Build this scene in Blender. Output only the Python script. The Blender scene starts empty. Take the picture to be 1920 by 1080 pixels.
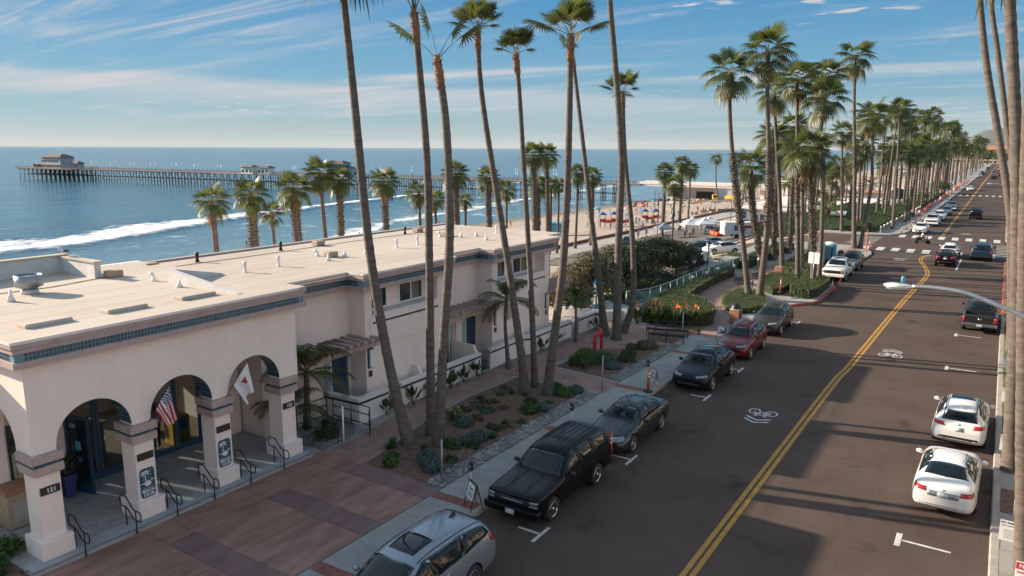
import bpy, bmesh, math, random
from mathutils import Vector, Matrix, noise
from mathutils.bvhtree import BVHTree
random.seed(7)
R = math.radians
PI = math.pi
S = bpy.context.scene
COL = S.collection
# ---------------------------------------------------------------- camera
cam_data = bpy.data.cameras.new('camera')
cam = bpy.data.objects.new('camera', cam_data)
COL.objects.link(cam)
rt = Vector((0.83544757, 0.54955343, 0.00428749))
up = Vector((-0.10552243, 0.15275222, 0.98261477))
fw = Vector((-0.53934439, 0.82137555, -0.18560668))
cam.matrix_world = Matrix(((rt.x, up.x, -fw.x, 0.0), (rt.y, up.y, -fw.y, 0.0), (rt.z, up.z, -fw.z, 11.35), (0, 0, 0, 1)))
cam_data.sensor_width = 36.0
cam_data.lens = 26.06
cam_data.clip_start = 0.2
cam_data.clip_end = 90000.0
S.camera = cam
# ---------------------------------------------------------------- sun and sky
SUN_EL, SUN_AZ = R(20.0), R(255.5)
sd = Vector((math.sin(SUN_AZ) * math.cos(SUN_EL), math.cos(SUN_AZ) * math.cos(SUN_EL), math.sin(SUN_EL)))
sun = bpy.data.lights.new('sun', 'SUN')
sun.energy = 5.0
sun.angle = R(0.55)
sun.color = (1.0, 0.83, 0.65)
sun_o = bpy.data.objects.new('sun', sun)
COL.objects.link(sun_o)
sun_o.rotation_euler = sd.to_track_quat('Z', 'Y').to_euler()
W = bpy.data.worlds.new('World')
S.world = W
W.use_nodes = True
nt = W.node_tree
nt.nodes.clear()
def N(t, **kw):
 n = nt.nodes.new(t)
 for k, v in kw.items():
  setattr(n, k, v)
 return n
def LK(a, b):
 nt.links.new(a, b)
def math_node(op, a, b=None, clamp=False):
 n = N('ShaderNodeMath', operation=op)
 n.use_clamp = clamp
 for i, v in enumerate((a, b)):
  if v is None:
   continue
  if isinstance(v, (int, float)):
   n.inputs[i].default_value = v
  else:
   LK(v, n.inputs[i])
 return n.outputs[0]
sky = N('ShaderNodeTexSky', sky_type='NISHITA')
sky.sun_disc = False
sky.sun_elevation = SUN_EL
sky.sun_rotation = SUN_AZ
sky.altitude = 10
sky.air_density = 1.0
sky.dust_density = 0.35
sky.ozone_density = 2.2
hs = N('ShaderNodeHueSaturation')
hs.inputs['Hue'].default_value = 0.482
hs.inputs['Saturation'].default_value = 0.72
hs.inputs['Value'].default_value = 0.9
LK(sky.outputs[0], hs.inputs['Color'])
# cirrus: noise on a flat layer far overhead, stretched along the wind
tc = N('ShaderNodeTexCoord')
sep = N('ShaderNodeSeparateXYZ')
LK(tc.outputs['Generated'], sep.inputs[0])
zz = math_node('ADD', math_node('MAXIMUM', sep.outputs[2], 0.0), 0.045)
cx_ = math_node('DIVIDE', sep.outputs[0], zz)
cy_ = math_node('DIVIDE', sep.outputs[1], zz)
comb = N('ShaderNodeCombineXYZ')
LK(cx_, comb.inputs[0]); LK(cy_, comb.inputs[1])
def cloud(rot, sc, scale, detail, rough, lo, hi, dist=0.6, off=(0, 0, 0)):
 mp = N('ShaderNodeMapping')
 mp.inputs['Rotation'].default_value = (0, 0, R(rot))
 mp.inputs['Scale'].default_value = sc
 mp.inputs['Location'].default_value = off
 LK(comb.outputs[0], mp.inputs[0])
 nz = N('ShaderNodeTexNoise')
 nz.inputs['Scale'].default_value = scale
 nz.inputs['Detail'].default_value = detail
 nz.inputs['Roughness'].default_value = rough
 nz.inputs['Distortion'].default_value = dist
 LK(mp.outputs[0], nz.inputs['Vector'])
 mr = N('ShaderNodeMapRange', interpolation_type='SMOOTHSTEP')
 mr.inputs['From Min'].default_value = lo
 mr.inputs['From Max'].default_value = hi
 LK(nz.outputs[0], mr.inputs['Value'])
 return mr.outputs[0]
c1 = cloud(38, (0.24, 1.0, 1), 0.55, 7, 0.6, 0.50, 0.74, 0.9, (3.1, 1.7, 0))
c2 = cloud(60, (0.35, 1.2, 1), 1.3, 6, 0.58, 0.52, 0.78, 1.2, (7.3, 4.4, 0))
c3 = cloud(45, (0.8, 1.1, 1), 3.4, 4, 0.5, 0.60, 0.68, 0.3, (1.9, 8.1, 0))
gate3 = cloud(20, (0.5, 0.5, 1), 0.42, 2, 0.5, 0.5, 0.6, 0, (5.5, 2.0, 0))
csum = math_node('ADD', math_node('MULTIPLY', c1, 0.8), math_node('MULTIPLY', c2, 0.45))
csum = math_node('ADD', csum, math_node('MULTIPLY', math_node('MULTIPLY', c3, gate3), 0.85), True)
c4 = cloud(58, (0.30, 1.5, 1), 1.1, 8, 0.62, 0.44, 0.66, 1.6, (0.4, 2.9, 0))
az4 = N('ShaderNodeMath', operation='ARCTAN2'); LK(sep.outputs[0], az4.inputs[0]); LK(sep.outputs[1], az4.inputs[1])
g4 = N('ShaderNodeMapRange', interpolation_type='SMOOTHSTEP'); g4.inputs['From Min'].default_value = -0.72; g4.inputs['From Max'].default_value = -0.98
LK(az4.outputs[0], g4.inputs['Value'])
h4 = N('ShaderNodeMapRange', interpolation_type='SMOOTHSTEP'); h4.inputs['From Min'].default_value = 0.095; h4.inputs['From Max'].default_value = 0.15
LK(sep.outputs[2], h4.inputs['Value'])
csum = math_node('ADD', csum, math_node('MULTIPLY', math_node('MULTIPLY', math_node('MULTIPLY', g4.outputs[0], h4.outputs[0]), c4), 0.75), True)
# the long flat bank of thin cloud a few degrees above the sea: a layer edge that sinks towards the north
azn = math_node('ARCTAN2', sep.outputs[0], sep.outputs[1])           # 0 = along the street, negative = seawards
axis = math_node('ADD', math_node('MULTIPLY', azn, -0.026), 0.050)
nb = N('ShaderNodeTexNoise'); nb.inputs['Scale'].default_value = 2.2; nb.inputs['Detail'].default_value = 6
mpb = N('ShaderNodeMapping'); mpb.inputs['Scale'].default_value = (1.2, 1.2, 14)
LK(tc.outputs['Generated'], mpb.inputs[0]); LK(mpb.outputs[0], nb.inputs['Vector'])
axis = math_node('ADD', axis, math_node('MULTIPLY', math_node('SUBTRACT', nb.outputs[0], 0.5), 0.022))
dz = math_node('SUBTRACT', sep.outputs[2], axis)
bu = N('ShaderNodeMapRange', interpolation_type='SMOOTHSTEP'); bu.inputs['From Min'].default_value = 0.010; bu.inputs['From Max'].default_value = 0.0
LK(dz, bu.inputs['Value'])
bd = N('ShaderNodeMapRange', interpolation_type='SMOOTHSTEP'); bd.inputs['From Min'].default_value = -0.034; bd.inputs['From Max'].default_value = -0.004
LK(dz, bd.inputs['Value'])
band = math_node('MULTIPLY', bu.outputs[0], bd.outputs[0])
seaward = N('ShaderNodeMapRange', interpolation_type='SMOOTHSTEP'); seaward.inputs['From Min'].default_value = 0.15; seaward.inputs['From Max'].default_value = -0.75
seaward.inputs['To Min'].default_value = 0.25
LK(azn, seaward.inputs['Value'])
csum = math_node('ADD', csum, math_node('MULTIPLY', math_node('MULTIPLY', band, seaward.outputs[0]), 0.62), True)
# the clear-air gradient of the lower sky: pale at the sea horizon, deep blue above
rampc = N('ShaderNodeValToRGB')
el = rampc.color_ramp.elements
el[0].position, el[0].color = 0.0, (1.55, 1.58, 1.38, 1)
el[1].position, el[1].color = 1.0, (0.20, 0.80, 1.8, 1)
for p_, c_ in ((0.008, (1.22, 1.50, 1.55)), (0.04, (0.74, 1.34, 1.62)), (0.10, (0.40, 1.12, 1.72)), (0.19, (0.12, 0.78, 1.62)), (0.4, (0.14, 0.72, 1.65))):
 e_ = el.new(p_); e_.color = (*c_, 1)
LK(sep.outputs[2], rampc.inputs[0])
fade = N('ShaderNodeMapRange', interpolation_type='SMOOTHSTEP')
fade.inputs['From Min'].default_value = 0.46
fade.inputs['From Max'].default_value = 0.20
fade.inputs['To Max'].default_value = 0.94
LK(sep.outputs[2], fade.inputs['Value'])
base = N('ShaderNodeMix', data_type='RGBA')
LK(fade.outputs[0], base.inputs[0]); LK(hs.outputs[0], base.inputs[6]); LK(rampc.outputs[0], base.inputs[7])
mix = N('ShaderNodeMix', data_type='RGBA')
mix.inputs[7].default_value = (1.95, 2.0, 2.08, 1)
LK(csum, mix.inputs[0])
LK(base.outputs[2], mix.inputs[6])
bg = N('ShaderNodeBackground')
bg.inputs['Strength'].default_value = 0.15
LK(mix.outputs[2], bg.inputs['Color'])
wo = N('ShaderNodeOutputWorld')
LK(bg.outputs[0], wo.inputs['Surface'])
vs = S.view_settings
vs.view_transform = 'Standard'
vs.look = 'None'
vs.exposure = 1.08
vs.gamma = 1.0
vs.use_curve_mapping = False
S.render.engine = 'CYCLES'
S.cycles.max_bounces = 5
S.cycles.diffuse_bounces = 3
S.cycles.glossy_bounces = 3
S.cycles.transmission_bounces = 4
S.cycles.transparent_max_bounces = 6
S.cycles.caustics_reflective = False
S.cycles.caustics_refractive = False
S.cycles.use_denoising = True
# ---------------------------------------------------------------- materials
MATS = {}
def pm(name, col, rough=0.7, metal=0.0, var=0.12, scale=4.0, bump=0.0, bscale=None, col2=None, coat=0.0, spec=0.5, detail=5.0, trans=None, stretch=None, coord='Object', lo=0.35, hi=0.65):
 """A procedural material: two shades mixed by noise, optional relief."""
 m = bpy.data.materials.new(name)
 m.use_nodes = True
 t = m.node_tree
 b = t.nodes['Principled BSDF']
 b.inputs['Roughness'].default_value = rough
 b.inputs['Metallic'].default_value = metal
 b.inputs['Specular IOR Level'].default_value = spec
 b.inputs['Coat Weight'].default_value = coat
 b.inputs['Coat Roughness'].default_value = 0.04
 c = t.nodes.new('ShaderNodeTexCoord')
 vec = c.outputs[coord]
 if stretch:
  mp = t.nodes.new('ShaderNodeMapping')
  mp.inputs['Scale'].default_value = stretch
  t.links.new(vec, mp.inputs[0])
  vec = mp.outputs[0]
 n = t.nodes.new('ShaderNodeTexNoise')
 n.inputs['Scale'].default_value = scale
 n.inputs['Detail'].default_value = detail
 n.inputs['Roughness'].default_value = 0.62
 t.links.new(vec, n.inputs['Vector'])
 mr = t.nodes.new('ShaderNodeMapRange')
 mr.inputs['From Min'].default_value = lo
 mr.inputs['From Max'].default_value = hi
 t.links.new(n.outputs[0], mr.inputs['Value'])
 mx = t.nodes.new('ShaderNodeMix')
 mx.data_type = 'RGBA'
 if col2 is None:
  a = [x * (1 - var) for x in col]
  d = [min(1, x * (1 + var)) for x in col]
 else:
  a, d = col, col2
 mx.inputs[6].default_value = (*a, 1)
 mx.inputs[7].default_value = (*d, 1)
 t.links.new(mr.outputs[0], mx.inputs[0])
 t.links.new(mx.outputs[2], b.inputs['Base Color'])
 if bump:
  n2 = t.nodes.new('ShaderNodeTexNoise')
  n2.inputs['Scale'].default_value = bscale or scale * 4
  n2.inputs['Detail'].default_value = 4
  t.links.new(vec, n2.inputs['Vector'])
  bp = t.nodes.new('ShaderNodeBump')
  bp.inputs['Strength'].default_value = bump
  bp.inputs['Distance'].default_value = 0.02
  t.links.new(n2.outputs[0], bp.inputs['Height'])
  t.links.new(bp.outputs[0], b.inputs['Normal'])
 if trans:
  tr = t.nodes.new('ShaderNodeBsdfTranslucent')
  tr.inputs['Color'].default_value = (*trans, 1)
  ad = t.nodes.new('ShaderNodeMixShader')
  ad.inputs[0].default_value = 0.35
  o = t.nodes['Material Output']
  t.links.new(b.outputs[0], ad.inputs[1])
  t.links.new(tr.outputs[0], ad.inputs[2])
  t.links.new(ad.outputs[0], o.inputs['Surface'])
 MATS[name] = m
 return m
M = {}
M['stucco'] = pm('stucco', (0.79, 0.665, 0.59), 0.9, col2=(0.86, 0.735, 0.655), scale=1.6, stretch=(1, 1, .3), bump=0.25, bscale=40, lo=.25, hi=.6)
M['mauve'] = pm('mauve_trim', (0.43, 0.33, 0.30), 0.85, var=0.10, scale=3, bump=0.25, bscale=60)
M['white_wall'] = pm('white_wall', (0.76, 0.70, 0.65), 0.85, var=0.06, scale=1.5, bump=0.2, bscale=30)
M['roof'] = pm('roof_membrane', (0.45, 0.375, 0.305), 0.9, col2=(0.57, 0.485, 0.40), scale=0.35, stretch=(1.0, 0.35, 1), bump=0.1, bscale=12, lo=0.3, hi=0.7)
M['roof_white'] = pm('roof_white', (0.62, 0.60, 0.57), 0.8, var=0.08, scale=2.5, bump=0.4, bscale=6)
M['galv'] = pm('galvanized_metal', (0.34, 0.36, 0.37), 0.45, 0.7, var=0.18, scale=3)
M['tile_blue'] = pm('blue_tile', (0.018, 0.050, 0.082), 0.22, var=0.6, scale=6, col2=(0.055, 0.12, 0.165))
M['grout'] = pm('grout', (0.17, 0.25, 0.30), 0.8, var=0.1)
M['blue_paint'] = pm('blue_paint', (0.016, 0.055, 0.105), 0.45, var=0.12, scale=3)
M['blue_dark'] = pm('navy_stripe', (0.02, 0.035, 0.06), 0.4, var=0.15)
M['door_glass_light'] = pm('pale_door_glass', (0.33, 0.46, 0.52), 0.12, var=0.08, scale=1.2)
M['window_glass'] = pm('window_glass', (0.03, 0.038, 0.042), 0.06, var=0.5, scale=0.8, spec=0.8)
M['curtain'] = pm('curtain', (0.22, 0.20, 0.17), 0.9, var=0.3, scale=14, stretch=(1, 1, 0.05))
M['lobby_wall'] = pm('lobby_wall', (0.40, 0.36, 0.32), 0.9, var=0.1, scale=1.2)
M['wood'] = pm('warm_wood', (0.20, 0.135, 0.085), 0.55, var=0.25, scale=6, stretch=(1, 1, 0.2))
M['white_paint'] = pm('white_paint', (0.78, 0.78, 0.76), 0.5, var=0.05)
M['plaza'] = pm('stained_concrete', (0.215, 0.105, 0.078), 0.7, col2=(0.35, 0.19, 0.145), scale=0.9, stretch=(2.4, 0.6, 1), bump=0.15, bscale=16, coord='Object')
M['plaza_dark'] = pm('stained_concrete_dark', (0.155, 0.088, 0.082), 0.7, col2=(0.22, 0.13, 0.122), scale=0.9, stretch=(2.0, 0.6, 1), bump=0.15, bscale=16)
M['path_red'] = pm('red_path', (0.24, 0.14, 0.112), 0.8, col2=(0.34, 0.215, 0.175), scale=1.3, bump=0.2, bscale=14)
M['brick_red'] = pm('brick_strip', (0.23, 0.08, 0.055), 0.8, var=0.3, scale=7, bump=0.2)
M['concrete'] = pm('pavement_concrete', (0.255, 0.245, 0.225), 0.85, col2=(0.34, 0.325, 0.30), scale=1.1, bump=0.2, bscale=24)
M['floor_slate'] = pm('arcade_pavers', (0.26, 0.24, 0.23), 0.7, col2=(0.38, 0.35, 0.335), scale=3.5, bump=0.25)
M['step'] = pm('step_concrete', (0.34, 0.35, 0.355), 0.8, var=0.1, scale=2)
M['kerb'] = pm('kerb_concrete', (0.33, 0.30, 0.26), 0.85, var=0.16, scale=2.5, bump=0.2)
M['kerb_red'] = pm('kerb_red_paint', (0.34, 0.07, 0.06), 0.7, var=0.25, scale=3)
M['soil'] = pm('bark_soil', (0.10, 0.055, 0.038), 0.95, col2=(0.20, 0.115, 0.082), scale=6, bump=0.9, bscale=26)
M['stone'] = pm('river_stone', (0.16, 0.15, 0.145), 0.8, col2=(0.36, 0.33, 0.30), scale=2.2, bump=0.2)
M['gravel'] = pm('gravel_bed', (0.10, 0.092, 0.085), 0.9, col2=(0.23, 0.21, 0.19), scale=14, bump=0.9, bscale=30)
M['grass'] = pm('lawn', (0.075, 0.115, 0.03), 0.9, col2=(0.16, 0.135, 0.06), scale=2.5, bump=0.8, bscale=60)
M['sand'] = pm('beach_sand', (0.33, 0.265, 0.205), 0.95, col2=(0.42, 0.345, 0.275), scale=0.25, bump=0.6, bscale=3.0, detail=9)
M['lot'] = pm('lot_asphalt', (0.135, 0.115, 0.10), 0.9, var=0.2, scale=0.6)
M['yellow_line'] = pm('yellow_road_paint', (0.34, 0.165, 0.022), 0.7, col2=(0.46, 0.245, 0.04), scale=3)
M['white_line'] = pm('white_road_paint', (0.42, 0.41, 0.39), 0.7, col2=(0.68, 0.67, 0.64), scale=4)
M['black_metal'] = pm('dark_rail_metal', (0.022, 0.022, 0.028), 0.4, 0.3, var=0.15)
M['post_metal'] = pm('post_metal', (0.36, 0.38, 0.40), 0.45, 0.6, var=0.15)
M['orange'] = pm('orange_plastic', (0.72, 0.10, 0.03), 0.5, var=0.12, scale=5)
M['rubber'] = pm('rubber', (0.022, 0.022, 0.024), 0.8, var=0.2)
M['trunk'] = pm('palm_trunk_bark', (0.085, 0.068, 0.056), 0.95, col2=(0.155, 0.128, 0.106), scale=2.2, stretch=(1, 1, 3.5), bump=0.8, bscale=9)
M['trunk_warm'] = pm('palm_trunk_skirt', (0.20, 0.10, 0.055), 0.9, col2=(0.36, 0.19, 0.11), scale=7, bump=0.8)
M['boot'] = pm('palm_boots', (0.075, 0.056, 0.042), 0.9, col2=(0.20, 0.155, 0.12), scale=4)
M['frond'] = pm('palm_frond', (0.030, 0.050, 0.017), 0.45, col2=(0.085, 0.10, 0.034), scale=1.6, trans=(0.15, 0.18, 0.04))
M['frond_dry'] = pm('dry_frond', (0.19, 0.135, 0.06), 0.75, col2=(0.29, 0.22, 0.11), scale=1.6, trans=(0.25, 0.18, 0.07))
M['petiole'] = pm('palm_petiole', (0.16, 0.15, 0.06), 0.6, var=0.3, scale=3)
M['leaf'] = pm('bush_leaf', (0.028, 0.058, 0.02), 0.55, col2=(0.075, 0.11, 0.035), scale=1.1, trans=(0.09, 0.14, 0.03))
M['leaf_hedge'] = pm('hedge_leaf', (0.04, 0.07, 0.02), 0.5, col2=(0.11, 0.135, 0.045), scale=2.5, trans=(0.14, 0.17, 0.04))
M['leaf_dark'] = pm('tree_leaf', (0.022, 0.036, 0.018), 0.55, col2=(0.06, 0.075, 0.035), scale=0.9, trans=(0.07, 0.09, 0.03))
M['leaf_tan'] = pm('tan_leaf', (0.10, 0.09, 0.045), 0.6, col2=(0.20, 0.17, 0.09), scale=1.2, trans=(0.2, 0.16, 0.07))
M['leaf_grey'] = pm('grey_green_leaf', (0.075, 0.115, 0.095), 0.6, col2=(0.15, 0.20, 0.17), scale=2, trans=(0.1, 0.14, 0.1))
M['leaf_bright'] = pm('bright_leaf', (0.045, 0.105, 0.022), 0.5, col2=(0.09, 0.16, 0.04), scale=2, trans=(0.12, 0.2, 0.05))
M['flower_orange'] = pm('orange_petal', (0.72, 0.22, 0.03), 0.6, var=0.25, scale=5)
M['flower_yellow'] = pm('yellow_petal', (0.7, 0.5, 0.04), 0.6, var=0.2)
M['bark'] = pm('tree_bark', (0.10, 0.07, 0.05), 0.9, var=0.3, scale=4, bump=0.6)
M['pier_wood'] = pm('pier_timber', (0.060, 0.046, 0.038), 0.9, var=0.25, scale=0.4)
M['pier_deck'] = pm('pier_deck', (0.20, 0.15, 0.12), 0.9, var=0.2, scale=0.5)
M['shingle'] = pm('brown_shingle', (0.14, 0.095, 0.075), 0.9, var=0.2, scale=1)
M['lamp_white'] = pm('lamp_housing', (0.66, 0.66, 0.63), 0.4, var=0.05)
M['red_paint'] = pm('red_paint', (0.52, 0.02, 0.02), 0.35, var=0.1)
M['teal'] = pm('teal_paint', (0.05, 0.30, 0.42), 0.5, var=0.1)
M['terracotta'] = pm('terracotta', (0.36, 0.17, 0.10), 0.8, var=0.15, scale=3)
M['brown_sail'] = pm('brown_shade_cloth', (0.13, 0.085, 0.07), 0.85, var=0.1)
M['tent_white'] = pm('tent_fabric', (0.76, 0.75, 0.74), 0.7, var=0.04)
M['hill'] = pm('hill_scrub', (0.085, 0.095, 0.075), 0.95, var=0.2, scale=0.004)
M['glass_green'] = pm('fence_glass', (0.10, 0.17, 0.15), 0.1, var=0.1)
M['skin'] = pm('skin', (0.42, 0.26, 0.18), 0.6, var=0.05)
M['cloth_dark'] = pm('dark_cloth', (0.03, 0.03, 0.04), 0.9, var=0.2)
M['cloth_white'] = pm('white_cloth', (0.7, 0.7, 0.7), 0.9, var=0.05)
M['cloth_blue'] = pm('blue_cloth', (0.06, 0.12, 0.3), 0.9, var=0.1)
M['cloth_red'] = pm('red_cloth', (0.45, 0.05, 0.05), 0.9, var=0.1)
M['hair'] = pm('hair', (0.03, 0.02, 0.015), 0.7, var=0.2)
M['sign_white'] = pm('sign_white', (0.72, 0.72, 0.70), 0.5, var=0.04)
M['sign_dark'] = pm('sign_dark', (0.035, 0.026, 0.022), 0.5, var=0.1)
M['sign_red'] = pm('sign_red', (0.5, 0.03, 0.05), 0.5, var=0.06)
M['yellow'] = pm('yellow_plastic', (0.7, 0.45, 0.03), 0.5, var=0.1)
M['flag_red'] = pm('flag_red', (0.5, 0.03, 0.05), 0.8, var=0.08)
M['flag_blue'] = pm('flag_blue', (0.03, 0.045, 0.16), 0.8, var=0.08)
M['tan_plastic'] = pm('tan_plastic', (0.40, 0.30, 0.19), 0.6, var=0.1)
# vehicle materials
def paint(name, col, metal=0.0, rough=0.28):
 dark = sum(col) < .08
 return pm(name, col, rough, metal, var=0.03, scale=2, coat=0.12 if dark else 0.4, spec=0.18 if dark else 0.35)
P_ = {
 'black': paint('paint_black', (0.006, 0.006, 0.009)),
 'black2': paint('paint_black_pearl', (0.008, 0.009, 0.014)),
 'silver': paint('paint_silver', (0.25, 0.29, 0.33), 0.45, 0.25),
 'greygreen': paint('paint_grey', (0.035, 0.043, 0.045), 0.5, 0.25),
 'red': paint('paint_dark_red', (0.13, 0.006, 0.009), 0.1),
 'bronze': paint('paint_bronze_grey', (0.045, 0.039, 0.034), 0.4, 0.3),
 'white': paint('paint_white', (0.74, 0.73, 0.70)),
 'charcoal': paint('paint_charcoal', (0.032, 0.032, 0.035), 0.4, 0.3),
 'blue': paint('paint_navy', (0.018, 0.045, 0.085), 0.3),
 'steel': paint('paint_steel_blue', (0.10, 0.17, 0.21), 0.4),
}
M['car_glass'] = pm('car_glass', (0.006, 0.012, 0.014), 0.03, var=0.2, spec=0.45)
M['car_trim'] = pm('car_trim', (0.014, 0.014, 0.015), 0.5, var=0.1)
M['chrome'] = pm('chrome', (0.62, 0.62, 0.62), 0.18, 1.0, var=0.05)
M['alloy'] = pm('alloy_wheel', (0.48, 0.48, 0.48), 0.28, 0.9, var=0.08)
M['headlight'] = pm('headlight_lens', (0.10, 0.11, 0.12), 0.08, 0.2, var=0.7, scale=14, col2=(0.34, 0.36, 0.38))
M['taillight'] = pm('taillight_lens', (0.42, 0.012, 0.014), 0.15, var=0.2, scale=8, coat=0.5)
M['plate'] = pm('licence_plate', (0.50, 0.52, 0.55), 0.5, var=0.3, scale=22)
M['wheel_well'] = pm('wheel_well', (0.008, 0.008, 0.008), 0.9, var=0.1)
# road: warm grey asphalt with patches, oil drips and fine aggregate
def asphalt(name, ca, cb):
 m = pm(name, ca, 0.92, spec=0.12, col2=cb, scale=0.35, bump=0.5, bscale=55, detail=8, lo=0.3, hi=0.7)
 t = m.node_tree
 b = t.nodes['Principled BSDF']
 src = b.inputs['Base Color'].links[0].from_socket
 co = [n for n in t.nodes if n.type == 'TEX_COORD'][0]
 v = t.nodes.new('ShaderNodeTexNoise')
 v.inputs['Scale'].default_value = 45
 v.inputs['Detail'].default_value = 2
 t.links.new(co.outputs['Object'], v.inputs['Vector'])
 k = t.nodes.new('ShaderNodeMapRange')
 k.inputs['To Min'].default_value = 0.62
 k.inputs['To Max'].default_value = 1.38
 t.links.new(v.outputs[0], k.inputs['Value'])
 st = t.nodes.new('ShaderNodeTexNoise')
 st.inputs['Scale'].default_value = 0.55
 st.inputs['Detail'].default_value = 4
 t.links.new(co.outputs['Object'], st.inputs['Vector'])
 k2 = t.nodes.new('ShaderNodeMapRange')
 k2.inputs['From Min'].default_value = 0.62
 k2.inputs['From Max'].default_value = 0.72
 k2.inputs['To Min'].default_value = 1.0
 k2.inputs['To Max'].default_value = 0.62
 t.links.new(st.outputs[0], k2.inputs['Value'])
 mu = t.nodes.new('ShaderNodeMath'); mu.operation = 'MULTIPLY'
 t.links.new(k.outputs[0], mu.inputs[0]); t.links.new(k2.outputs[0], mu.inputs[1])
 vo = t.nodes.new('ShaderNodeTexVoronoi'); vo.feature = 'DISTANCE_TO_EDGE'; vo.inputs['Scale'].default_value = 0.16
 wob = t.nodes.new('ShaderNodeVectorMath'); wob.operation = 'ADD'
 wn = t.nodes.new('ShaderNodeTexNoise'); wn.inputs['Scale'].default_value = 1.1; wn.inputs['Detail'].default_value = 5
 ws = t.nodes.new('ShaderNodeVectorMath'); ws.operation = 'SCALE'; ws.inputs['Scale'].default_value = 1.6
 t.links.new(co.outputs['Object'], wn.inputs['Vector']); t.links.new(wn.outputs['Color'], ws.inputs[0])
 t.links.new(co.outputs['Object'], wob.inputs[0]); t.links.new(ws.outputs[0], wob.inputs[1]); t.links.new(wob.outputs[0], vo.inputs['Vector'])
 ck = t.nodes.new('ShaderNodeMapRange'); ck.inputs['From Max'].default_value = 0.006; ck.inputs['To Min'].default_value = 0.72
 t.links.new(vo.outputs['Distance'], ck.inputs['Value'])
 mu2 = t.nodes.new('ShaderNodeMath'); mu2.operation = 'MULTIPLY'
 t.links.new(mu.outputs[0], mu2.inputs[0]); t.links.new(ck.outputs[0], mu2.inputs[1]); mu = mu2
 vm = t.nodes.new('ShaderNodeVectorMath'); vm.operation = 'SCALE'
 t.links.new(src, vm.inputs[0]); t.links.new(mu.outputs[0], vm.inputs['Scale'])
 t.links.new(vm.outputs[0], b.inputs['Base Color'])
 return m
M['asphalt'] = asphalt('road_asphalt', (0.080, 0.058, 0.048), (0.108, 0.080, 0.067))
# ---------------------------------------------------------------- builders
def link(o):
 COL.objects.link(o)
 return o
def tag(o, label=None, cat=None, group=None, kind=None):
 if label: o['label'] = label
 if cat: o['category'] = cat
 if group: o['group'] = group
 if kind: o['kind'] = kind
 return o
def thing(name, label, cat, loc=(0, 0, 0), rz=0.0, group=None):
 o = link(bpy.data.objects.new(name, None))
 o.location = loc
 o.rotation_euler = (0, 0, rz)
 o.empty_display_size = 0.3
 return tag(o, label, cat, group)
def put(name, me, parent=None, loc=(0, 0, 0), rot=(0, 0, 0), sc=(1, 1, 1)):
 o = link(bpy.data.objects.new(name, me))
 o.parent = parent
 o.location = loc
 o.rotation_euler = rot
 o.scale = sc
 return o
KIDS = {}
def copy_tree(o, parent=None, only=None):
 c = o.copy()
 COL.objects.link(c)
 if parent is not None:
  c.parent = parent
 for ch in o.children:
  if only is None or ch.name.split('.')[0] in only:
   copy_tree(ch, c)
 return c
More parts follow.
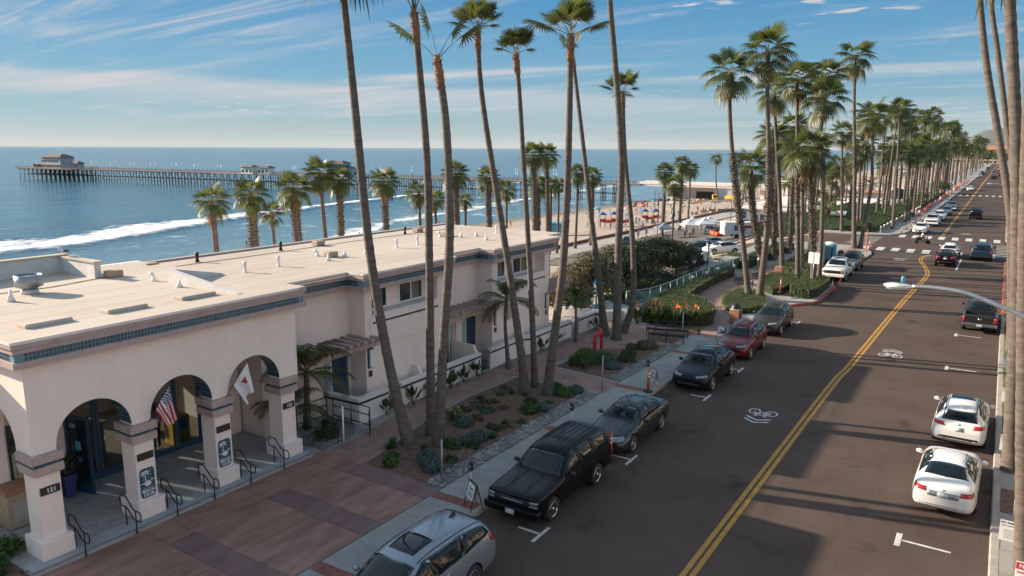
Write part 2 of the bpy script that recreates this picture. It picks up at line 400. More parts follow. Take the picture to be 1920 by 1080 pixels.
class MB:
 """Collects polygons, then becomes one mesh."""
 def __init__(s):
  s.v, s.f, s.m, s.mats, s.sm = [], [], [], [], []
 def mi(s, mat):
  if mat not in s.mats:
   s.mats.append(mat)
  return s.mats.index(mat)
 def add(s, vs, fs, mat, smooth=False):
  b = len(s.v)
  s.v += [tuple(p) for p in vs]
  i = s.mi(mat)
  for f in fs:
   s.f.append(tuple(b + k for k in f))
   s.m.append(i)
   s.sm.append(smooth)
 def box(s, x0, x1, y0, y1, z0, z1, mat, mtx=None):
  vs = [Vector((x, y, z)) for x in (x0, x1) for y in (y0, y1) for z in (z0, z1)]
  if mtx is not None:
   vs = [mtx @ p for p in vs]
  s.add(vs, [(0, 1, 3, 2), (4, 6, 7, 5), (0, 4, 5, 1), (2, 3, 7, 6), (0, 2, 6, 4), (1, 5, 7, 3)], mat)
 def tube(s, pts, rad, mat, n=8, cap=True, smooth=True):
  pts = [Vector(p) for p in pts]
  if not hasattr(rad, '__len__'):
   rad = [rad] * len(pts)
  vs, fs = [], []
  ref = None
  for i, p in enumerate(pts):
   d = (pts[min(i + 1, len(pts) - 1)] - pts[max(i - 1, 0)])
   d = d.normalized() if d.length > 1e-9 else Vector((0, 0, 1))
   if ref is None:
    ref = Vector((1, 0, 0)) if abs(d.x) < 0.8 else Vector((0, 1, 0))
   a = (ref - d * ref.dot(d)).normalized()
   ref = a
   b = d.cross(a)
   for k in range(n):
    t = 2 * PI * k / n
    vs.append(p + (a * math.cos(t) + b * math.sin(t)) * rad[i])
  for i in range(len(pts) - 1):
   for k in range(n):
    q = (k + 1) % n
    fs.append((i * n + k, i * n + q, (i + 1) * n + q, (i + 1) * n + k))
  s.add(vs, fs, mat, smooth)
  if cap:
   e = (len(pts) - 1) * n
   b = len(s.v) - len(vs)
   i = s.mi(mat)
   s.f += [tuple(b + k for k in reversed(range(n))), tuple(b + e + k for k in range(n))]
   s.m += [i, i]
   s.sm += [False, False]
 def lathe(s, prof, mat, n=16, o=(0, 0, 0), mtx=None, smooth=True):
  vs, fs = [], []
  for r, z in prof:
   for k in range(n):
    t = 2 * PI * k / n
    p = Vector((r * math.cos(t), r * math.sin(t), z))
    if mtx is not None:
     p = mtx @ p
    vs.append(p + Vector(o))
  for i in range(len(prof) - 1):
   for k in range(n):
    q = (k + 1) % n
    fs.append((i * n + k, i * n + q, (i + 1) * n + q, (i + 1) * n + k))
  fs.append(tuple(reversed(range(n))))
  fs.append(tuple((len(prof) - 1) * n + k for k in range(n)))
  s.add(vs, fs, mat, smooth)
 def prism(s, poly, z0, z1, mat, axis='z', top_only=False):
  """poly: 2D outline (counter-clockwise); extruded along axis. axis z: (x,y); x: (y,z); y: (x,z)."""
  def P(a, b, c):
   return {'z': (a, b, c), 'x': (c, a, b), 'y': (a, c, b)}[axis]
  n = len(poly)
  vs = [P(a, b, z0) for a, b in poly] + [P(a, b, z1) for a, b in poly]
  fs = []
  bmx = bmesh.new()
  bv = [bmx.verts.new((a, b, 0)) for a, b in poly]
  fc = bmx.faces.new(bv)
  r = bmesh.ops.triangulate(bmx, faces=[fc])
  bmx.verts.index_update()
  tri = [tuple(v.index for v in f.verts) for f in bmx.faces]
  bmx.free()
  for t in tri:
   fs.append(tuple(n + k for k in t))
   if not top_only:
    fs.append(tuple(reversed(t)))
  for i in range(n):
   j = (i + 1) % n
   fs.append((i, j, n + j, n + i))
  s.add(vs, fs, mat)
 def grid(s, fn, nu, nv, mat, smooth=True):
  vs = [fn(i / nu, j / nv) for i in range(nu + 1) for j in range(nv + 1)]
  fs = []
  for i in range(nu):
   for j in range(nv):
    a = i * (nv + 1) + j
    fs.append((a, a + nv + 1, a + nv + 2, a + 1))
  s.add(vs, fs, mat, smooth)
 def mesh(s, name):
  me = bpy.data.meshes.new(name)
  me.from_pydata(s.v, [], s.f)
  for m in s.mats:
   me.materials.append(m)
  me.polygons.foreach_set('material_index', s.m)
  me.polygons.foreach_set('use_smooth', s.sm)
  me.update()
  return me
 def fixed(s, name):
  me = s.mesh(name)
  b = bmesh.new()
  b.from_mesh(me)
  bmesh.ops.recalc_face_normals(b, faces=b.faces)
  b.to_mesh(me)
  b.free()
  return me
 def build(s, name, parent=None, loc=(0, 0, 0), rot=(0, 0, 0), fix=True):
  return put(name, s.fixed(name) if fix else s.mesh(name), parent, loc, rot)
def bevelled(x0, x1, y0, y1, z0, z1, mat, r=0.03, seg=2, name='block'):
 b = bmesh.new()
 bmesh.ops.create_cube(b, size=1.0)
 for v in b.verts:
  v.co = Vector(((x0 + x1) / 2 + v.co.x * (x1 - x0), (y0 + y1) / 2 + v.co.y * (y1 - y0), (z0 + z1) / 2 + v.co.z * (z1 - z0)))
 bmesh.ops.bevel(b, geom=list(b.edges), offset=r, segments=seg, profile=0.5, affect='EDGES')
 me = bpy.data.meshes.new(name)
 b.to_mesh(me)
 b.free()
 me.materials.append(mat)
 return me
TXT = {}
def text_mesh(txt, size, mat, depth=0.004, align='CENTER', bold=0.0):
 key = (txt, size, mat.name, align)
 if key in TXT:
  return TXT[key]
 cu = bpy.data.curves.new('lettering', 'FONT')
 cu.body = txt
 cu.size = size
 cu.extrude = depth
 cu.offset = bold
 cu.align_x = align
 cu.align_y = 'CENTER'
 cu.resolution_u = 3
 o = bpy.data.objects.new('lettering', cu)
 COL.objects.link(o)
 dg = bpy.context.evaluated_depsgraph_get()
 me = bpy.data.meshes.new_from_object(o.evaluated_get(dg))
 me.materials.clear()
 me.materials.append(mat)
 bpy.data.objects.remove(o)
 TXT[key] = me
 return me
# lettering standing on a wall that faces +X (read from the street), or tilted by hand
FACE_X = (PI / 2, 0, PI / 2)
def smooth(a, b, x):
 t = max(0.0, min(1.0, (x - a) / (b - a)))
 return t * t * (3 - 2 * t)
def lerp_tab(tab, x):
 if x <= tab[0][0]: return tab[0][1]
 for (a, va), (b, vb) in zip(tab, tab[1:]):
  if x <= b:
   return va + (vb - va) * (x - a) / (b - a)
 return tab[-1][1]
# ================================================================ ground, sea, road
SEA = -10.0
PROF = [(-260, -16), (-135, -10.6), (-120, -9.7), (-60, -6.2), (-45, -5.0), (-37, -4.0), (-30, -2.2), (-24, -0.9), (-20, -0.06), (0, -0.06)]
def hz(x, y):
 h = lerp_tab(PROF, x)
 if -110 < x < -46:
  h += 0.18 * noise.noise(Vector((x * 0.13, y * 0.13, 0))) + 0.1 * noise.noise(Vector((x * 0.45, y * 0.45, 3)))
 return h
def frange(a, b, st):
 n = max(1, int(round((b - a) / st)))
 return [a + (b - a) * i / n for i in range(n)]
def sheet(name, xs, ys, fn, mat, kind='structure', smoothf=True):
 vs = [(x, y, fn(x, y)) for x in xs for y in ys]
 ny = len(ys)
 fs = [(i * ny + j, (i + 1) * ny + j, (i + 1) * ny + j + 1, i * ny + j + 1) for i in range(len(xs) - 1) for j in range(ny - 1)]
 me = bpy.data.meshes.new(name)
 me.from_pydata(vs, [], fs)
 me.materials.append(mat)
 me.polygons.foreach_set('use_smooth', [smoothf] * len(fs))
 o = put(name, me)
 tag(o, kind=kind)
 return o
# beach and bank: sand with a damp band near the water
mt = M['sand'].node_tree
bb = mt.nodes['Principled BSDF']
src = bb.inputs['Base Color'].links[0].from_socket
ge = mt.nodes.new('ShaderNodeNewGeometry')
sx = mt.nodes.new('ShaderNodeSeparateXYZ')
mt.links.new(ge.outputs['Position'], sx.inputs[0])
mr = mt.nodes.new('ShaderNodeMapRange')
mr.inputs['From Min'].default_value = -9.75
mr.inputs['From Max'].default_value = -9.2
mr.inputs['To Min'].default_value = 0.42
mr.inputs['To Max'].default_value = 1.0
mt.links.new(sx.outputs[2], mr.inputs['Value'])
sc_ = mt.nodes.new('ShaderNodeVectorMath'); sc_.operation = 'SCALE'
mt.links.new(src, sc_.inputs[0]); mt.links.new(mr.outputs[0], sc_.inputs['Scale'])
mt.links.new(sc_.outputs[0], bb.inputs['Base Color'])
xs = frange(-260, -130, 13) + frange(-130, -20, 1.6) + [-19.95]
ys = frange(-120, 40, 20) + frange(40, 260, 2.2) + frange(260, 500, 12) + frange(500, 4200, 200) + [4200]
sheet('beach', xs, ys, hz, M['sand'])
# flat land from the street inland
gm = pm('inland_ground', (0.13, 0.115, 0.09), 0.95, col2=(0.20, 0.18, 0.14), scale=0.4)
sheet('ground', [-19.96, -12, 2, 60, 400, 1500, 4000], frange(-120, 500, 62) + frange(500, 4200, 370) + [4200], lambda x, y: -0.06, gm)
# ---------------------------------------------------------------- sea with surf
om = pm('sea_water', (0.002, 0.075, 0.125), 0.25, col2=(0.003, 0.105, 0.16), scale=0.012, spec=0.5)
t = om.node_tree
b = t.nodes['Principled BSDF']
b.inputs['Specular IOR Level'].default_value = 0.34
co = [n for n in t.nodes if n.type == 'TEX_COORD'][0]
def om_noise(scale, stretch, detail=3):
 mp = t.nodes.new('ShaderNodeMapping')
 mp.inputs['Scale'].default_value = stretch
 mp.inputs['Rotation'].default_value = (0, 0, R(8))
 t.links.new(co.outputs['Object'], mp.inputs[0])
 n = t.nodes.new('ShaderNodeTexNoise')
 n.inputs['Scale'].default_value = scale
 n.inputs['Detail'].default_value = detail
 t.links.new(mp.outputs[0], n.inputs['Vector'])
 return n.outputs[0]
w1 = om_noise(0.35, (1.0, 0.35, 1), 5)
w2 = om_noise(0.06, (1.0, 0.22, 1), 3)
ad = t.nodes.new('ShaderNodeMath'); ad.operation = 'MULTIPLY_ADD'
ad.inputs[1].default_value = 3.0
t.links.new(w2, ad.inputs[0]); t.links.new(w1, ad.inputs[2])
bp = t.nodes.new('ShaderNodeBump')
bp.inputs['Strength'].default_value = 0.85
bp.inputs['Distance'].default_value = 0.75
t.links.new(ad.outputs[0], bp.inputs['Height'])
t.links.new(bp.outputs[0], b.inputs['Normal'])
at = t.nodes.new('ShaderNodeAttribute')
at.attribute_name = 'foam'
fn = om_noise(0.55, (1.0, 0.5, 1), 10)
f2 = t.nodes.new('ShaderNodeMath'); f2.operation = 'ADD'
t.links.new(at.outputs['Fac'], f2.inputs[0]); t.links.new(fn, f2.inputs[1])
fr = t.nodes.new('ShaderNodeMapRange')
fr.inputs['From Min'].default_value = 1.0
fr.inputs['From Max'].default_value = 1.36
t.links.new(f2.outputs[0], fr.inputs['Value'])
src = b.inputs['Base Color'].links[0].from_socket
mx = t.nodes.new('ShaderNodeMix'); mx.data_type = 'RGBA'
mx.inputs[7].default_value = (0.80, 0.80, 0.80, 1)
# water thins and pales over the sand between the breaker and the shore
sa = t.nodes.new('ShaderNodeAttribute'); sa.attribute_name = 'shallow'
ms = t.nodes.new('ShaderNodeMix'); ms.data_type = 'RGBA'
ms.inputs[7].default_value = (0.095, 0.195, 0.235, 1)
t.links.new(sa.outputs['Fac'], ms.inputs[0]); t.links.new(src, ms.inputs[6]); src = ms.outputs[2]
t.links.new(fr.outputs[0], mx.inputs[0]); t.links.new(src, mx.inputs[6]); t.links.new(mx.outputs[2], b.inputs['Base Color'])
rr = t.nodes.new('ShaderNodeMapRange')
rr.inputs['To Min'].default_value = 0.16
rr.inputs['To Max'].default_value = 0.9
t.links.new(fr.outputs[0], rr.inputs['Value']); t.links.new(rr.outputs[0], b.inputs['Roughness'])
BF = [(20, -158), (66, -164), (77, -164), (96, -170), (130, -186), (152, -193), (197, -206), (246, -217), (300, -230), (400, -252)]
BW = [(20, 30), (78, 31), (97, 26), (123, 24), (150, 15), (196, 10), (246, 7), (300, 5), (400, 4)]
SF = [(60, -112), (119, -125), (139, -134), (165, -146), (184, -149), (214, -154), (247, -162), (300, -172), (400, -185)]
def nz(x, y, s, k=0.0):
 return noise.noise(Vector((x * s, y * s, k)))
def surf(x, y):
 """foam amount and height of the water at a point near the shore"""
 f, h = 0.0, 0.0
 bfr = lerp_tab(BF, y) + 1.6 * nz(0, y, 0.09) + 0.8 * nz(0, y, 0.3)
 d = bfr - x                              # distance behind the breaker's front
 wd = lerp_tab(BW, y) * (1 + 0.35 * nz(0, y, 0.05, 5))
 if -1.2 < d < wd * 1.4:
  f = max(f, 0.82 * smooth(-1.2, 0.4, d) * (1 - smooth(wd * 0.5, wd * 1.4, d)))
  h += 0.9 * smooth(-1.2, 1.0, d) * math.exp(-max(d, 0) / 7.0)
 h += (0.35 * smooth(0.5, 4, d) * nz(x, y, 0.35, 2)) if 0 < d < wd else 0
 sf = lerp_tab(SF, y) + 2.2 * nz(3, y, 0.06, 1) + 0.8 * nz(2, y, 0.25, 1)
 d = sf - x
 if -0.8 < d < 22:
  g = 0.80 * smooth(-0.8, 0.3, d) * math.exp(-max(d, 0) / 6.0) + 0.50 * smooth(0, 3, d) * (1 - smooth(6, 22, d)) * (0.6 + 0.8 * nz(x, y, 0.11, 7))
  f = max(f, g)
  h += 0.3 * smooth(-0.8, 0.6, d) * math.exp(-max(d, 0) / 3.0)
 sw = -121.5 + 2.5 * nz(1, y, 0.05, 9)
 d = sw - x
 f = max(f, 0.62 * smooth(-1, 1, d) * math.exp(-max(d, 0) / 3.0))
 if -2 < x - bfr and x < -118:
  f = max(f, (.38 + .30 * nz(x * .5, y, .12, 3)) * smooth(-1, 6, x - bfr))
 for off, am in ((-262, 0.4), (-238, 0.35)):
  q = abs(x - (off - 0.1 * (y - 200) + 5 * nz(0, y, 0.04, off)))
  f = max(f, am * math.exp(-q / 3.0) * smooth(0.1, 0.5, nz(off, y, 0.03, 4)) )
 return f, h
xs = [-30000, -15000, -6000, -2500, -1200] + frange(-800, -300, 60) + frange(-300, -225, 5) + frange(-225, -108, 1.15) + [-108, -100, -60, 300, 9000, 30000]
ys = [-30000, -12000, -4000, -1000, -200, -50] + frange(0, 60, 10) + frange(60, 330, 1.9) + frange(330, 460, 12) + frange(460, 1500, 140) + [1500, 3000, 6000, 15000, 30000]
vals = {}
def seaz(x, y):
 if -300 <= x <= -101 and 0 <= y <= 460:
  f, h = surf(x, y)
 else:
  f, h = 0.0, 0.0
 vals[(x, y)] = f
 return SEA + h - (0.9 * smooth(-100, -60, x))
sea = sheet('sea', xs, ys, seaz, om)
a = sea.data.attributes.new('foam', 'FLOAT', 'POINT')
a.data.foreach_set('value', [vals[(x, y)] for x in xs for y in ys])
a = sea.data.attributes.new('shallow', 'FLOAT', 'POINT')
a.data.foreach_set('value', [smooth(-215, -135, x + .12 * (y - 150)) * (1 if -120 < y < 1500 else 0) for x in xs for y in ys])
# far hill on the right and the low coast
def hill_h(x, y):
 d = math.hypot((x + 60) / 330, (y - 7800) / 1400)
 h = 190 * math.exp(-d * d) + 70 * math.exp(-(((x - 700) / 700) ** 2)) * math.exp(-((y - 8600) / 1500) ** 2)
 h += 10 * math.exp(-(((x + 900) / 600) ** 2) - ((y - 8800) / 1500) ** 2)
 return -22 + h * 1.05 * (1 + 0.25 * nz(x, y, 0.004)) + 8 * nz(x, y, 0.012)
sheet('hills', frange(-2600, 4000, 110) + [4000], frange(4300, 11000, 240) + [11000], hill_h, M['hill'])
# ---------------------------------------------------------------- street
sheet('road', [-14, -6, 1.2], frange(-30, 900, 30) + [900], lambda x, y: 0.0, M['asphalt'], smoothf=False)
sheet('side_street', [-14.003] + [-14.6 - 1.1 * i for i in range(30)], [96.0, 100, 104, 109.5], lambda x, y: hz(x, y) + 0.055, M['asphalt'])
sheet('cross_street', [1.2005, 10, 40, 90], [93.5, 100, 108.5], lambda x, y: -0.004, M['asphalt'])
KL = [(-12.72, -20), (-12.72, 40), (-12.8, 54.6), (-12.2, 55.6), (-10.95, 57.6), (-10.75, 58.6), (-10.75, 65.3), (-11.2, 66.6), (-12.6, 67.8), (-12.7, 79.5), (-12.4, 81.6), (-11.5, 83.2), (-11.3, 89.0), (-11.7, 91.5), (-12.9, 94.2), (-15, 95.8), (-18, 96.0), (-21.0, 96.0)]
KL2 = [(-21.0, 109.5), (-14.5, 109.6), (-12.2, 110.6), (-10.8, 113.2), (-10.45, 118), (-10.3, 155), (-9.9, 235), (-9.5, 420), (-9.4, 900)]
def slab(name, poly, z0, z1, mat, kind='structure', parent=None):
 mb = MB()
 mb.prism(poly, z0, z1, mat)
 o = mb.build(name, parent)
 return tag(o, kind=kind)
slab('pavement', [(x, y) for x, y in KL[::1]] + [(-24.0, 96.0), (-24.0, -20)], -0.2, 0.13, M['concrete'])
slab('pavement', [(-21.0, 900)] + KL2[:], -0.2, 0.13, M['concrete'])
def kerb(name, line, mat, w=0.16, z=0.136, side=1):
 mb = MB()
 n = len(line)
 def off(i):
  p = Vector((*line[i], 0))
  a = Vector((*line[max(0, i - 1)], 0)); c = Vector((*line[min(n - 1, i + 1)], 0))
  d = (c - a).normalized()
  return p, Vector((-d.y, d.x, 0))
 vs, fs = [], []
 for i in range(n):
  p, q = off(i)
  for u, zz_ in ((-0.03, -0.05), (-0.012, z - 0.02), (0.012, z), (w, z), (w, 0.0)):
   r = p + q * u * side
   vs.append((r.x, r.y, zz_))
 for i in range(n - 1):
  for k in range(4):
   fs.append((i * 5 + k, (i + 1) * 5 + k, (i + 1) * 5 + k + 1, i * 5 + k + 1))
 mb.add(vs, fs, mat)
 return tag(mb.build(name), kind='structure')
kerb('kerb', KL[:4], M['kerb'])
kerb('kerb', KL[3:9], M['kerb_red'])
kerb('kerb', KL[8:], M['kerb'])
kerb('kerb', KL2, M['kerb'])
# right-hand side of the street
slab('pavement', [(0.78, -20), (6, -20), (6, 92), (2.6, 92), (0.95, 90.5), (0.88, 60)], -0.2, 0.13, M['concrete'])
slab('pavement', [(0.98, 112), (2.6, 110), (6, 110), (6, 900), (1.0, 900)], -0.2, 0.13, M['concrete'])
KR = [(0.76, -20), (0.80, 52), (0.84, 60)]
kerb('kerb', KR, M['kerb'], side=-1, w=0.2)
kerb('kerb', [(0.84, 60), (0.90, 80), (0.95, 90.5), (1.5, 91.6), (2.6, 92)], M['kerb_red'], side=-1, w=0.2)
kerb('kerb', [(2.6, 110), (1.4, 110.6), (0.98, 112), (1.0, 300), (1.0, 900)], M['kerb'], side=-1, w=0.2)
def verge(y0, y1):
 sheet('grass_verge', [1.0, 1.4, 1.8, 2.15], frange(y0, y1, 1.0) + [y1], lambda x, y: 0.137 + 0.012 * abs(nz(x * 9, y * 9, 1)), M['grass'])
verge(30.2, 58.0); verge(59.5, 89.0)
slab('tree_pit', [(1.0, 26.6), (2.1, 26.6), (2.1, 28.6), (1.0, 28.6)], 0.1, 0.142, M['soil'])
# ---------------------------------------------------------------- painted markings: every stripe its own sheet 4 mm up
def strip(mb, pts, w, z, mat):
 n = len(pts)
 vs = []
 for i, p in enumerate(pts):
  p = Vector((*p, 0))
  a = Vector((*pts[max(0, i - 1)], 0)); c = Vector((*pts[min(n - 1, i + 1)], 0))
  d = (c - a).normalized()
  q = Vector((-d.y, d.x, 0)) * (w / 2)
  vs += [(p.x + q.x, p.y + q.y, z), (p.x - q.x, p.y - q.y, z)]
 mb.add(vs, [(2 * i, 2 * i + 1, 2 * i + 3, 2 * i + 2) for i in range(n - 1)], mat)
def marking(name, pts, w, mat, z=0.005):
 mb = MB()
 strip(mb, pts, w, z, mat)
 return tag(mb.build(name, fix=False), kind='structure')
CL = [(-6.02, -20), (-6.02, 33), (-5.82, 42.5), (-5.5, 60), (-5.16, 71), (-5.0, 75), (-5.02, 78), (-5.3, 80.5), (-5.85, 84), (-6.35, 87), (-6.5, 89.2), (-6.3, 91.2), (-5.9, 92.4)]
CL2 = [(-6.15, 114.5), (-6.1, 150), (-6.0, 214)]
def soft(line, k=6):
 out = []
 for i in range(len(line) - 1):
  p0 = line[max(i - 1, 0)]; p1 = line[i]; p2 = line[i + 1]; p3 = line[min(i + 2, len(line) - 1)]
  for j in range(k):
   u = j / k
   out.append(tuple(0.5 * (2 * p1[c] + (p2[c] - p0[c]) * u + (2 * p0[c] - 5 * p1[c] + 4 * p2[c] - p3[c]) * u * u + (3 * p1[c] - p0[c] - 3 * p2[c] + p3[c]) * u ** 3) for c in range(2)))
 out.append(line[-1])
 return out
for off in (-0.115, 0.115):
 marking('road_marking', [(x + off, y) for x, y in soft(CL)], 0.15, M['yellow_line'])
 marking('road_marking', [(x + off, y) for x, y in CL2], 0.15, M['yellow_line'])
marking('road_marking', [(-6.05, 230), (-5.6, 700)], 0.4, M['yellow_line'])
for k in range(9):
 x = -12.75 + 1.56 * k
 y = 95.2 + 0.06 * x * 0
 marking('crosswalk_stripe', [(x, 93.6), (x - 0.05, 97.0)], 0.78, M['white_line'])
for k in range(8):
 x = -10.55 + 1.52 * k
 marking('crosswalk_stripe', [(x, 109.6), (x - 0.05, 113.2)], 0.72, M['white_line'])
for k in range(7):
 x = -8.9 + 1.42 * k
 marking('crosswalk_stripe', [(x, 219.5), (x, 224.5)], 0.62, M['white_line'])
for k in range(8):
 y = 97.6 + 1.45 * k
 marking('crosswalk_stripe', [(-15.6, y), (-12.6, y)] if y > 98 else [(-14.9, y), (-12.4, y)], 0.3, M['white_line'], z=0.012)
for k in range(9):
 y = 94.6 + 1.5 * k
 marking('crosswalk_stripe', [(0.1, y), (1.15, y)], 0.3, M['white_line'])
marking('lane_line', [(-2.95, 82), (-2.9, 91.5)], 0.14, M['white_line'])
for y in (17.55, 24.05, 32.45, 37.7, 50.6, 63.5):
 if y < 60:
  marking('parking_mark', [(-10.45, y - 0.5), (-10.45, y + 0.5)], 0.11, M['white_line'])
  marking('parking_mark', [(-11.25, y), (-10.52, y)], 0.11, M['white_line'])
for y in (23.2, 44.3, 52.8):
 marking('parking_mark', [(-1.5, y - 0.42), (-1.5, y + 0.42)], 0.16, M['white_line'])
 marking('parking_mark', [(-1.40, y), (-0.15, y)], 0.10, M['white_line'])
def sharrow(x, y, rz, s=1.0):
 mb = MB()
 def ring(cx, cy, r):
  strip(mb, [(cx + r * math.cos(2 * PI * k / 20), cy + r * math.sin(2 * PI * k / 20)) for k in range(21)], 0.07, 0, M['white_line'])
 ring(-0.42, 0, 0.27); ring(0.42, 0, 0.27)
 for k, (a, b_) in enumerate((((-0.42, 0), (-0.2, 0.36)), ((-0.2, 0.36), (0.24, 0.34)), ((0.24, 0.34), (0.0, 0.0)), ((0.0, 0.0), (-0.42, 0.0)), ((0.0, 0.0), (-0.24, 0.46)), ((0.42, 0.0), (0.22, 0.46)), ((0.12, 0.5), (0.34, 0.46)), ((-0.34, 0.47), (-0.14, 0.45)))):
  strip(mb, [a, b_], 0.06, 0.0005 * (k + 1), M['white_line'])
 o = mb.build('bicycle_symbol', fix=False)
 o.location = (x, y, 0.006); o.rotation_euler = (0, 0, rz); o.scale = (s, s * 1.35, 1)
 tag(o, kind='structure')
 for d in (0.95, 1.25):
  m2 = MB()
  strip(m2, [(-0.6, d - 0.3), (0, d), (0.6, d - 0.3)], 0.1, 0, M['white_line'])
  o = m2.build('chevron', fix=False)
  o.location = (x, y, 0.006); o.rotation_euler = (0, 0, rz); o.scale = (s, s * 1.35, 1)
  tag(o, kind='structure')
sharrow(-7.75, 31.9, PI, 0.85); sharrow(-4.3, 45.2, 0, 0.85)
sharrow(-8.3, 87.5, PI, 0.9); sharrow(-3.6, 118.5, 0, 0.9); sharrow(-7.2, 121, PI, 0.9)
# ---------------------------------------------------------------- forecourt, paths, beds
def panel(name, poly, mat, z0=0.1, z1=0.150, parent=None):
 mb = MB()
 mb.prism(poly, z0, z1, mat)
 return tag(mb.build(name, parent), kind='structure')
slab('forecourt_base', [(-20.33, 4.0), (-14.62, 4.0), (-14.62, 18.2), (-20.33, 18.2)], 0.05, 0.140, M['gravel'])
def rect(x0, x1, y0, y1, g=0.012):
 return [(x0 + g, y0 + g), (x1 - g, y0 + g), (x1 - g, y1 - g), (x0 + g, y1 - g)]
ybands = [4.0, 7.35, 8.15, 10.9, 11.75, 14.35, 15.2, 17.15]
for i in range(len(ybands) - 1):
 dark = i in (1, 3, 5)
 y0, y1 = ybands[i], ybands[i + 1]
 if dark:
  panel('paving_panel', rect(-18.9, -14.65, y0, y1), M['plaza_dark'])
 else:
  panel('paving_panel', rect(-18.9, -16.8, y0, y1), M['plaza'])
  panel('paving_panel', rect(-16.8, -14.65, y0, y1), M['plaza'])
 panel('paving_panel', rect(-20.3, -18.9, y0, y1), M['plaza'])
panel('paving_panel', rect(-18.3, -14.65, 17.15, 18.0), M['plaza_dark'])
panel('paving_panel', rect(-20.3, -18.3, 17.15, 18.0), M['plaza'])
for y in (12.3, 17.4, 24.6, 31.2, 38.6):
 panel('brick_strip', [(-14.6, y), (-12.9, y + 0.05), (-12.9, y + 0.5), (-14.6, y + 0.45)], M['brick_red'], 0.1, 0.134)
for y in [1.8 + 1.75 * k for k in range(26)]:
 m_ = MB(); strip(m_, [(-14.6, y), (-12.9, y)], 0.014, 0.1335, M['gravel']); tag(m_.build('pavement_joint', fix=False), kind='structure')
# the reddish path along the terrace and out to the promenade
PC = [(-19.25, 17.9, 1.0), (-19.35, 19.5, 0.8), (-19.95, 22.6, 0.75), (-20.25, 26, 0.7), (-20.2, 31, 0.8), (-19.6, 34.5, 0.9), (-19.3, 38, 1.0), (-18.8, 42.5, 0.9)]
mb = MB()
vs = []
for x, y, w in PC:
 vs += [(x - w, y, 0.145), (x + w, y, 0.145)]
mb.add(vs, [(2 * i, 2 * i + 1, 2 * i + 3, 2 * i + 2) for i in range(len(PC) - 1)], M['path_red'])
tag(mb.build('path', fix=False), kind='structure')
panel('path', [(-19.5, 29.9), (-14.62, 30.0), (-14.62, 31.9), (-19.5, 32.3)], M['path_red'], 0.1, 0.141)
panel('path', [(-21.0, 35.5), (-15.4, 36.6), (-15.0, 41.5), (-17.0, 43.6), (-21.0, 43.2)], M['path_red'], 0.1, 0.1395)
PP = [(-14.0, 43.0, 1.2), (-14.6, 46.5, 1.3), (-15.4, 49.2, 1.25), (-16.9, 52.2, 1.2), (-17.9, 55.5, 1.15), (-18.35, 60, 1.1), (-18.3, 65, 1.1), (-17.8, 70, 1.1), (-17.0, 76, 1.1), (-15.0, 84, 1.2), (-13.0, 92, 1.2)]
pl = soft([(x, y) for x, y, w in PP], 4)
mb = MB()
strip(mb, pl, 2.4, 0.1375, M['path_red'])
tag(mb.build('path', fix=False), kind='structure')
# low concrete edge round the island bed
isl = soft([(-14.5, 49.4), (-15.6, 51.2), (-16.5, 53.4), (-17.0, 56.0), (-17.0, 58.2), (-16.3, 60.0)], 5)
mb = MB()
strip(mb, isl, 0.16, 0.24, M['kerb'])
for a, c in zip(isl, isl[1:]):
 mb.add([(a[0], a[1], 0.1), (c[0], c[1], 0.1), (c[0], c[1], 0.24), (a[0], a[1], 0.24)], [(0, 1, 2, 3)], M['kerb'])
tag(mb.build('island_edging', fix=False), kind='structure')
def bed(name, poly, mat, hgt=0.10, z=0.136, st=0.35):
 """planting bed: outline with a mounded, uneven top"""
 xs_ = [p[0] for p in poly]; ys_ = [p[1] for p in poly]
 bmx = bmesh.new()
 f = bmx.faces.new([bmx.verts.new((x, y, 0)) for x, y in poly])
 for ax_, lo, hi in ((0, min(xs_), max(xs_)), (1, min(ys_), max(ys_))):
  k = lo + st
  while k < hi:
   co_ = (k, 0, 0) if ax_ == 0 else (0, k, 0)
   no_ = (1, 0, 0) if ax_ == 0 else (0, 1, 0)
   bmesh.ops.bisect_plane(bmx, geom=bmx.verts[:] + bmx.edges[:] + bmx.faces[:], plane_co=co_, plane_no=no_)
   k += st
 for v in bmx.verts:
  edge = any(len(e.link_faces) < 2 for e in v.link_edges)
  v.co.z = z + (0 if edge else hgt * (0.6 + 0.6 * nz(v.co.x, v.co.y, 0.5) + 0.35 * nz(v.co.x, v.co.y, 2.3)))
 me = bpy.data.meshes.new(name)
 bmx.to_mesh(me); bmx.free()
 me.materials.append(mat)
 me.polygons.foreach_set('use_smooth', [True] * len(me.polygons))
 return tag(put(name, me), kind='structure')
bed('flower_bed', [(-15.35, 18.05), (-18.2, 18.05), (-18.45, 19.5), (-19.1, 22.6), (-19.45, 26), (-19.2, 29.6), (-15.45, 29.8)], M['soil'], 0.14)
bed('flower_bed', [(-15.35, 32.1), (-18.6, 32.5), (-18.5, 36.2), (-16.5, 38.2), (-15.4, 39.6)], M['soil'], 0.14)
bed('flower_bed', [(-15.2, 40.2), (-16.8, 40.2), (-17.8, 43.8), (-14.9, 45.6)], M['soil'], 0.1)
bed('gravel_strip', [(-14.66, 18.05), (-15.33, 18.05), (-15.43, 29.8), (-14.66, 29.8)], M['gravel'], 0.05)
bed('gravel_strip', [(-14.66, 32.0), (-15.33, 32.05), (-15.38, 39.8), (-14.66, 40.4)], M['gravel'], 0.05)
bed('gravel_strip', [(-20.35, 18.05), (-22.6, 18.05), (-22.6, 21.0), (-21.6, 21.0), (-20.45, 19.8)], M['gravel'], 0.08)
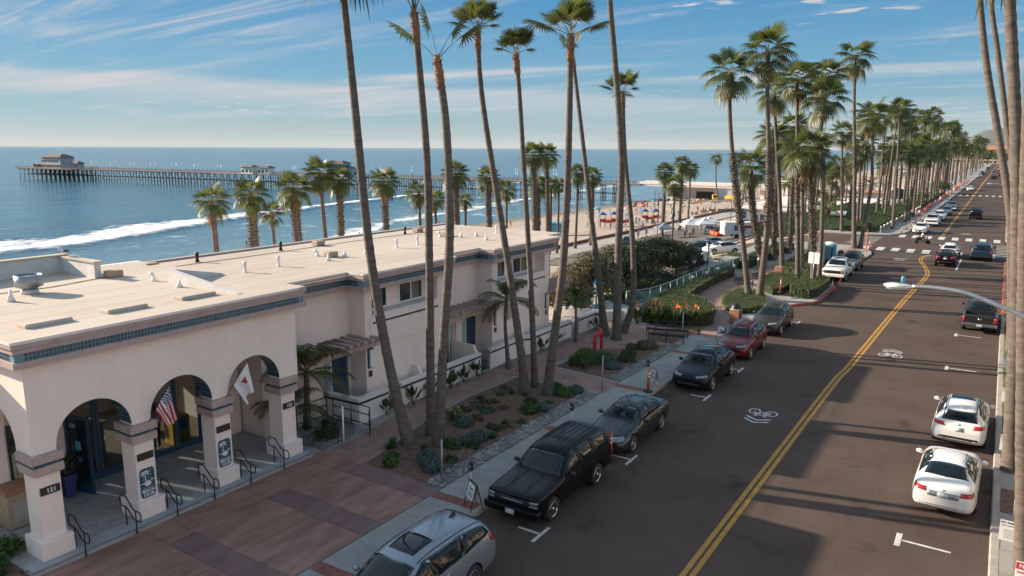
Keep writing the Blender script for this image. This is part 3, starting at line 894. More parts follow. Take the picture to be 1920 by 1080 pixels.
bed('gravel_strip', [(-21.15, 23.4), (-20.75, 23.4), (-21.0, 29.5), (-21.15, 29.5)], M['gravel'], 0.05, st=0.2)
bed('gravel_strip', [(-21.15, 30.2), (-20.6, 31.2), (-20.5, 38.0), (-21.15, 38.0)], M['gravel'], 0.05, st=0.2)
bed('flower_bed', [(-21.0, 4.0), (-20.4, 7.7), (-20.6, 8.15), (-23.6, 8.15), (-23.6, 4.0)], M['soil'], 0.2)
# loose stones of the gravel strips (past counting: one piece of stuff)
def stones(name, x0, x1, y0, y1, n, smin, smax, z=0.16):
 mb = MB()
 rnd = random.Random(x0 * 17 + y0)
 for _ in range(n):
  x, y = rnd.uniform(x0, x1), rnd.uniform(y0, y1)
  s = rnd.uniform(smin, smax) * (1.0 if rnd.random() < 0.85 else 1.9)
  rz = rnd.uniform(0, PI)
  pts = []
  for (a, b_, c) in ((1, 0, 0), (-1, 0, 0), (0, 1, 0), (0, -1, 0), (0, 0, 1), (0, 0, -1)):
   k = rnd.uniform(0.7, 1.2) * s
   pts.append((x + (a * math.cos(rz) - b_ * math.sin(rz)) * k, y + (a * math.sin(rz) + b_ * math.cos(rz)) * k * 0.75, z + c * k * 0.55))
  mb.add(pts, [(0, 2, 4), (2, 1, 4), (1, 3, 4), (3, 0, 4), (2, 0, 5), (1, 2, 5), (3, 1, 5), (0, 3, 5)], M['stone'], rnd.random() < 0.5)
 return tag(mb.build(name, fix=False), kind='stuff')
stones('gravel', -15.38, -14.66, 18.1, 29.8, 1500, 0.03, 0.085, 0.17)
stones('gravel', -15.36, -14.66, 32.1, 40.2, 800, 0.03, 0.075, 0.17)
stones('gravel', -22.4, -20.5, 18.1, 19.7, 330, 0.03, 0.07, 0.19)
stones('gravel', -21.12, -20.75, 23.4, 29.4, 260, 0.03, 0.07, 0.17)
stones('gravel', -21.12, -20.55, 31.0, 37.8, 260, 0.03, 0.07, 0.17)
# ---------------------------------------------------------------- car park and promenade on the beach
sheet('car_park', frange(-58, -34, 2) + [-34], frange(94, 165, 3) + [165], lambda x, y: hz(x, y) + 0.10 + 0.06 * smooth(-36, -34, x), M['lot'])
kerb('car_park_kerb', [(-33.9, 94), (-33.9, 165)], M['white_wall'])
for o in [o for o in COL.objects if o.name.startswith('car_park_kerb')]:
 o.location.z = hz(-33.9, 100) + 0.15
sheet('promenade', [-66, -63.5, -61, -58.2], frange(70, 300, 6) + [300], lambda x, y: hz(x, y) + 0.14, M['kerb'])
mb = MB()
for k in range(46):
 y = 76 + 4.7 * k
 mb.box(-66.6, -66.2, y, y + 4.6, -7.4, -5.95, M['brick_red'])
tag(mb.build('sea_wall'), 'low brown wall between the sand and the beach promenade', 'wall')
M['roof_seam'] = pm('roof_seam', (0.43, 0.36, 0.29), 0.9, col2=(0.57, 0.485, 0.40), scale=1.5)
# ================================================================ the hotel: arcade (entrance) and row of terrace houses
hotel = thing('hotel_building', 'long pale stucco hotel with flat roof, arched entrance and blue tile bands', 'building', (-21, 9, 0))
HL = Vector((-21, 9, 0))
def hb(mb, name, parent=None, fix=True, kind=None, label=None):
 """link a mesh built in world coordinates as a part of the hotel"""
 o = mb.build(name, parent or hotel, fix=fix)
 if parent is None or parent is hotel:
  o.location = -HL
 if kind: o['kind'] = kind
 if label: o['label'] = label
 return o
ZT = 6.45       # top of the arcade cornice
ZR = 6.25       # top of the terrace cornice
FL = 0.28       # arcade floor
# ---- arcade front wall with arches
def arch_wall(mb, a0, a1, arches, z0, z1, spring, axis, c0, c1, mat, soffit):
 """wall along axis ('y': runs along Y between x=c0..c1) with round arches [(centre, r)]; z0 is the foot of the wall above the columns"""
 def P(a, z, c):
  return (c, a, z) if axis == 'y' else (a, c, z)
 def quad(pts):
  for c in (c0, c1):
   mb.add([P(a, z, c) for a, z in pts], [(0, 1, 2, 3)], mat)
 def under(pts):
  (x0, y0), (x1, y1) = pts
  mb.add([P(x0, y0, c0), P(x1, y1, c0), P(x1, y1, c1), P(x0, y0, c1)], [(0, 1, 2, 3)], mat)
 pos = a0
 for c, r in arches:
  quad([(pos, z0), (c - r, z0), (c - r, z1), (pos, z1)])
  under([(pos, z0), (c - r, z0)])
  pr = (c - r, z0)
  arc = [(c - r, spring)] + [(c + r * math.cos(PI - PI * k / 28), spring + r * math.sin(PI * k / 28)) for k in range(1, 28)] + [(c + r, spring)]
  under([pr, arc[0]])
  for p, q in zip(arc, arc[1:]):
   quad([p, q, (q[0], z1), (p[0], z1)])
   under([p, q])
  under([arc[-1], (c + r, z0)])
  pos = c + r
 quad([(pos, z0), (a1, z0), (a1, z1), (pos, z1)])
 under([(pos, z0), (a1, z0)])
 for e in (a0, a1):
  mb.add([P(e, z0, c0), P(e, z0, c1), P(e, z1, c1), P(e, z1, c0)], [(0, 1, 2, 3)], mat)
CY = [8.80, 11.50, 14.20, 16.92]
mb = MB()
arch_wall(mb, 8.48, 17.45, [(10.16, 1.06), (12.86, 1.06), (15.57, 1.06)], 3.2, 5.95, 3.28, 'y', -21.42, -20.8, M['stucco'], None)
hb(mb, 'arcade_wall')
mb = MB()
arch_wall(mb, -24.6, -21.423, [(-22.75, 1.06)], 3.2, 5.95, 3.28, 'x', 8.48, 9.08, M['stucco'], None)
mb.box(-24.6, -23.9, 8.48, 9.08, 0.0, 3.2, M['stucco'])
hb(mb, 'arcade_side_wall')
# blue tiles lining the arch soffits: single tiles on the inner side
def soffit_tiles(c, r, x0, x1):
 par = None
 mbt = MB()
 mbt.grid(lambda u, v: (x0 + (x1 - x0) * v, c + (r - 0.004) * math.cos(PI * u * 0.62), 3.28 + (r - 0.004) * math.sin(PI * u * 0.62)), 12, 1, M['grout'], False)
 base = hb(mbt, 'arch_soffit', fix=False)
 tile = None
 for i in range(11):
  for j in range(4):
   t0 = PI * 0.62 * (i + 0.06) / 11; t1 = PI * 0.62 * (i + 0.94) / 11
   xa = x0 + (x1 - x0) * (j + 0.06) / 4; xb = x0 + (x1 - x0) * (j + 0.94) / 4
   m_ = MB()
   vs = []
   for rr_ in (r - 0.003, r - 0.014):
    for tt in (t0, t1):
     for xx in (xa, xb):
      vs.append((xx, c + rr_ * math.cos(tt), 3.28 + rr_ * math.sin(tt)))
   m_.add(vs, [(4, 5, 7, 6), (0, 1, 5, 4), (2, 6, 7, 3), (0, 4, 6, 2), (1, 3, 7, 5)], M['tile_blue'])
   put('tile', m_.mesh('tile'), base)
for c in (10.16, 12.86, 15.57):
 soffit_tiles(c, 1.06, -21.42, -20.8)
# columns
def column(y, plate):
 mb = MB()
 mb.box(-21.46, -20.76, y - 0.30, y + 0.30, FL, 3.2, M['stucco'])
 col = hb(mb, 'column')
 me = bevelled(-21.6, -20.58, y - 0.42, y + 0.42, FL - 0.02, 0.81, M['stucco'], 0.03, name='plinth')
 put('plinth', me, col)
 put('capital_band', bevelled(-21.56, -20.66, y - 0.40, y + 0.40, 2.66, 2.90, M['mauve'], 0.02, name='cap'), col)
 put('capital_band', bevelled(-21.58, -20.64, y - 0.42, y + 0.42, 2.99, 3.23, M['mauve'], 0.02, name='cap'), col)
 m_ = MB(); m_.box(-21.49, -20.70, y - 0.36, y + 0.36, 2.9, 2.99, M['grout']); g = m_.build('tile_strip', col)
 m_ = MB()
 for k in range(6):
  a = y - 0.36 + 0.12 * k
  m_.box(-20.70, -20.692, a + 0.008, a + 0.112, 2.905, 2.985, M['tile_blue'])
  m_.box(-21.49 + 0.13 * k, -21.49 + 0.13 * k + 0.118, y - 0.368, y - 0.36, 2.905, 2.985, M['tile_blue'])
 m_.build('tile', col)
 if plate is not None:
  put('number_plate', bevelled(-20.775, -20.715, y - 0.25, y + 0.25, 2.08, 2.30, M['sign_dark'], 0.008, name='plate'), col)
  if plate:
   put('numerals', text_mesh('121', 0.17, M['sign_white'], 0.005, bold=0.004), col, (-20.712, y + 0.02, 2.19), FACE_X)
 return col
cols = [column(CY[0], '121'), column(CY[1], ''), column(CY[2], ''), column(CY[3], '121')]
# BEACH CLUB panels: chamfered blue tile sign with palm, ball and words
def club_panel(col, y):
 w, z0, z1 = 0.235, 0.86, 1.80
 c = 0.07
 oct_ = [(y - w + c, z0), (y + w - c, z0), (y + w, z0 + c), (y + w, z1 - c), (y + w - c, z1), (y - w + c, z1), (y - w, z1 - c), (y - w, z0 + c)]
 m_ = MB(); m_.prism(oct_, -20.762, -20.742, M['grout'], axis='x')
 pn = m_.build('tile_panel', col)
 for i in range(4):
  for j in range(8):
   ya = y - w + 0.118 * i + 0.006; za = z0 + 0.1175 * j + 0.006
   if i in (0, 3) and j in (0, 7):
    ya += 0.03 if i == 0 else -0.0
   m_ = MB(); m_.box(-20.742, -20.736, ya, ya + (0.10 if not (i in (0, 3) and j in (0, 7)) else 0.072), za, za + 0.104, M['tile_blue'])
   m_.build('tile', pn)
 m_ = MB()
 X = -20.733
 def poly(ps):
  m_.prism(ps, X - 0.003, X + 0.003, M['sign_white'], axis='x')
 poly([(y - 0.075, 1.30), (y - 0.05, 1.30), (y - 0.058, 1.66), (y - 0.078, 1.66)])
 for a, l in ((10, .17), (50, .15), (95, .12), (140, .15), (172, .16), (-25, .16), (205, .15)):
  ca, sa = math.cos(R(a)), math.sin(R(a))
  cx0, cz0 = y - 0.068, 1.66
  mid = (cx0 + ca * l * .55 - sa * .028, cz0 + sa * l * .55 + ca * .028)
  mid2 = (cx0 + ca * l * .55 + sa * .012, cz0 + sa * l * .55 - ca * .012)
  tip = (cx0 + ca * l, cz0 + sa * l - 0.035)
  m_.add([(X + .003, cx0, cz0), (X + .003, *mid2), (X + .003, *tip), (X + .003, *mid)], [(0, 1, 2, 3)], M['sign_white'])
 poly([(y + 0.0 + 0.105 * math.cos(2 * PI * k / 18), 1.31 + 0.085 * math.sin(2 * PI * k / 18)) for k in range(18)])
 poly([(y - 0.2, 1.32), (y - 0.1, 1.335), (y - 0.1, 1.355), (y - 0.2, 1.35)])
 poly([(y + 0.1, 1.38), (y + 0.215, 1.39), (y + 0.215, 1.41), (y + 0.1, 1.41)])
 m_.build('emblem', pn)
 put('lettering', text_mesh('SOUTHERN CALIFORNIA', 0.034, M['sign_white'], 0.002), pn, (X + .002, y, 1.155), FACE_X)
 put('lettering', text_mesh('BEACH', 0.125, M['sign_white'], 0.003, bold=0.003), pn, (X + .002, y, 1.075), FACE_X)
 put('lettering', text_mesh('CLUB', 0.135, M['sign_white'], 0.003, bold=0.003), pn, (X + .002, y + 0.01, 0.955), FACE_X)
club_panel(cols[1], CY[1]); club_panel(cols[2], CY[2])
# cornice: two fascias, tile band, lower moulding, mitred round the corner
def ring_band(mb, line, o0, o1, z0, z1, mat):
 """band standing out from a wall line (list of xy, outward to the right-hand side when walking along it)"""
 n = len(line)
 def off(i, d):
  p = Vector((*line[i], 0)); a = Vector((*line[max(i - 1, 0)], 0)); c = Vector((*line[min(i + 1, n - 1)], 0))
  d1 = (p - a).normalized() if i > 0 else (c - p).normalized()
  d2 = (c - p).normalized() if i < n - 1 else d1
  n1 = Vector((d1.y, -d1.x, 0)); n2 = Vector((d2.y, -d2.x, 0))
  m = (n1 + n2)
  m = m / max(1e-6, m.dot(n1))
  return p + m * d
 vs = []
 for i in range(n):
  a = off(i, o0); b_ = off(i, o1)
  vs += [(a.x, a.y, z0), (b_.x, b_.y, z0), (b_.x, b_.y, z1), (a.x, a.y, z1)]
 fs = []
 for i in range(n - 1):
  for k in range(4):
   q = (k + 1) % 4
   fs.append((i * 4 + k, i * 4 + q, (i + 1) * 4 + q, (i + 1) * 4 + k))
 fs += [(0, 3, 2, 1), tuple((n - 1) * 4 + k for k in range(4))]
 mb.add(vs, fs, mat)
def tile_row(line, o, z0, z1, rows, name='tile_band', pitch=0.1):
 mb = MB()
 n = len(line)
 ring_band(mb, line, -0.02, o, z0, z1, M['grout'])
 for (x0, y0), (x1, y1) in zip(line, line[1:]):
  a = Vector((x0, y0, 0)); d = Vector((x1, y1, 0)) - a
  L = d.length; d.normalize(); q = Vector((d.y, -d.x, 0))
  k = int(L / pitch); p = L / k
  h = (z1 - z0) / rows
  for i in range(k):
   for r in range(rows):
    s0 = a + d * (i * p + 0.010) + q * (o + 0.006); s1 = a + d * ((i + 1) * p - 0.010) + q * (o + 0.006)
    za, zb = z0 + r * h + 0.010, z0 + (r + 1) * h - 0.010
    b0 = s0 - q * 0.008; b1 = s1 - q * 0.008
    mb.add([(s0.x, s0.y, za), (s1.x, s1.y, za), (s1.x, s1.y, zb), (s0.x, s0.y, zb), (b0.x, b0.y, zb), (b1.x, b1.y, zb)], [(0, 1, 2, 3), (3, 2, 5, 4)], M['tile_blue'])
 return hb(mb, name, fix=False, kind='stuff')
AL = [(-31.0, 8.48), (-20.8, 8.48), (-20.8, 17.45), (-21.6, 17.45)]
mb = MB()
ring_band(mb, AL, -0.25, 0.32, 6.27, ZT - .01, M['mauve'])
ring_band(mb, AL, -0.25, 0.27, 6.12, 6.27, M['mauve'])
ring_band(mb, AL, -0.1, 0.30, 5.73, 5.90, M['mauve'])
hb(mb, 'cornice')
tile_row(AL, 0.235, 5.90, 6.12, 2)
mb = MB()
mb.box(-31.0, -20.51, 8.19, 17.74, 6.3, 6.452, M['roof'])
mb.box(-31.2, -30.9, 8.2, 17.74, 4.3, 6.46, M['stucco'])
for y0, y1 in ((8.2, 9.3), (11.3, 11.9), (13.9, 14.5), (16.5, 17.74)):
 mb.box(-31.2, -30.9, y0, y1, -7, 4.3, M['stucco'])
for y0, y1 in ((9.3, 11.3), (11.9, 13.9), (14.5, 16.5)):
 mb.box(-31.2, -30.9, y0, y1, -7, 0.9, M['stucco'])
 for k in range(3):
  a = y0 + (y1 - y0) * k / 3
  mb.box(-31.15, -30.95, a + .22, a + (y1 - y0) / 3, 2.7, 4.3, M['stucco'])
mb.box(-30.9, -24.8, 8.2, 8.6, -1, 6.3, M['stucco'])
mb.box(-30.9, -24.8, 17.3, 17.46, -1, 6.3, M['stucco'])
hb(mb, 'arcade_roof')
mb = MB()
ring_band(mb, [(-31.0, 8.48), (-20.8, 8.48), (-20.8, 17.45)], 0.315, 0.335, 6.38, 6.462, M['white_wall'])
hb(mb, 'roof_edge_flashing')
# arcade floor and steps
mb = MB()
mb.box(-25.4, -20.86, 7.9, 17.4, -0.1, FL, M['floor_slate'])
hb(mb, 'arcade_floor')
mb = MB()
mb.box(-20.86, -20.55, 7.92, 17.42, -0.1, FL + 0.004, M['step'])
mb.box(-20.55, -20.24, 7.96, 17.5, -0.1, 0.30, M['step'])
mb.box(-20.575, -20.545, 7.92, 17.42, FL - 0.05, FL + 0.008, M['galv'])
mb.box(-20.262, -20.235, 7.96, 17.5, 0.25, 0.306, M['galv'])
st = hb(mb, 'step')
# back wall of the arcade: shop fronts
BX = -24.5
mb = MB()
mb.box(BX - 0.3, BX, 6.0, 9.35, FL, 5.9, M['stucco'])
mb.box(BX - 0.3, BX, 10.45, 11.0, FL, 5.9, M['stucco'])
mb.box(BX - 0.3, BX + 0.3, 15.95, 17.39, FL, 5.9, M['stucco'])
mb.box(BX - 0.3, BX, 9.35, 10.45, 3.0, 5.9, M['stucco'])
mb.box(BX - 0.3, BX, 11.0, 15.95, 4.2, 5.9, M['stucco'])
mb.box(-24.8, -20.9, 8.6, 17.4, 5.0, 5.12, M['stucco'])
hb(mb, 'back_wall')
mb = MB()
mb.box(-30.9, BX - 0.3, 8.6, 17.3, 4.3, 4.4, M['white_wall'])
mb.box(-30.9, BX - 0.3, 8.6, 17.3, FL - 0.15, FL + 0.002, M['wood'])
mb.box(-30.9, -30.85, 8.6, 9.3, FL, 4.3, M['lobby_wall'])
mb.box(BX - 2.6, BX - 1.9, 11.3, 13.2, FL, 1.5, M['lobby_wall'])
mb.box(BX - 2.7, BX - 1.8, 11.2, 13.3, 1.5, 1.56, M['wood'])
hb(mb, 'lobby')
def framed(name, y0, y1, z0, z1, parent, cols=1, fw_=0.1, glass=True, rail=None):
 mb = MB()
 def bar(a0, a1, b0, b1):
  mb.box(BX - 0.12, BX - 0.03, a0, a1, b0, b1, M['blue_paint'])
 bar(y0, y0 + fw_, z0, z1); bar(y1 - fw_, y1, z0, z1)
 bar(y0 + fw_, y1 - fw_, z1 - fw_, z1); bar(y0 + fw_, y1 - fw_, z0, z0 + 0.22)
 for k in range(1, cols):
  m = y0 + (y1 - y0) * k / cols
  bar(m - fw_ * .6, m + fw_ * .6, z0 + 0.22, z1 - fw_)
 if rail:
  bar(y0 + fw_, y1 - fw_, rail, rail + 0.1)
 return hb(mb, name, parent)
clear = pm('lobby_glass', (0.02, 0.03, 0.035), 0.05, var=0.1)
clear.node_tree.nodes['Principled BSDF'].inputs['Transmission Weight'].default_value = 0.0
tnt = clear.node_tree
tb = tnt.nodes.new('ShaderNodeBsdfTransparent'); tb.inputs['Color'].default_value = (0.62, 0.70, 0.72, 1)
mxs = tnt.nodes.new('ShaderNodeMixShader'); mxs.inputs[0].default_value = 0.78
tnt.links.new(tnt.nodes['Principled BSDF'].outputs[0], mxs.inputs[1]); tnt.links.new(tb.outputs[0], mxs.inputs[2])
tnt.links.new(mxs.outputs[0], tnt.nodes['Material Output'].inputs['Surface'])
M['clear'] = clear
for nm, a0, a1, zt, c in (('door', 12.05, 13.0, 4.2, 1), ('door', 13.9, 15.9, 4.2, 2), ('window', 13.02, 13.88, 4.2, 1), ('window', 11.02, 12.03, 4.2, 1), ('door', 9.35, 10.45, 3.0, 1)):
 d = framed(nm, a0, a1, FL, zt, hotel, c)
 m_ = MB(); m_.box(BX - 0.08, BX - 0.07, a0 + 0.1, a1 - 0.1, FL + 0.22, zt - 0.1, M['clear']); m_.build('pane', d)
 m_ = MB(); m_.tube([(BX - 0.02, a0 + 0.18, 1.35), (BX + 0.03, a0 + 0.18, 1.4), (BX + 0.03, a0 + 0.18, 1.75), (BX - 0.02, a0 + 0.18, 1.8)], 0.014, M['chrome'], 6); m_.build('handle', d)
# one leaf stands open
od = link(bpy.data.objects.new('door', None)); od.parent = hotel; od.location = Vector((BX, 11.02, FL)) - HL; od.rotation_euler = (0, 0, R(-76)); od['label'] = 'open blue glass door with the number 121'
mb = MB()
for (a0, a1, b0, b1) in ((0, 0.1, 0, 2.6), (0.95, 1.05, 0, 2.6), (0.1, 0.95, 2.5, 2.6), (0.1, 0.95, 0, 0.25)):
 mb.box(-0.03, 0.03, a0, a1, b0, b1, M['blue_paint'])
mb.build('door_frame', od)
m_ = MB(); m_.box(-0.006, 0.006, 0.1, 0.95, 0.25, 2.5, M['clear']); m_.build('pane', od)
put('numerals', text_mesh('121', 0.2, M['sign_white'], 0.003), od, (0.012, 0.36, 2.25), FACE_X)
m_ = MB(); m_.box(0.008, 0.012, 0.42, 0.64, 1.45, 1.75, M['teal']); m_.build('notice', od)
m_ = MB(); m_.box(0.008, 0.012, 0.45, 0.65, 1.05, 1.22, M['cloth_blue']); m_.build('notice', od)
# ---- terrace houses
# stepped front line, walking from the arcade to the far end (outward = right-hand side of walking -Y ... kept as +X)
FR, FB = -22.85, -21.9            # recessed and projecting wall planes
B1, B2 = (22.05, 27.35), (31.45, 37.3)
YE = 39.0
front = [(FR, 17.46), (FR, B1[0]), (FB, B1[0]), (FB, B1[1]), (FR, B1[1]), (FR, B2[0]), (FB, B2[0]), (FB, B2[1]), (FR, B2[1]), (FR, YE), (-31.0, YE)]
mb = MB()
body = [(-31.0, 17.46)] + front
# recessed body
NY = ((22.5, 26.9), (31.95, 36.8))      # window niches in the projecting bays
def wall(x0, x1, y0, y1, z0, z1):
 mb.box(x0, x1, y0, y1, z0, z1, M['stucco'])
# recesses: wall with a deep doorway
def recess(y0, y1, doors):
 ys_ = [y0] + [v for d in doors for v in d] + [y1]
 for i in range(0, len(ys_), 2):
  wall(FR - 0.3, FR, ys_[i], ys_[i + 1], -0.2, 5.6)
 for a, c in doors:
  wall(FR - 0.3, FR, a, c, 2.62, 5.6)
  wall(FR - 0.95, FR - 0.85, a - 0.2, c + 0.2, -0.2, 2.7)
  wall(FR - 0.9, FR - 0.3, c, c + 0.1, -0.2, 2.62)
  wall(FR - 0.9, FR - 0.3, a - 0.1, a, -0.2, 2.62)
DOORS = [(20.5, 21.95), (28.35, 29.55), (30.05, 31.35), (37.5, 38.7)]
recess(17.46, B1[0], [DOORS[0]])
recess(27.35, B2[0], [DOORS[1], DOORS[2]])
recess(37.3, YE, [DOORS[3]])
wall(-31.0, FR - 0.3, YE - 0.3, YE, -7, 5.6)
wall(-24.8, FR - 0.3, 17.47, 17.7, -0.2, 5.6)
for (b0, b1), (n0, n1) in zip((B1, B2), NY):
 wall(FB - 0.3, FB, b0, b1, -0.2, 4.33)
 wall(FB - 0.3, FB, b0, n0, 4.33, 5.6); wall(FB - 0.3, FB, n1, b1, 4.33, 5.6)
 wall(FB - 0.3, FB, n0, n1, 5.45, 5.6)
 wall(FR - 0.3, FB - 0.3, b0, b0 + 0.25, -0.2, 5.6); wall(FR - 0.3, FB - 0.3, b1 - 0.25, b1, -0.2, 5.6)
 wall(FB - 0.75, FB - 0.62, n0 - 0.2, n1 + 0.2, 4.2, 5.6)
 wall(FB - 0.62, FB - 0.3, n0 - 0.15, n0, 4.33, 5.45); wall(FB - 0.62, FB - 0.3, n1, n1 + 0.15, 4.33, 5.45)
 mb.box(FB - 0.62, FB + 0.05, n0 - 0.05, n1 + 0.05, 4.25, 4.345, M['white_wall'])
 mb.box(FB, FB + 0.05, n0 - 0.3, n1 + 0.3, 2.97, 3.07, M['stucco'])
 mb.box(FB, FB + 0.035, b0 + 0.3, b1 - 0.2, 3.07, 4.25, M['stucco'])
hb(mb, 'terrace_wall')
mb = MB()
for (b0, b1), (n0, n1) in zip((B1, B2), NY):
 mb.box(FB + 0.035, FB + 0.047, n0, n1, 3.93, 4.01, M['blue_dark'])
hb(mb, 'stripe')
# windows in the niches
for (n0, n1) in NY:
 for wy0, wy1 in ((n0 + 0.05, n0 + 1.55), (n0 + 2.35, n0 + 4.0)):
  X = FB - 0.62
  m_ = MB()
  f = 0.055
  for (a0, a1, b0, b1) in ((wy0, wy0 + f, 4.38, 5.44), (wy1 - f, wy1, 4.38, 5.44), (wy0 + f, wy1 - f, 5.39, 5.44), (wy0 + f, wy1 - f, 4.38, 4.44), ((wy0 + wy1) / 2 - 0.03, (wy0 + wy1) / 2 + 0.03, 4.44, 5.39)):
   m_.box(X, X + 0.05, a0, a1, b0, b1, M['white_paint'])
  w = hb(m_, 'window')
  mid = (wy0 + wy1) / 2
  m_ = MB(); m_.box(X + 0.005, X + 0.015, wy0 + f, mid - 0.03, 4.44, 5.39, M['window_glass']); m_.build('pane', w)
  m_ = MB(); m_.box(X + 0.005, X + 0.018, mid + 0.03, wy1 - f, 4.44, 5.39, M['window_glass']); m_.build('pane', w)
  m_ = MB()
  m_.grid(lambda u, v: (X + 0.021 + 0.005 * math.sin(u * 40), mid + 0.05 + (wy1 - f - mid - 0.25) * u, 4.46 + 0.92 * v), 24, 1, M['curtain'])
  m_.build('curtain', w, fix=False)
# doors under the pergolas
def terrace_door(y0, y1, glass_first):
 X = FR - 0.45
 m = y0 + (y1 - y0) * (0.42 if glass_first else 0.56)
 g = (y0 + 0.05, m - 0.04) if glass_first else (m + 0.04, y1 - 0.05)
 dd = (m + 0.02, y1 - 0.02) if glass_first else (y0 + 0.02, m - 0.02)
 m_ = MB(); m_.box(X + 0.3, X + 0.36, dd[0], dd[1], 0.3, 2.5, M['blue_paint']); d = hb(m_, 'door')
 m_ = MB(); m_.lathe([(0.03, 0), (0.035, 0.03), (0.02, 0.06)], M['chrome'], 8, mtx=Matrix.Rotation(PI / 2, 4, 'Y')); m_.build('handle', d, loc=(X + 0.36, dd[0] + 0.12 if glass_first else dd[1] - 0.12, 1.25))
 m_ = MB()
 for (a0, a1, b0, b1) in ((g[0], g[0] + .06, .3, 2.5), (g[1] - .06, g[1], .3, 2.5), (g[0] + .06, g[1] - .06, 2.43, 2.5), (g[0] + .06, g[1] - .06, .3, .4)):
  m_.box(X + 0.3, X + 0.36, a0, a1, b0, b1, M['white_wall'])
 w = hb(m_, 'sidelight')
 m_ = MB(); m_.box(X + 0.32, X + 0.33, g[0] + .06, g[1] - .06, 0.4, 2.43, M['door_glass_light']); m_.build('pane', w)
 m_ = MB(); m_.box(X + 0.1, X + 0.3, y0, y1, -0.1, 2.6, M['stucco']); hb(m_, 'door_surround')
terrace_door(*DOORS[0], True); terrace_door(*DOORS[1], False); terrace_door(*DOORS[2], True); terrace_door(*DOORS[3], False)
# pergolas of notched timbers
def pergola(y0, y1, n):
 m_ = MB(); m_.box(FR, FR + 0.16, y0, y1, 3.12, 3.36, M['mauve']); pg = hb(m_, 'pergola')
 m_ = MB(); m_.box(FR + 1.0, FR + 1.16, y0 - 0.15, y1 + 0.15, 3.0, 3.2, M['mauve']); m_.build('beam', pg)
 for k in range(n):
  y = y0 + 0.1 + (y1 - y0 - 0.2) * k / (n - 1)
  m_ = MB()
  m_.prism([(FR + 0.02, 3.2), (FR + 1.22, 3.2), (FR + 1.48, 3.32), (FR + 1.48, 3.46), (FR + 0.02, 3.46)], y - 0.075, y + 0.075, M['mauve'], axis='y')
  m_.build('rafter', pg)
pergola(20.2, 22.5, 6); pergola(27.7, 31.7, 9); pergola(37.35, 39.4, 5)
# wall lamps with number plaques
for y in (22.3, 31.75, 37.05):
 m_ = MB(); m_.box(FB + 0.002, FB + 0.05, y - 0.16, y + 0.16, 2.05, 2.92, M['blue_dark']); lm = hb(m_, 'wall_lamp')
 m_ = MB(); m_.box(FB + 0.05, FB + 0.14, y - 0.11, y + 0.12, 2.11, 2.86, M['white_paint']); m_.build('shade', lm)
 m_ = MB(); m_.box(FB + 0.002, FB + 0.03, y - 0.12, y + 0.08, 1.66, 1.92, M['blue_paint']); hb(m_, 'number_plaque')
# cornice of the terrace
tf = front[:-1] + [(-31.0, YE)]
mb = MB()
ring_band(mb, tf, -0.3, 0.45, 6.03, ZR - .01, M['mauve'])
ring_band(mb, tf, -0.3, 0.41, 5.93, 6.03, M['mauve'])
ring_band(mb, tf, -0.1, 0.30, 5.47, 5.68, M['mauve'])
hb(mb, 'cornice')
tile_row(tf, 0.33, 5.68, 5.93, 2)
mb = MB()
ring_band(mb, tf, 0.445, 0.465, 6.18, 6.262, M['white_wall'])
hb(mb, 'roof_edge_flashing')
q_ = .435
rp = [(-31.25, 17.46), (FR + q_, 17.46), (FR + q_, B1[0] - q_), (FB + q_, B1[0] - q_), (FB + q_, B1[1] + q_), (FR + q_, B1[1] + q_), (FR + q_, B2[0] - q_), (FB + q_, B2[0] - q_), (FB + q_, B2[1] + q_), (FR + q_, B2[1] + q_), (FR + q_, YE + q_), (-31.25, YE + q_)]
mb = MB()
for (y0, y1, xe) in ((17.46, B1[0] - q_, FR), (B1[0] - q_, B1[1] + q_, FB), (B1[1] + q_, B2[0] - q_, FR), (B2[0] - q_, B2[1] + q_, FB), (B2[1] + q_, YE + q_, FR)):
 mb.box(-31.25, xe + q_, y0, y1, 6.1, 6.252, M['roof'])
hb(mb, 'terrace_roof')
mb = MB()
mb.box(-31.5, -31.2, 17.45, YE + .45, 6.0, 6.33, M['mauve'])
mb.box(-31.2, -30.9, 17.45, YE, -7, 6.1, M['stucco'])
hb(mb, 'back_parapet')
mb = MB()
for k in range(9):
 x = -30.2 + 1.05 * k
 mb.box(x, x + .05, 17.7, 39.2, 6.252, 6.2545, M['roof_seam'])
for k in range(8):
 x = -30.3 + 1.2 * k
 mb.box(x, x + .05, 8.4, 17.3, 6.452, 6.4545, M['roof_seam'])
o_ = hb(mb, 'roof_seam', fix=False); o_['kind'] = 'stuff'
# wedge wall on the roof between arcade and terrace
mb = MB()
mb.prism([(-25.2, 6.40), (-21.2, 6.40), (-21.2, 6.47), (-25.2, 6.94)], 15.42, 15.62, M['roof_white'], axis='y')
mb.prism([(15.62, 6.40), (17.6, 6.40), (17.6, 6.52), (15.62, 6.94)], -25.2, -25.0, M['roof_white'], axis='x')
hb(mb, 'roof_kerb_wall')
mb = MB()
mb.box(-30.95, -30.7, 8.3, 14.6, 6.38, 7.1, M['roof_white'])
mb.box(-30.7, -28.2, 14.35, 14.6, 6.38, 7.04, M['roof_white'])
mb.box(-31.0, -30.65, 8.3, 14.65, 7.1, 7.16, M['roof'])
mb.box(-30.65, -28.1, 14.3, 14.65, 7.04, 7.10, M['roof'])
hb(mb, 'roof_screen')
# skylight kerbs: low white boxes near the roof edge
for y in (9.1, 11.35, 13.75):
 put('skylight_curb', bevelled(-22.3, -21.75, y, y + 1.25, 6.43, 6.57, M['roof'], 0.04, name='curb'), hotel, -HL)
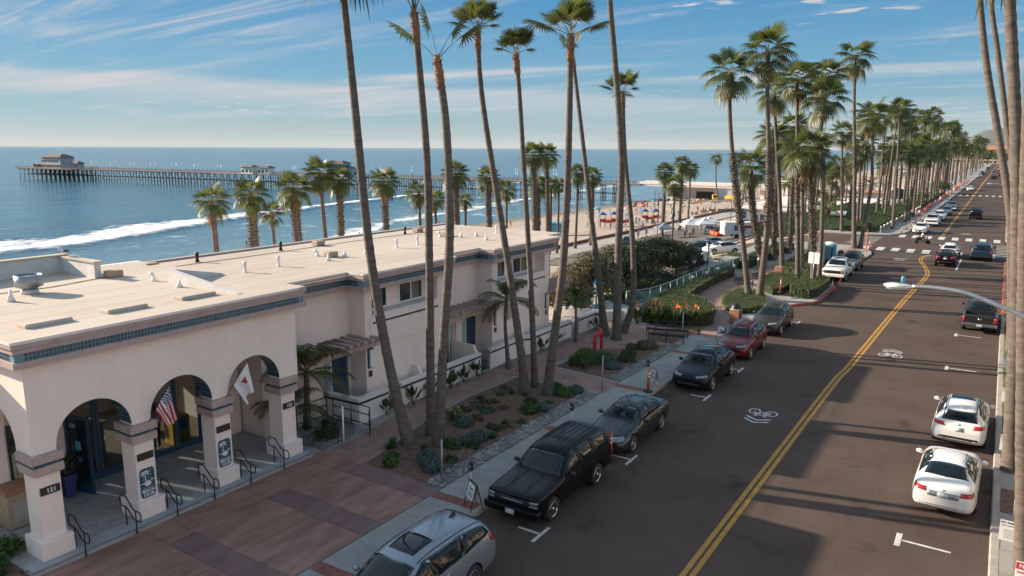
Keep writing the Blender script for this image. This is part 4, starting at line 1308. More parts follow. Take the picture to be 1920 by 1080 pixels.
# roof fittings
mb = MB()
mb.lathe([(0.27, 0), (0.27, 0.14), (0.22, 0.16)], M['roof_white'], 20)
vent = hb(mb, 'roof_ventilator'); vent.location = Vector((-27.1, 11.6, 6.45)) - HL
mb = MB()
mb.lathe([(0.20, 0.14), (0.34, 0.24), (0.42, 0.26), (0.42, 0.64), (0.395, 0.64), (0.395, 0.55), (0.1, 0.6)], M['galv'], 24)
mb.build('hood', vent)
def flue(x, y, z, h=0.45, r=0.06):
 mb = MB(); mb.lathe([(r * 1.25, 0), (r * 1.2, 0.04), (r, 0.05), (r, h * .72), (r * 1.35, h * .73), (r * 1.35, h), (r * .5, h + .02)], M['white_paint'], 12)
 o = hb(mb, 'flue_pipe'); o.location = Vector((x, y, z)) - HL
def cone(x, y, z, h=0.34):
 mb = MB(); mb.lathe([(0.13, 0), (0.045, h * .7), (0.035, h * .72), (0.035, h)], M['white_paint'], 12)
 o = hb(mb, 'vent_cone'); o.location = Vector((x, y, z)) - HL
def elbow(x, y, z):
 mb = MB(); mb.lathe([(0.12, 0), (0.06, 0.14)], M['white_paint'], 10)
 mb.tube([(0, 0, 0.12), (0, 0, 0.22), (-0.06, -0.03, 0.28), (-0.16, -0.08, 0.27)], 0.055, M['white_paint'], 8)
 o = hb(mb, 'elbow_vent'); o.location = Vector((x, y, z)) - HL
zr = 6.25
for p in ((-25.8, 19.2), (-25.9, 21.0), (-25.85, 28.5), (-25.9, 30.2), (-25.5, 37.1)): flue(*p, zr)
for p in ((-25.4, 23.4), (-25.7, 24.7), (-25.5, 25.9), (-25.5, 35.0), (-24.0, 33.9), (-25.95, 34.1)): cone(*p, zr, 0.3)
cone(-24.0, 15.1, 6.45, 0.26); cone(-26.1, 10.6, 6.45, 0.4)
for p in ((-26.9, 24.1), (-27.0, 33.5)): elbow(*p, zr)
elbow(-25.9, 15.3, 6.45)
for p in ((-29.87, 19.75), (-29.87, 24.4), (-29.6, 33.4)):
 mb = MB(); mb.lathe([(0.1, 0), (0.06, 0.2), (0.06, 0.3), (0.085, 0.31), (0.085, 0.45)], M['black_metal'], 10)
 o = hb(mb, 'soil_pipe'); o.location = Vector((*p, zr)) - HL
for x, y, z in ((-29.8, 17.5, zr), (-29.8, 26.8, zr), (-26.2, 24.3, zr), (-26.9, 34.0, zr), (-29.7, 34.7, zr), (-28.0, 14.95, 6.45)):
 put('junction_box', bevelled(-0.2, 0.2, -0.28, 0.28, 0.02, 0.26, M['tan_plastic'], 0.02, name='box'), hotel, Vector((x, y, z)) - HL)
mb = MB()
mb.tube([(-28.2, 15.0, 6.47), (-27.6, 12.5, 6.47), (-27.9, 10.0, 6.47), (-27.2, 8.5, 6.47)], 0.012, M['black_metal'], 6)
mb.tube([(-29.5, 17.8, 6.27), (-29.4, 22, 6.27), (-29.6, 30, 6.27), (-29.3, 38, 6.27)], 0.012, M['black_metal'], 6)
hb(mb, 'roof_cable')
# ---- patio walls, gates and wing walls in front of the doors
def patio(name, label, line, stripe=True, z0=0.1, z1=1.12):
 mb = MB()
 ring_band(mb, line, -0.2, 0.0, z0, z1, M['white_wall'])
 o = tag(mb.build(name), label, 'wall', 'patio walls in front of the terrace')
 m_ = MB(); ring_band(m_, line, -0.24, 0.04, z1, z1 + 0.10, M['white_wall']); m_.build('coping', o)
 if stripe:
  m_ = MB(); ring_band(m_, line, -0.05, 0.012, z1 - 0.15, z1 - 0.06, M['blue_dark']); m_.build('stripe', o)
 return o
PX = -21.1
patio('patio_wall', 'low white patio wall with corner behind the ramp railing', [(-23.2, 20.6), (PX, 20.75), (PX, 22.5)])
patio('patio_wall', 'longest low white patio wall with blue stripe between two gates', [(PX, 23.35), (PX, 29.3)])
patio('patio_wall', 'stepped low white patio wall with blue stripe beyond the second gate', [(PX, 30.15), (PX, 33.3), (PX + 0.25, 33.6), (PX + 0.25, 38.3)])
patio('patio_wall', 'short low white patio wall at the far end of the hotel', [(PX + 0.3, 39.2), (PX + 0.3, 41.2), (PX + 1.0, 41.4)])
def gate(y0, y1, x=PX - 0.1):
 g = thing('patio_gate', 'arched dark blue metal patio gate %s' % ('beside the first leaning palm' if y0 < 25 else ('beside the slender feather palm' if y0 < 33 else 'at the far end of the terrace')), 'gate', (x, y0, 0.12), 0, 'patio gates')
 w = y1 - y0
 mb = MB()
 mb.tube([(0, 0, 0), (0, 0, 0.95), (0, w * .2, 1.1), (0, w * .5, 1.17), (0, w * .8, 1.1), (0, w, 0.95), (0, w, 0)], 0.022, M['blue_paint'], 6)
 mb.box(-0.015, 0.015, 0, w, 0.1, 0.14, M['blue_paint'])
 mb.build('gate_frame', g)
 bar = MB(); bar.tube([(0, 0, 0.1), (0, 0, 1.05)], 0.011, M['blue_paint'], 5)
 me = bar.fixed('bar')
 for k in range(1, 7):
  put('bar', me, g, (0, w * k / 7, 0))
gate(22.5, 23.35); gate(29.3, 30.15); gate(38.3, 39.2, PX + 0.2)
for y, lab in ((24.9, 'first'), (29.2, 'second'), (33.6, 'third')):
 mb = MB()
 mb.prism([(-22.9 if y in (29.2,) else -21.9, 0.1), (-21.3, 0.1), (-21.3, 1.1), (-21.5, 1.55), (-22.9 if y in (29.2,) else -21.9, 1.6)], y, y + 0.16, M['stucco'], axis='y')
 o = mb.build('wing_wall', hotel); o.location = -HL
# the arcade end: ramp with rails
def railing(name, label, pts, z0f, hgt=0.9, rails=(0.9, 0.5), parent=None, every=1):
 """pts: (x,y,zground)"""
 t = thing(name, label, 'railing', pts[0])
 o = Vector(pts[0])
 for h in rails:
  mb = MB(); mb.tube([Vector(p) + Vector((0, 0, h)) - o for p in pts], 0.022, M['black_metal'], 6); mb.build('rail', t)
 pm_ = MB(); pm_.tube([(0, 0, 0), (0, 0, max(rails))], 0.02, M['black_metal'], 6)
 me = pm_.fixed('post')
 for p in pts[::every]:
  put('post', me, t, Vector(p) - o)
 return t
railing('ramp_railing', 'dark metal railing climbing the ramp against the hotel wall', [(-22.6, 17.55, 0.28), (-22.6, 18.8, 0.25), (-22.5, 20.3, 0.22)], 0, rails=(0.95, 0.62, 0.2))
railing('ramp_railing', 'dark metal ramp railing along the front of the patio corner', [(-22.3, 20.45, 0.2), (-21.3, 20.5, 0.18), (-20.3, 20.55, 0.15), (-19.9, 20.1, 0.15)], 0, rails=(0.95, 0.62, 0.2))
railing('ramp_railing', 'short dark metal railing between gravel bed and red path', [(-20.35, 18.85, 0.15), (-21.2, 18.9, 0.2), (-22.2, 18.95, 0.25)], 0, rails=(0.95, 0.6, 0.2))
mb = MB(); mb.prism([(-22.84, 17.5), (-22.0, 17.5), (-22.0, 20.4), (-22.84, 20.4)], 0.0, 0.22, M['step']); tag(mb.build('ramp'), kind='structure')
# step handrails: two bent tubes each
def handrail(y, i):
 lab = ['first bent handrail from the left on the entrance steps', 'second bent handrail, in front of the left beach sign column', 'third bent handrail, between the two beach sign columns', 'fourth bent handrail, in front of the right beach sign column', 'fifth bent handrail, right of the right beach sign column', 'last bent handrail at the right end of the steps'][i]
 t = thing('step_handrail', lab, 'handrail', (-20.6, y, FL), 0, 'handrails on the entrance steps')
 mb = MB()
 mb.tube([(-0.38, 0, 0.62), (-0.40, 0, 0.80), (-0.34, 0, 0.92), (-0.05, 0, 0.92), (0.30, 0, 0.60), (0.62, 0, 0.60), (0.68, 0, 0.52), (0.66, 0, 0.36), (0.60, 0, 0.30), (0.30, 0, 0.30), (-0.05, 0, 0.58), (-0.34, 0, 0.58), (-0.38, 0, 0.62)], 0.019, M['black_metal'], 6)
 mb.build('rail', t)
 for x, zb, zt in ((-0.12, 0.0, 0.62), (0.40, -0.33, 0.60)):
  m_ = MB(); m_.tube([(x, 0, zb), (x, 0, zt)], 0.02, M['black_metal'], 6); m_.build('post', t)
for i, y in enumerate((9.28, 10.75, 12.05, 13.35, 14.75, 16.15)):
 handrail(y, i)
# ================================================================ palms
def frond_mesh(elev, L=1.05, Lp=1.15, nseg=22, spread=118, droop=0.35, seed=0, mats=None, ragged=0.15, curve=None):
 """fan leaf: petiole plus pleated, split, drooping blade; leaves along +X, lifted by elev degrees"""
 rnd = random.Random(seed)
 blade, pet = mats or (M['frond'], M['petiole'])
 mb = MB()
 e = R(elev)
 pts = []
 p = Vector((0, 0, 0)); a = e
 for k in range(6):
  pts.append(p.copy())
  p = p + Vector((math.cos(a), 0, math.sin(a))) * (Lp / 5)
  a -= R(3 + 2.5 * math.cos(e)) if curve is None else R(curve)
 hp = pts[-1]
 a -= R(3 + 7 * math.cos(e)) if curve is None else 0            # the blade hangs from the end of its stalk
 d = Vector((math.cos(a), 0, math.sin(a)))
 n = Vector((-math.sin(a), 0, math.cos(a)))
 y = Vector((0, 1, 0))
 w = [0.035, 0.026, 0.02, 0.016, 0.013, 0.011]
 vs = []
 for q, ww in zip(pts, w):
  vs += [q + y * ww, q - y * ww, q - n * ww * 1.2]
 fs = []
 for k in range(5):
  for j in range(3):
   fs.append((k * 3 + j, k * 3 + (j + 1) % 3, (k + 1) * 3 + (j + 1) % 3, (k + 1) * 3 + j))
 mb.add(vs, fs, pet, True)
 dth = 2 * R(spread) / nseg
 for i in range(nseg):
  t0 = -R(spread) + i * dth; t1 = t0 + dth
  tm = (t0 + t1) / 2
  l = L * (0.72 + 0.28 * math.cos(tm * 0.72)) * (1 + ragged * rnd.uniform(-1, 0.6))
  def P(r, t, pl=0.0):
   q = hp + (d * math.cos(t) + y * math.sin(t)) * r
   fold = 0.24 * r * abs(math.sin(t)) ** 1.5           # the blade is cupped
   q = q + n * (pl - fold * 0.8)
   s = r / L
   q.z -= droop * L * s ** 2.6 * (0.7 + 0.6 * rnd.random() * 0 + 0.4 * math.cos(e))
   return q
  pl = 0.018
  sp = 0.50 * l
  i0, i1 = P(0.04, t0), P(0.04, t1)
  m0, m1 = P(sp, t0, pl if i % 2 else -pl), P(sp, t1, -pl if i % 2 else pl)
  k = 0.55
  u0, u1 = P(0.78 * l, tm - dth / 2 * k), P(0.78 * l, tm + dth / 2 * k)
  tip = P(l, tm + rnd.uniform(-.04, .04))
  tip.z -= 0.10 * L * rnd.random()
  mb.add([i0, i1, m1, m0, u1, u0, tip], [(0, 1, 2, 3), (3, 2, 4, 5), (5, 4, 6)], blade, False)
 return mb.mesh('frond')
FR_E = [82, 64, 46, 28, 8, -14, -38, -60]
FRONDS = {}
for i, e in enumerate(FR_E):
 FRONDS[e] = [frond_mesh(e, droop=0.14 + 0.05 * i, seed=10 * i + k, L=1.16 + 0.06 * k, Lp=1.25, nseg=24) for k in (0, 1)]
FRONDS_UP = {e: [frond_mesh(e, droop=.10, seed=700 + e + k, L=1.18, Lp=1.35, nseg=26, curve=2.0, ragged=.1) for k in (0, 1)] for e in FR_E}
DRY = [frond_mesh(e, droop=0.5, seed=90 + e, mats=(M['frond_dry'], M['petiole']), ragged=0.3) for e in (-45, -68)]
def soft3(pts, k=6):
 out = []
 for i in range(len(pts) - 1):
  p0 = Vector(pts[max(i - 1, 0)]); p1 = Vector(pts[i]); p2 = Vector(pts[i + 1]); p3 = Vector(pts[min(i + 2, len(pts) - 1)])
  for j in range(k):
   u = j / k
   out.append(0.5 * (2 * p1 + (p2 - p0) * u + (2 * p0 - 5 * p1 + 4 * p2 - p3) * u * u + (3 * p1 - p0 - 3 * p2 + p3) * u ** 3))
 out.append(Vector(pts[-1]))
 return out
def resample(pts, step):
 out = [pts[0]]
 acc = 0.0
 for a, b in zip(pts, pts[1:]):
  l = (b - a).length
  while acc + l >= step:
   f = (step - acc) / l
   a = a + (b - a) * f
   out.append(a)
   l = (b - a).length
   acc = 0.0
  acc += l
 out.append(pts[-1])
 return out
def trunk_mesh(path, r0, r1, flare=1.5, boots=(), seed=0, n=12, step=0.22, skirt=1.0):
 """path: points from the foot; boots: list of (z0, z1, size) stretches that keep their old leaf bases"""
 rnd = random.Random(seed)
 line = resample(soft3(path), step)
 H = line[-1].z
 rad = []
 for i, p in enumerate(line):
  u = max(0, p.z) / H
  r = r0 + (r1 - r0) * min(1, u * 1.1)
  r *= 1 + (flare - 1) * math.exp(-max(p.z, 0) / 0.7)
  r *= 1 + 0.035 * (1 if i % 2 else -1) + 0.03 * rnd.uniform(-1, 1)
  for z0, z1, s in boots:
   if z0 < p.z < z1:
    r *= 1.12
  rad.append(r)
 mb = MB()
 line[0] = line[0] - Vector((0, 0, 0.3))
 mb.tube(line, rad, M['trunk'], n, cap=False)
 for z0, z1, s in boots:
  vs, fs = [], []
  cnt = 0
  for i, p in enumerate(line):
   if not z0 <= p.z <= z1:
    continue
   for k in range(7):
    t = 2 * PI * (k + (i % 2) * 0.5) / 7 + rnd.uniform(-.15, .15)
    q = Vector((math.cos(t), math.sin(t), 0)); sd_ = Vector((-math.sin(t), math.cos(t), 0))
    b0 = p + q * rad[i] * 0.95
    l = s * rnd.uniform(0.6, 1.3)
    tip = b0 + q * l * 0.85 + Vector((0, 0, l * rnd.uniform(0.3, 0.9)))
    b = len(vs)
    vs += [b0 + sd_ * l * .42 - Vector((0, 0, l * .5)), b0 - sd_ * l * .42 - Vector((0, 0, l * .5)), tip + sd_ * l * .1, tip - sd_ * l * .1, b0 + Vector((0, 0, l * .35))]
    fs += [(b, b + 1, b + 3, b + 2), (b + 2, b + 3, b + 4), (b, b + 2, b + 4), (b + 1, b + 4, b + 3)]
  mb.add(vs, fs, M['boot'])
 return mb.mesh('trunk'), line[-1], (line[-1] - line[-3]).normalized()
def skirt_mesh(h, r, seed=0, mat=None):
 """fibrous sheath of old leaf bases below the crown"""
 rnd = random.Random(seed)
 mb = MB()
 mat = mat or M['trunk_warm']
 mb.lathe([(r, -h), (r * 1.25, -h * .8), (r * 1.35, -h * .35), (r * 1.15, 0.05), (r * .5, 0.25)], mat, 12)
 vs, fs = [], []
 for k in range(90):
  t = rnd.uniform(0, 2 * PI); z = rnd.uniform(-h, 0.1)
  q = Vector((math.cos(t), math.sin(t), 0)); s_ = Vector((-math.sin(t), math.cos(t), 0))
  b0 = q * r * 1.2 + Vector((0, 0, z)); l = rnd.uniform(0.08, 0.22)
  b = len(vs)
  vs += [b0 + s_ * .04, b0 - s_ * .04, b0 + q * l * .55 + Vector((0, 0, l))]
  fs.append((b, b + 1, b + 2))
 mb.add(vs, fs, mat)
 return mb.mesh('leaf_base')
SKIRTS = [skirt_mesh(0.95, 0.115, 1), skirt_mesh(0.75, 0.10, 2), skirt_mesh(1.6, 0.26, 3, M['boot'])]
def plan(n, seed, full=1.0):
 """(elevation class, azimuth, scale) of a crown's leaves"""
 rnd = random.Random(seed)
 out = []
 share = [(82, .10), (64, .20), (46, .22), (28, .18), (8, .14), (-14, .10), (-38, .06)]
 az = rnd.uniform(0, 6.28)
 for e, s in share:
  k = max(1, round(n * s)) if full else 0
  for j in range(k):
   az += 2.39996 + rnd.uniform(-.25, .25)
   out.append((e, az, rnd.uniform(0.88, 1.12)))
 return out
def upright(n, seed, sc=.8):
 sc *= .74
 """a trimmed crown: only the upper leaves are left"""
 rnd = random.Random(seed)
 es = [82, 64, 46, 64, 28, 46, 64, 8]
 return [(es[k % 7], 2.39996 * k + rnd.uniform(-.3, .3), sc * rnd.uniform(.88, 1.12)) for k in range(n)]
CROWNS = {}
def merged_crown(seed, n, L=1.0):
 if (seed, n) in CROWNS:
  return CROWNS[(seed, n)]
 mb = MB()
 for e, az, s in plan(n, seed):
  me = FRONDS[e][seed % 2]
  rm = Matrix.Rotation(az, 3, 'Z') * 1.0
  b = len(mb.v)
  mb.v += [tuple(rm @ (v.co * s)) for v in me.vertices]
  for p in me.polygons:
   mb.f.append(tuple(b + i for i in p.vertices))
   mb.m.append(mb.mi(M['petiole'] if p.material_index == 0 else M['frond']))
   mb.sm.append(p.use_smooth)
 CROWNS[(seed, n)] = mb.mesh('crown')
 return CROWNS[(seed, n)]
def palm(label, base, path, r0=0.25, r1=0.19, n=28, seed=1, boots=(), skirt=0, crown=1.0, leaves=None, single=True, group=None, dry=2, flare=1.5, name='palm_tree', step=0.22):
 """path: (dx, dy, z) above the base; a fan palm with trunk, sheath and single fronds"""
 t = thing(name, label, 'palm tree', base, 0, group)
 me, top, d = trunk_mesh([(0, 0, 0)] + path, r0, r1, flare, boots, seed, step=step)
 tr = put('trunk', me, t)
 if skirt is not None:
  put('leaf_base', SKIRTS[skirt], t, top, d.to_track_quat('Z', 'Y').to_euler())
 for e, az, s in (leaves if leaves is not None else plan(n, seed)):
  me = (FRONDS if leaves is None else FRONDS_UP)[e][int(abs(az) * 7) % 2]
  k = s * crown
  if single:
   put('frond', me, t, top + Vector((0, 0, 0.1)), (0, 0, az), (k, k, k))
 if not single:
  put('crown', merged_crown(seed % 5, n), t, top + Vector((0, 0, 0.1)), (0, 0, seed * 1.7), (crown,) * 3)
 rnd = random.Random(seed)
 for k in range(dry if single else 0):
  put('dry_frond', DRY[k % 2], t, top - Vector((0, 0, 0.15)), (0, 0, rnd.uniform(0, 6.28)), (crown * .8,) * 3)
 return t
def P3(bx, *xz):
 """trunk line from measured (x, z) points on the base's own plane"""
 return [(x - bx, 0.0, z) for x, z in xz]
ZB = 0.13
# the tall row in front of the terrace
palm('tallest leaning palm, its trunk slanting left from the near end of the bark bed', (-17.89, 20.23, ZB), P3(-17.89, (-18.35, 1.2), (-19.11, 4.08), (-19.78, 7.92), (-20.24, 12.82), (-20.62, 16.6), (-20.8, 18.6)), 0.205, 0.13, 26, 3, skirt=0, flare=1.6)
palm('straight palm just left of its curved partner in the near bark bed', (-17.85, 21.4, ZB), P3(-17.85, (-17.79, 6.93), (-17.83, 10.9), (-18.17, 14.69), (-18.3, 15.9)), 0.175, 0.125, 14, 4, skirt=0, flare=1.5, leaves=[(82, 1.0, 1.25), (82, 4.0, 1.2), (82, 2.6, 1.3), (64, 0.2, 1.25), (64, 3.7, 1.25)], dry=0)
palm('curved palm in the bark bed whose thin crown has only a few big leaves', (-16.88, 20.66, ZB), P3(-16.88, (-16.55, 4.37), (-16.22, 8.13), (-16.31, 11.84), (-16.67, 14.1)), 0.185, 0.135, 5, 5, skirt=0, flare=1.6, leaves=[(82, 3.9, .85), (64, 0.6, .8), (46, 3.72, .9), (46, 0.58, .9)], dry=0)
palm('left palm of the three standing at the far end of the bark bed', (-17.54, 27.84, ZB), P3(-17.54, (-17.7, 1.5), (-18.19, 4.3), (-18.58, 6.44), (-19.89, 13.17), (-20.17, 16.2)), 0.19, 0.115, 18, 6, skirt=1, flare=1.7, leaves=upright(17, 6, .85), dry=0)
palm('middle and thinnest palm of the three at the far end of the bark bed', (-17.64, 28.89, ZB), P3(-17.64, (-17.86, 4.0), (-18.07, 6.75), (-18.58, 13.18), (-18.8, 15.2)), 0.15, 0.10, 17, 7, skirt=1, flare=1.5, leaves=upright(16, 7, .78), dry=0)
palm('right palm of the three at the far end, base swept to the left', (-16.53, 28.16, ZB), P3(-16.53, (-16.4, 1.2), (-16.11, 3.56), (-15.78, 6.63), (-15.64, 11.3), (-15.63, 15.7)), 0.205, 0.125, 22, 8, skirt=0, flare=1.5, leaves=upright(15, 8, .95) + [(28, 0.5, .8), (28, 3.6, .95)], dry=0)
palm('left palm of the trio beside the red standpipe, leaning away from the street', (-19.36, 39.82, ZB), P3(-19.36, (-19.55, 1.3), (-19.99, 4.36), (-20.45, 6.88), (-21.02, 10.66), (-21.78, 15.46), (-22.0, 16.6)), 0.21, 0.11, 10, 9, skirt=1, flare=1.8, leaves=[(82, 1, .6), (64, 4, .6), (46, 2.2, .6)], dry=0)
palm('middle palm of the trio beside the red standpipe, rising out of the picture', (-18.32, 39.29, ZB), P3(-18.32, (-18.38, 6.08), (-18.37, 10.7), (-18.95, 15.98), (-19.39, 19.46), (-19.7, 24.0)), 0.25, 0.14, 24, 10, skirt=0, flare=1.45)
palm('right palm of the trio beside the red standpipe, with a small ragged crown', (-18.75, 41.04, ZB), P3(-18.2, (-17.6, 2.0), (-17.75, 5.89), (-18.4, 10.68), (-18.67, 14.3)), 0.20, 0.11, 13, 11, skirt=1, flare=1.6, leaves=upright(13, 11, .85) + [(8, 2, .8), (8, 5, .8)], dry=0)
# right-hand verge
palm('thick palm trunk on the verge beside the two white parked cars', (1.26, 30.44, ZB), [(-0.2, 0, 2.6), (-0.41, 0, 5.58), (-1.0, 0, 11.03), (-1.75, 0, 16.2), (-2.0, 0, 18.5)], 0.235, 0.17, 24, 12, skirt=0, flare=1.35)
palm('slim palm curving over the street in front of the two parallel thin trunks', (1.39, 49.56, ZB), [(-0.45, 0, 4.0), (-0.95, 0, 7.91), (-1.98, 0, 12.26), (-2.84, 0, 15.7), (-3.56, 0, 19.4), (-3.9, 0, 22)], 0.24, 0.16, 22, 13, skirt=0)
palm('thinnest curving palm on the verge, farther down the street', (1.49, 55.68, ZB), [(-0.5, 0, 5.0), (-1.07, 0, 9.78), (-1.63, 0, 12.37), (-2.66, 0, 17.16), (-3.35, 0, 20.3), (-3.8, 0, 24)], 0.22, 0.14, 22, 14, skirt=0)
palm('nearest palm trunk at the right edge of the picture', (1.53, 22.43, ZB), [(-0.3, 0, 2.89), (-0.6, 0, 5.73), (-1.0, 0, 9.81), (-1.3, 0, 13.66), (-1.6, 0, 17.5)], 0.19, 0.15, 24, 15, skirt=0, flare=1.3)
# the promenade cluster
palm('leftmost palm of the island bed, shaggy halfway up, with a broad dead skirt', (-15.33, 56.3, ZB), P3(-15.33, (-16.12, 4.71), (-16.77, 8.03), (-17.26, 10.99), (-17.62, 13.88), (-17.76, 16.5)), 0.230, 0.148, 19, 16, boots=((5.2, 11.0, .2),), skirt=2, flare=1.4)
palm('tallest palm of the island bed, standing right of the shaggy one', (-14.52, 56.18, ZB), P3(-14.52, (-14.32, 4.62), (-14.34, 8.12), (-14.56, 11.01), (-14.9, 14.86), (-15.07, 17.8)), 0.262, 0.141, 22, 17, boots=((5.6, 11.2, .17),), skirt=1, flare=1.5)
palm('short stout palm leaning left behind the park bench', (-18.53, 72.28, ZB), P3(-18.53, (-19.09, 2.21), (-19.88, 5.73), (-20.27, 9.2)), 0.271, 0.200, 19, 18, boots=((1.0, 9.0, .22),), skirt=None, crown=1.1)
palm('shaggy palm behind the short stout one, partly hidden', (-18.9, 77.86, ZB), P3(-18.9, (-19.16, 3.9), (-19.55, 6.44), (-19.8, 12.2)), 0.213, 0.148, 19, 19, boots=((1, 9, .17),), skirt=1)
palm('smooth palm right of the island tall one, trunk from the middle of the hedge', (-16.13, 69.78, ZB), P3(-16.13, (-16.58, 4.71), (-17.21, 10.02), (-17.62, 13.11), (-17.92, 15.9)), 0.221, 0.148, 19, 20, boots=((8.0, 12.0, .1),), skirt=1, flare=1.5)
palm('shaggy palm at the back of the hedge beside the car park', (-18.84, 83.88, ZB), P3(-18.84, (-18.84, 3.43), (-19.01, 8.99), (-19.1, 13.2)), 0.205, 0.141, 18, 21, boots=((0.6, 10, .2),), skirt=1)
palm('palm with a warm brown neck in the middle of the promenade cluster', (-14.04, 66.54, ZB), P3(-14.04, (-14.31, 3.83), (-14.73, 8.86), (-15.12, 14.23), (-15.3, 16.6)), 0.221, 0.141, 22, 22, boots=((5.5, 11.5, .15),), skirt=0, flare=1.4)
palm('low-crowned palm squeezed in the middle of the promenade cluster', (-14.29, 69.11, ZB), P3(-14.29, (-14.58, 4.88), (-14.83, 8.78), (-14.9, 11.0)), 0.205, 0.148, 21, 23, boots=((7.5, 11, .2),), skirt=None, crown=1.1)
palm('shaggy palm at the kerb corner in front of the white pickup', (-12.31, 64.35, ZB), P3(-12.31, (-12.67, 4.16), (-13.31, 9.57), (-13.4, 10.9)), 0.221, 0.185, 22, 24, boots=((3.0, 10.9, .2),), skirt=None, crown=1.12)
palm('palm leaning right at the kerb corner beside the white signs', (-12.17, 65.68, ZB), P3(-12.17, (-12.24, 4.06), (-12.5, 8.95), (-12.89, 11.78), (-12.95, 15.0)), 0.197, 0.133, 19, 25, boots=((7.5, 11.5, .14),), skirt=1)
palm('very tall isolated palm rising above the parked grey car', (-13.65, 92.73, ZB), P3(-13.65, (-14.03, 4.69), (-14.37, 9.71), (-14.91, 15.23), (-15.29, 21.0)), 0.262, 0.148, 19, 26, boots=((9.0, 11.5, .18),), skirt=1, crown=1.15)
palm('palm leaning right beside the foot of the very tall one', (-13.08, 93.13, ZB), P3(-13.08, (-12.78, 3.88), (-12.5, 7.5), (-12.7, 10.5), (-13.0, 14.6)), 0.213, 0.148, 18, 27, skirt=1, crown=1.1)
palm('slender palm across the side street, left of the very tall one', (-18.19, 111.3, ZB), P3(-18.19, (-18.56, 5.32), (-18.96, 10.36), (-19.13, 13.2)), 0.197, 0.133, 18, 28, boots=((5, 10, .16),), skirt=1)
palm('tall palm behind the promenade cluster, its crown the second highest', (-15.2, 76.0, ZB), P3(-15.2, (-15.2, 9), (-15.0, 17.6)), 0.205, 0.133, 21, 30, boots=((6, 10, .12),), skirt=1, crown=1.05)
palm('half-hidden palm at the back left of the promenade cluster', (-19.6, 80.5, ZB), P3(-19.6, (-19.8, 6), (-20.0, 11.4)), 0.205, 0.141, 19, 31, boots=((3, 10, .16),), skirt=1)
# the row on the beach road behind the hotel
BR = [('first palm behind the roof, trunk leaning and crown drooping left', -42, 29.35, 29.1, 9.0, 0.30, 0.26, 20, 0.9, 0), ('stout shaggy palm second behind the roof', -42, 32.1, 32.1, 9.3, 0.40, 0.38, 24, 1.0, 1), ('smallest palm behind the roof, thin trunk', -42, 34.0, 33.7, 8.0, 0.2, 0.16, 16, 0.62, 0), ('stout shaggy palm right of the smallest one behind the roof', -42, 36.1, 35.7, 9.5, 0.42, 0.38, 24, 1.05, 1), ('taller slim palm fifth behind the roof', -42, 38.8, 38.2, 10.5, 0.27, 0.22, 26, 1.0, 0), ('shaggy palm overlapping the taller slim one behind the roof', -42, 40.1, 40.1, 10.0, 0.33, 0.30, 26, 0.9, 1), ('shaggy palm alone between the leaning trunk and the straight pair', -42, 45.2, 45.0, 9.7, 0.36, 0.32, 26, 0.95, 1), ('slim brown palm left of the straight pair of trunks', -42, 49.5, 49.3, 8.7, 0.24, 0.2, 24, 0.9, 0), ('low palm between the straight pair of trunks', -44, 54.2, 53.9, 7.6, 0.24, 0.2, 22, 0.75, 0), ('broad-crowned palm right behind the straight pair', -43, 56.2, 55.7, 10.0, 0.36, 0.32, 28, 1.05, 1), ('little palm right of the curved trunk behind the roof', -44, 58.5, 58.6, 7.4, 0.22, 0.2, 18, 0.6, 0), ('shaggy palm left of the three far trunks', -42, 60.1, 59.6, 9.5, 0.38, 0.34, 26, 0.95, 1), ('thin palm behind the three far trunks', -42, 62.9, 62.9, 8.2, 0.22, 0.18, 22, 0.8, 0), ('tall shaggy palm left of the pair over the sand', -42, 68.7, 68.0, 11.6, 0.36, 0.34, 28, 1.1, 1), ('tall palm right of the pair over the sand', -42, 71.5, 70.7, 11.7, 0.3, 0.28, 28, 1.05, 1)]
for i, (lab, x, yb, yt, zt, r0, r1, n, cr, sh) in enumerate(BR):
 g = hz(x, yb)
 h = zt - g - 1.3
 palm(lab, (x, yb, g), [(0.0, (yt - yb) * .3, h * .5), (0.0, yt - yb, h)], r0 * .66, r1 * .66, n, 40 + i, boots=((h * .35, h * .97, .16),) if sh else (), skirt=None if sh else 1, crown=cr * .70, group='palms along the beach road behind the hotel')
# car park and sand palms
CP = [('stout palm with a broken skirt beside the turquoise hut', -62, 101.5, 6.2, .5, .42, 26, 1.1, 1), ('thin palm right of the stout one near the turquoise hut', -62.5, 106.5, 5.9, .28, .25, 20, .85, 0), ('thin palm second right of the stout one by the hut', -62.2, 108.5, 6.0, .26, .22, 20, .8, 0), ('palm left of the playground on the sand', -63, 116.5, 7.6, .3, .26, 26, .95, 0), ('palm right of the playground slide on the sand', -62.5, 121.5, 7.0, .34, .3, 26, 1.0, 1), ('left palm of the four in front of the pier end', -56.5, 141.0, 7.3, .34, .3, 28, 1.1, 1), ('second palm of the four in front of the pier end', -57.5, 153, 8.8, .3, .26, 26, 1.0, 1), ('third palm of the four, by the white tents', -46.5, 120.5, 5.9, .22, .2, 26, 1.0, 0), ('fourth palm of the four, by the shade sails', -60, 165, 7.3, .3, .25, 26, 1.1, 0)]
for i, (lab, x, y, zt, r0, r1, n, cr, sh) in enumerate(CP):
 g = hz(x, y)
 h = zt - g - 0.9
 palm(lab, (x, y, g), [(0.1, 0.2, h * .5), (0.0, 0.3, h)], r0 * .8, r1 * .8, n, 60 + i, boots=((h * .1, h * .95, .2),) if sh else (), skirt=None if sh else 1, crown=cr, group='palms by the beach car park', single=i in (0, 3, 4, 5, 6))
